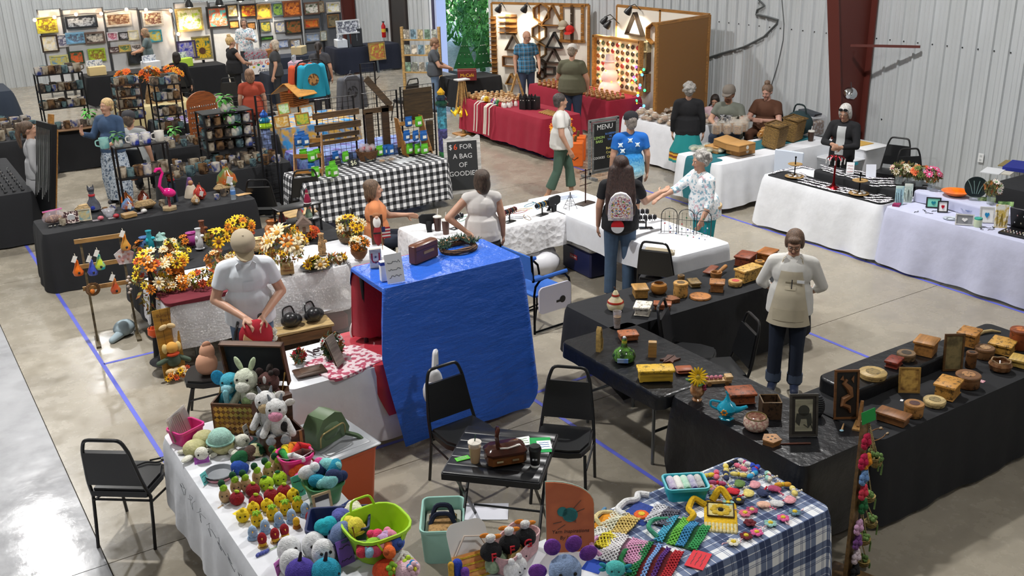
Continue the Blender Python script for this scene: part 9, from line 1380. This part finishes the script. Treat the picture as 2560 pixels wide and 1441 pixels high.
awall([90,152,258,345,430],25,['white display screen at the far left of the art booth','second white display screen of the art booth','third white display screen of the art booth','fourth white display screen of the art booth']);awall([432,520,640,750],8,['white display screen with the lit flower painting','white display screen behind the painter','white display screen with the barn painting']);awall([752,800,850],-12,['grey carpet display screen, left of two','grey carpet display screen, right of two'],m=mat('6a6c70','cloth'))
for i,(z_,x0,y0,x1,y1,f,c,c2,lab)in enumerate([('a',340,150,500,305,'c8c04a','c0c41e','6a4028','two brown horses on yellow'),('a',600,130,865,265,'1a2430','1a222c','a8b4c4','sleeping grey animal on black'),('a',960,105,1170,245,'e0d8cc','b8a488','6a3a24','brown horse in a field'),('a',1295,95,1455,240,'e0dcd4','d8c8a8','6a2c24','pair of red cattle'),('a',385,310,510,475,'3a2c22','d0c49a','e8e8e4','egret on parchment'),('a',505,305,600,430,'d8d8d8','c8ccd4','4a4a70','masked figures'),('a',600,285,755,400,'7ab0d8','7ab8e0','5a5a70','bears under a blue sky'),('a',770,280,935,400,'6a5a54','2a2422','d8d4cc','white horse sketch on black'),('a',970,285,1055,370,'e0dce8','d8d0e4','b04a6a','pink bird on lilac'),('a',1075,285,1150,360,'1c1c20','1c1c22','c8c8d0','dancer on black'),('a',1160,270,1240,365,'e8e0b8','ece4bc','d8d8d4','white dress on cream'),('a',1340,265,1450,385,'3a9ab0','4aa8bc','e0c83a','giraffe on turquoise'),('a',635,455,745,580,'2a4a34','1f5a40','e0602a','orange lily on green'),('a',805,430,940,560,'a8c43a','b0cc3c','8a5a2c','giraffe on lime'),('a',985,420,1070,480,'4a2c2c','d8d4d0','4a2428','dark antlered heads'),('a',1075,400,1170,470,'d8c06a','d8bc5a','3a7a5a','green reptile on gold'),('a',1185,395,1270,460,'e8e4e0','e4e0dc','4a3c38','small dog'),('a',1160,460,1285,590,'3a3c34','23262a','3a4048','dark portrait in a grey frame'),('a',1600,65,1810,290,'b8a060','9ab02a','f0e8d0','white daisies on gold under the lamp'),('a',1875,50,2045,260,'2a2420','4ab0a8','e8602a','orange tree over teal water'),('a',2040,35,2135,160,'2c2420','d8d0c0','c89a3a','pale tree in two parts'),('b',150,30,285,165,'2c201c','d8a41e','a82420','red and yellow still life'),('b',295,30,415,175,'b0844a','6a5a34','d8a82a','yellow vase in a gold frame'),('b',440,20,525,150,'6a7a88','2c4a44','9ac04a','green iris'),('b',535,0,685,155,'8a4a20','7a2c14','e8862a','glowing orange pumpkins'),('b',725,15,850,135,'6a4a34','4a5a34','e8e0d8','white magnolias'),('b',850,10,895,115,'8a6a3c','5a5044','a89a80','narrow portrait'),('b',925,15,1040,120,'c8c0b4','d8c870','e8e8ec','egrets on yellow'),('b',330,185,415,295,'5a5a5c','3a5a50','c8b83a','yellow flowers on green'),('b',460,185,545,300,'6a6a6e','5a6aa0','c8c0a0','blue still life'),('b',555,170,695,315,'2a2420','2c4a26','a8602c','barn in a dark green field'),('b',725,165,850,260,'8a5a34','c8281c','e08a2a','red tomatoes in a row'),('b',735,290,860,385,'8a8c90','7aa0d0','c8ccd0','blue seashore'),('b',935,125,1030,250,'8a6434','4a4838','8a7a5a','brown portrait in an ornate frame'),('b',870,275,920,370,'b0a480','d8d8d0','a8b0a8','pale narrow landscape'),('b',330,320,440,370,'1c2c20','2a7a34','7ac03a','green meadow'),('b',480,350,580,440,'5a5a60','4a6aa8','c0c8d8','blue winter scene'),('b',595,345,690,430,'6a6258','3a5a9a','d8c4a0','blue sailing boat'),('b',210,195,280,270,'2c2420','3a2c28','b07a3a','dark sunset'),('b',50,180,130,260,'2c2018','a8642c','e0b05a','amber field')]):
 a,b_=atY(*pix(z_,x0,y1),AY-.04),atY(*pix(z_,x1,y0),AY-.04);w,h=b_.x-a.x,b_.z-a.z;framed('painting of %s, hung in the art booth'%lab,None,V3(((a.x+b_.x)/2,AY-.05,a.z)),0,w,h,f,c,c2,0,0,ft=min(.05,w*.09),name='painting')
for i,(k,x0,y0,x1,y1,f,c,c2,Y,lab)in enumerate([('a',1615,360,1760,540,'4a3a6a','2a30a8','b0a8c8',26.5,'rabbit on violet leaning at the art table'),('a',1755,320,1895,545,'b0a070','1f5a4a','f0c41a',26.5,'large sunflowers leaning at the art table'),('b',1020,170,1220,315,'e8e8e8','d8d8dc','3a3c50',26.8,'colour photo collage on the corner table'),('b',1315,375,1450,550,'b0843c','a8a02a','b04a2c',26.5,'bright abstract on a floor easel in the corner'),('a',460,490,610,600,'d8d48a','5a8ab0','c8b84a',26.9,'horses leaning on the far left art table')]):
 a,b_=atY(*pix(k,x0,y1),Y),atY(*pix(k,x1,y0),Y);t=framed('picture of '+lab,None,V3(((a.x+b_.x)/2,Y,a.z)),0,b_.x-a.x,b_.z-a.z,f,c,c2,0,.12,ft=.04,name='leaning_picture')
 if i in(0,1):n=14 if i else 6;[B().prism([(0,0),(.02,.09),(0,.16),(-.02,.09)],.002,.006,trs((0,-.005,0))@XZ@Matrix.Translation((-.03+.02*i,(b_.z-a.z)*(.38 if i else .5),0))@Matrix.Rotation(j*2*PI/n,4,'Z')@Matrix.Translation((0,.07,0))).bd('petal',mat('f2c81c' if i else 'c8c0d8'),t)for j in range(n)];i and B().prism(ring(.0-.01,(b_.z-a.z)*.38,.085,16),.004,.008,XZ).bd('flower_heart',mat('5a3414'),t,(0,-.01,0))
 B().box((0,.08,-a.z/2),(.06,.06,a.z*.99)).bd('prop',MK_,t)
for i,(x0,x1,y0,y1,c,lab)in enumerate([(4.6,8.0,25.9,26.7,'16171b','black cloth on the horse-painting table'),(8.7,10.9,26.0,26.8,'232a3a','dark blue cloth on the painter table with the banner'),(11.4,13.4,26.7,27.5,'1b2030','dark blue cloth on the corner table'),(8.2,9.6,23.2,24.0,'232a3a','dark cloth on the print table before the painter')]):RECTS.append((x0,x1,y0,y1));ftable(x0,x1,y0,y1,'folding table beneath the '+lab);cloth('tablecloth',lab,x0,x1,y0,y1,.742,(.7,.6,.5,.6),mat(c,'cloth'),.02,500+i)
a,b_=atY(625,188,25.9),atY(680,145,25.9);w=b_.x-a.x;t=thing('artist_banner','white banner with red script and colour splashes on the painter table','banner',((a.x+b_.x)/2,25.9,a.z));h=b_.z-a.z;B().box((0,0,h/2),(w,.012,h)).bd('sheet',mat('e9e6e4','paper'),t);text('Linda Ga',w*.24,mat('c8242c'),t,(0,-.008,h*.76),shear=.2);text('Artist',w*.22,mat('22242a'),t,(w*.1,-.008,h*.25),shear=.2)
for j,c in enumerate(['d8b82a','2a9a5a','3a6ac0','e07a2a']):B().sph((-w*.3+w*.2*j,-.008,h*.5+.05*(j%2)),(.04,.003,.03),8,5).bd('paint_splash',mat(c),t)
for i,(x,y,c,lab)in enumerate([(4.9,26.2,'d8c08a','kraft print box on the horse-painting table'),(6.2,26.2,'e0e0e2','white print stack on the horse-painting table'),(7.0,26.2,'b8d84a','lime print stack on the horse-painting table'),(9.3,26.4,'b8783c','wooden print crate on the painter table'),(10.2,26.4,'c8b48a','wicker card box on the painter table'),(9.0,23.6,'c8a8b8','pink print stack on the print table'),(12.2,27.0,'2a2c30','black portfolio case on the corner table'),(11.7,27.0,'d8dce0','white mounted print on the corner table')]):make('print_box',lab,'box',V3((x,y,.745)),[('box',(c,'W' if 'wooden' in lab else 'paper'),[('x',(0,0,0),(.4,.3,.22 if i!=6 else .5),.01)]),('prints',('dfe2e6','print','8a94a8'),[('b',(.03*(k-2),.02*k,.26),(.3,.006,.2))for k in range(4)])],.2*i)
pr=make('bottle_bauble','clear beaded bottle on the glittering rack beside the painter','bottle',(0,0,0),[('bottle',('c0c4cc','F'),[('l',[(.04,0),(.05,.1),(.02,.17),(.02,.2)],12)]),('beads',('b04a5a','G'),[('s',(.045*cos(k),.045*sin(k),.03+.02*k),.014,None,6,4)for k in range(6)])],0,'beaded bottles');rpt(pr,[(V3((8.75+.13*(i%4),26.12+.1*(i//4),.745+.0)),i,1.4)for i in range(16)])
ex=thing('fire_extinguisher','red fire extinguisher on the far right wall','extinguisher',atX(959,75,WX-.15));B().lathe([(.06,-.22),(.065,-.2),(.065,.12),(.03,.18),(.02,.22)],14).bd('cylinder',mat('b81c20','G'),ex);B().box((0,0,.24),(.04,.1,.03)).bd('handle',MK_,ex);B().lathe([(.066,-.06),(.066,.04)],14).bd('label',mat('e0b83a','paper'),ex);B().box((.1,0,0),(.06,.05,.1)).bd('bracket',MK_,ex)
t=thing('bulb_string','string of warm bulbs along the top of the art screens','string lights',(0,0,0));P_b=[atY(x,y,AY-.15)for x,y in[(87,50),(136,43),(190,36),(253,34),(316,24),(365,25),(427,27),(446,85)]];B().tube(P_b,.008,5).bd('wire',MK_,t);wb=B().sph((0,0,0),.045,8,6).mesh('bulb',mat('ffc890','lit',None,14.))
for q in P_b:
 link('bulb',wb,t,q);L=bpy.data.lights.new('bulb_light','POINT');L.energy=4;L.color=(1,.75,.5);o=bpy.data.objects.new('bulb_light',L);COL.objects.link(o);o.location=q+V3((0,-.1,0))
for i,(x,y)in enumerate([(472,10),(548,5),(600,-5),(665,-8)]):
 q=atY(x,y,AY-.35);t=thing('spot_lamp','black spot lamp over the art booth, number %s from the left'%['one','two','three','four'][i],'lamp',q);B().lathe([(.11,-.08),(.1,0),(.05,.1),(.03,.16)],14).bd('shade',MK_,t);B().sph((0,0,-.06),.05,8,6).bd('bulb',mat('fff0d0','lit',None,12.),t);B().tube([(0,0,.14),(0,.2,.2),(0,.34,.05)],.015,5).bd('arm',MK_,t);L=bpy.data.lights.new('art_spot','SPOT');L.energy=45;L.spot_size=1.6;L.spot_blend=.7;L.color=(1,.86,.66);o=bpy.data.objects.new('art_spot',L);COL.objects.link(o);o.location=q+V3((0,-.05,-.1));o.rotation_euler=(.25,0,0)
dg=bpy.context.evaluated_depsgraph_get()
for o in[o for o in COL.objects if o.type=='FONT']:
 me=bpy.data.meshes.new_from_object(o.evaluated_get(dg));n=bpy.data.objects.new('lettering',me);COL.objects.link(n);n.parent=o.parent;n.location=o.location;n.rotation_euler=o.rotation_euler;bpy.data.objects.remove(o)
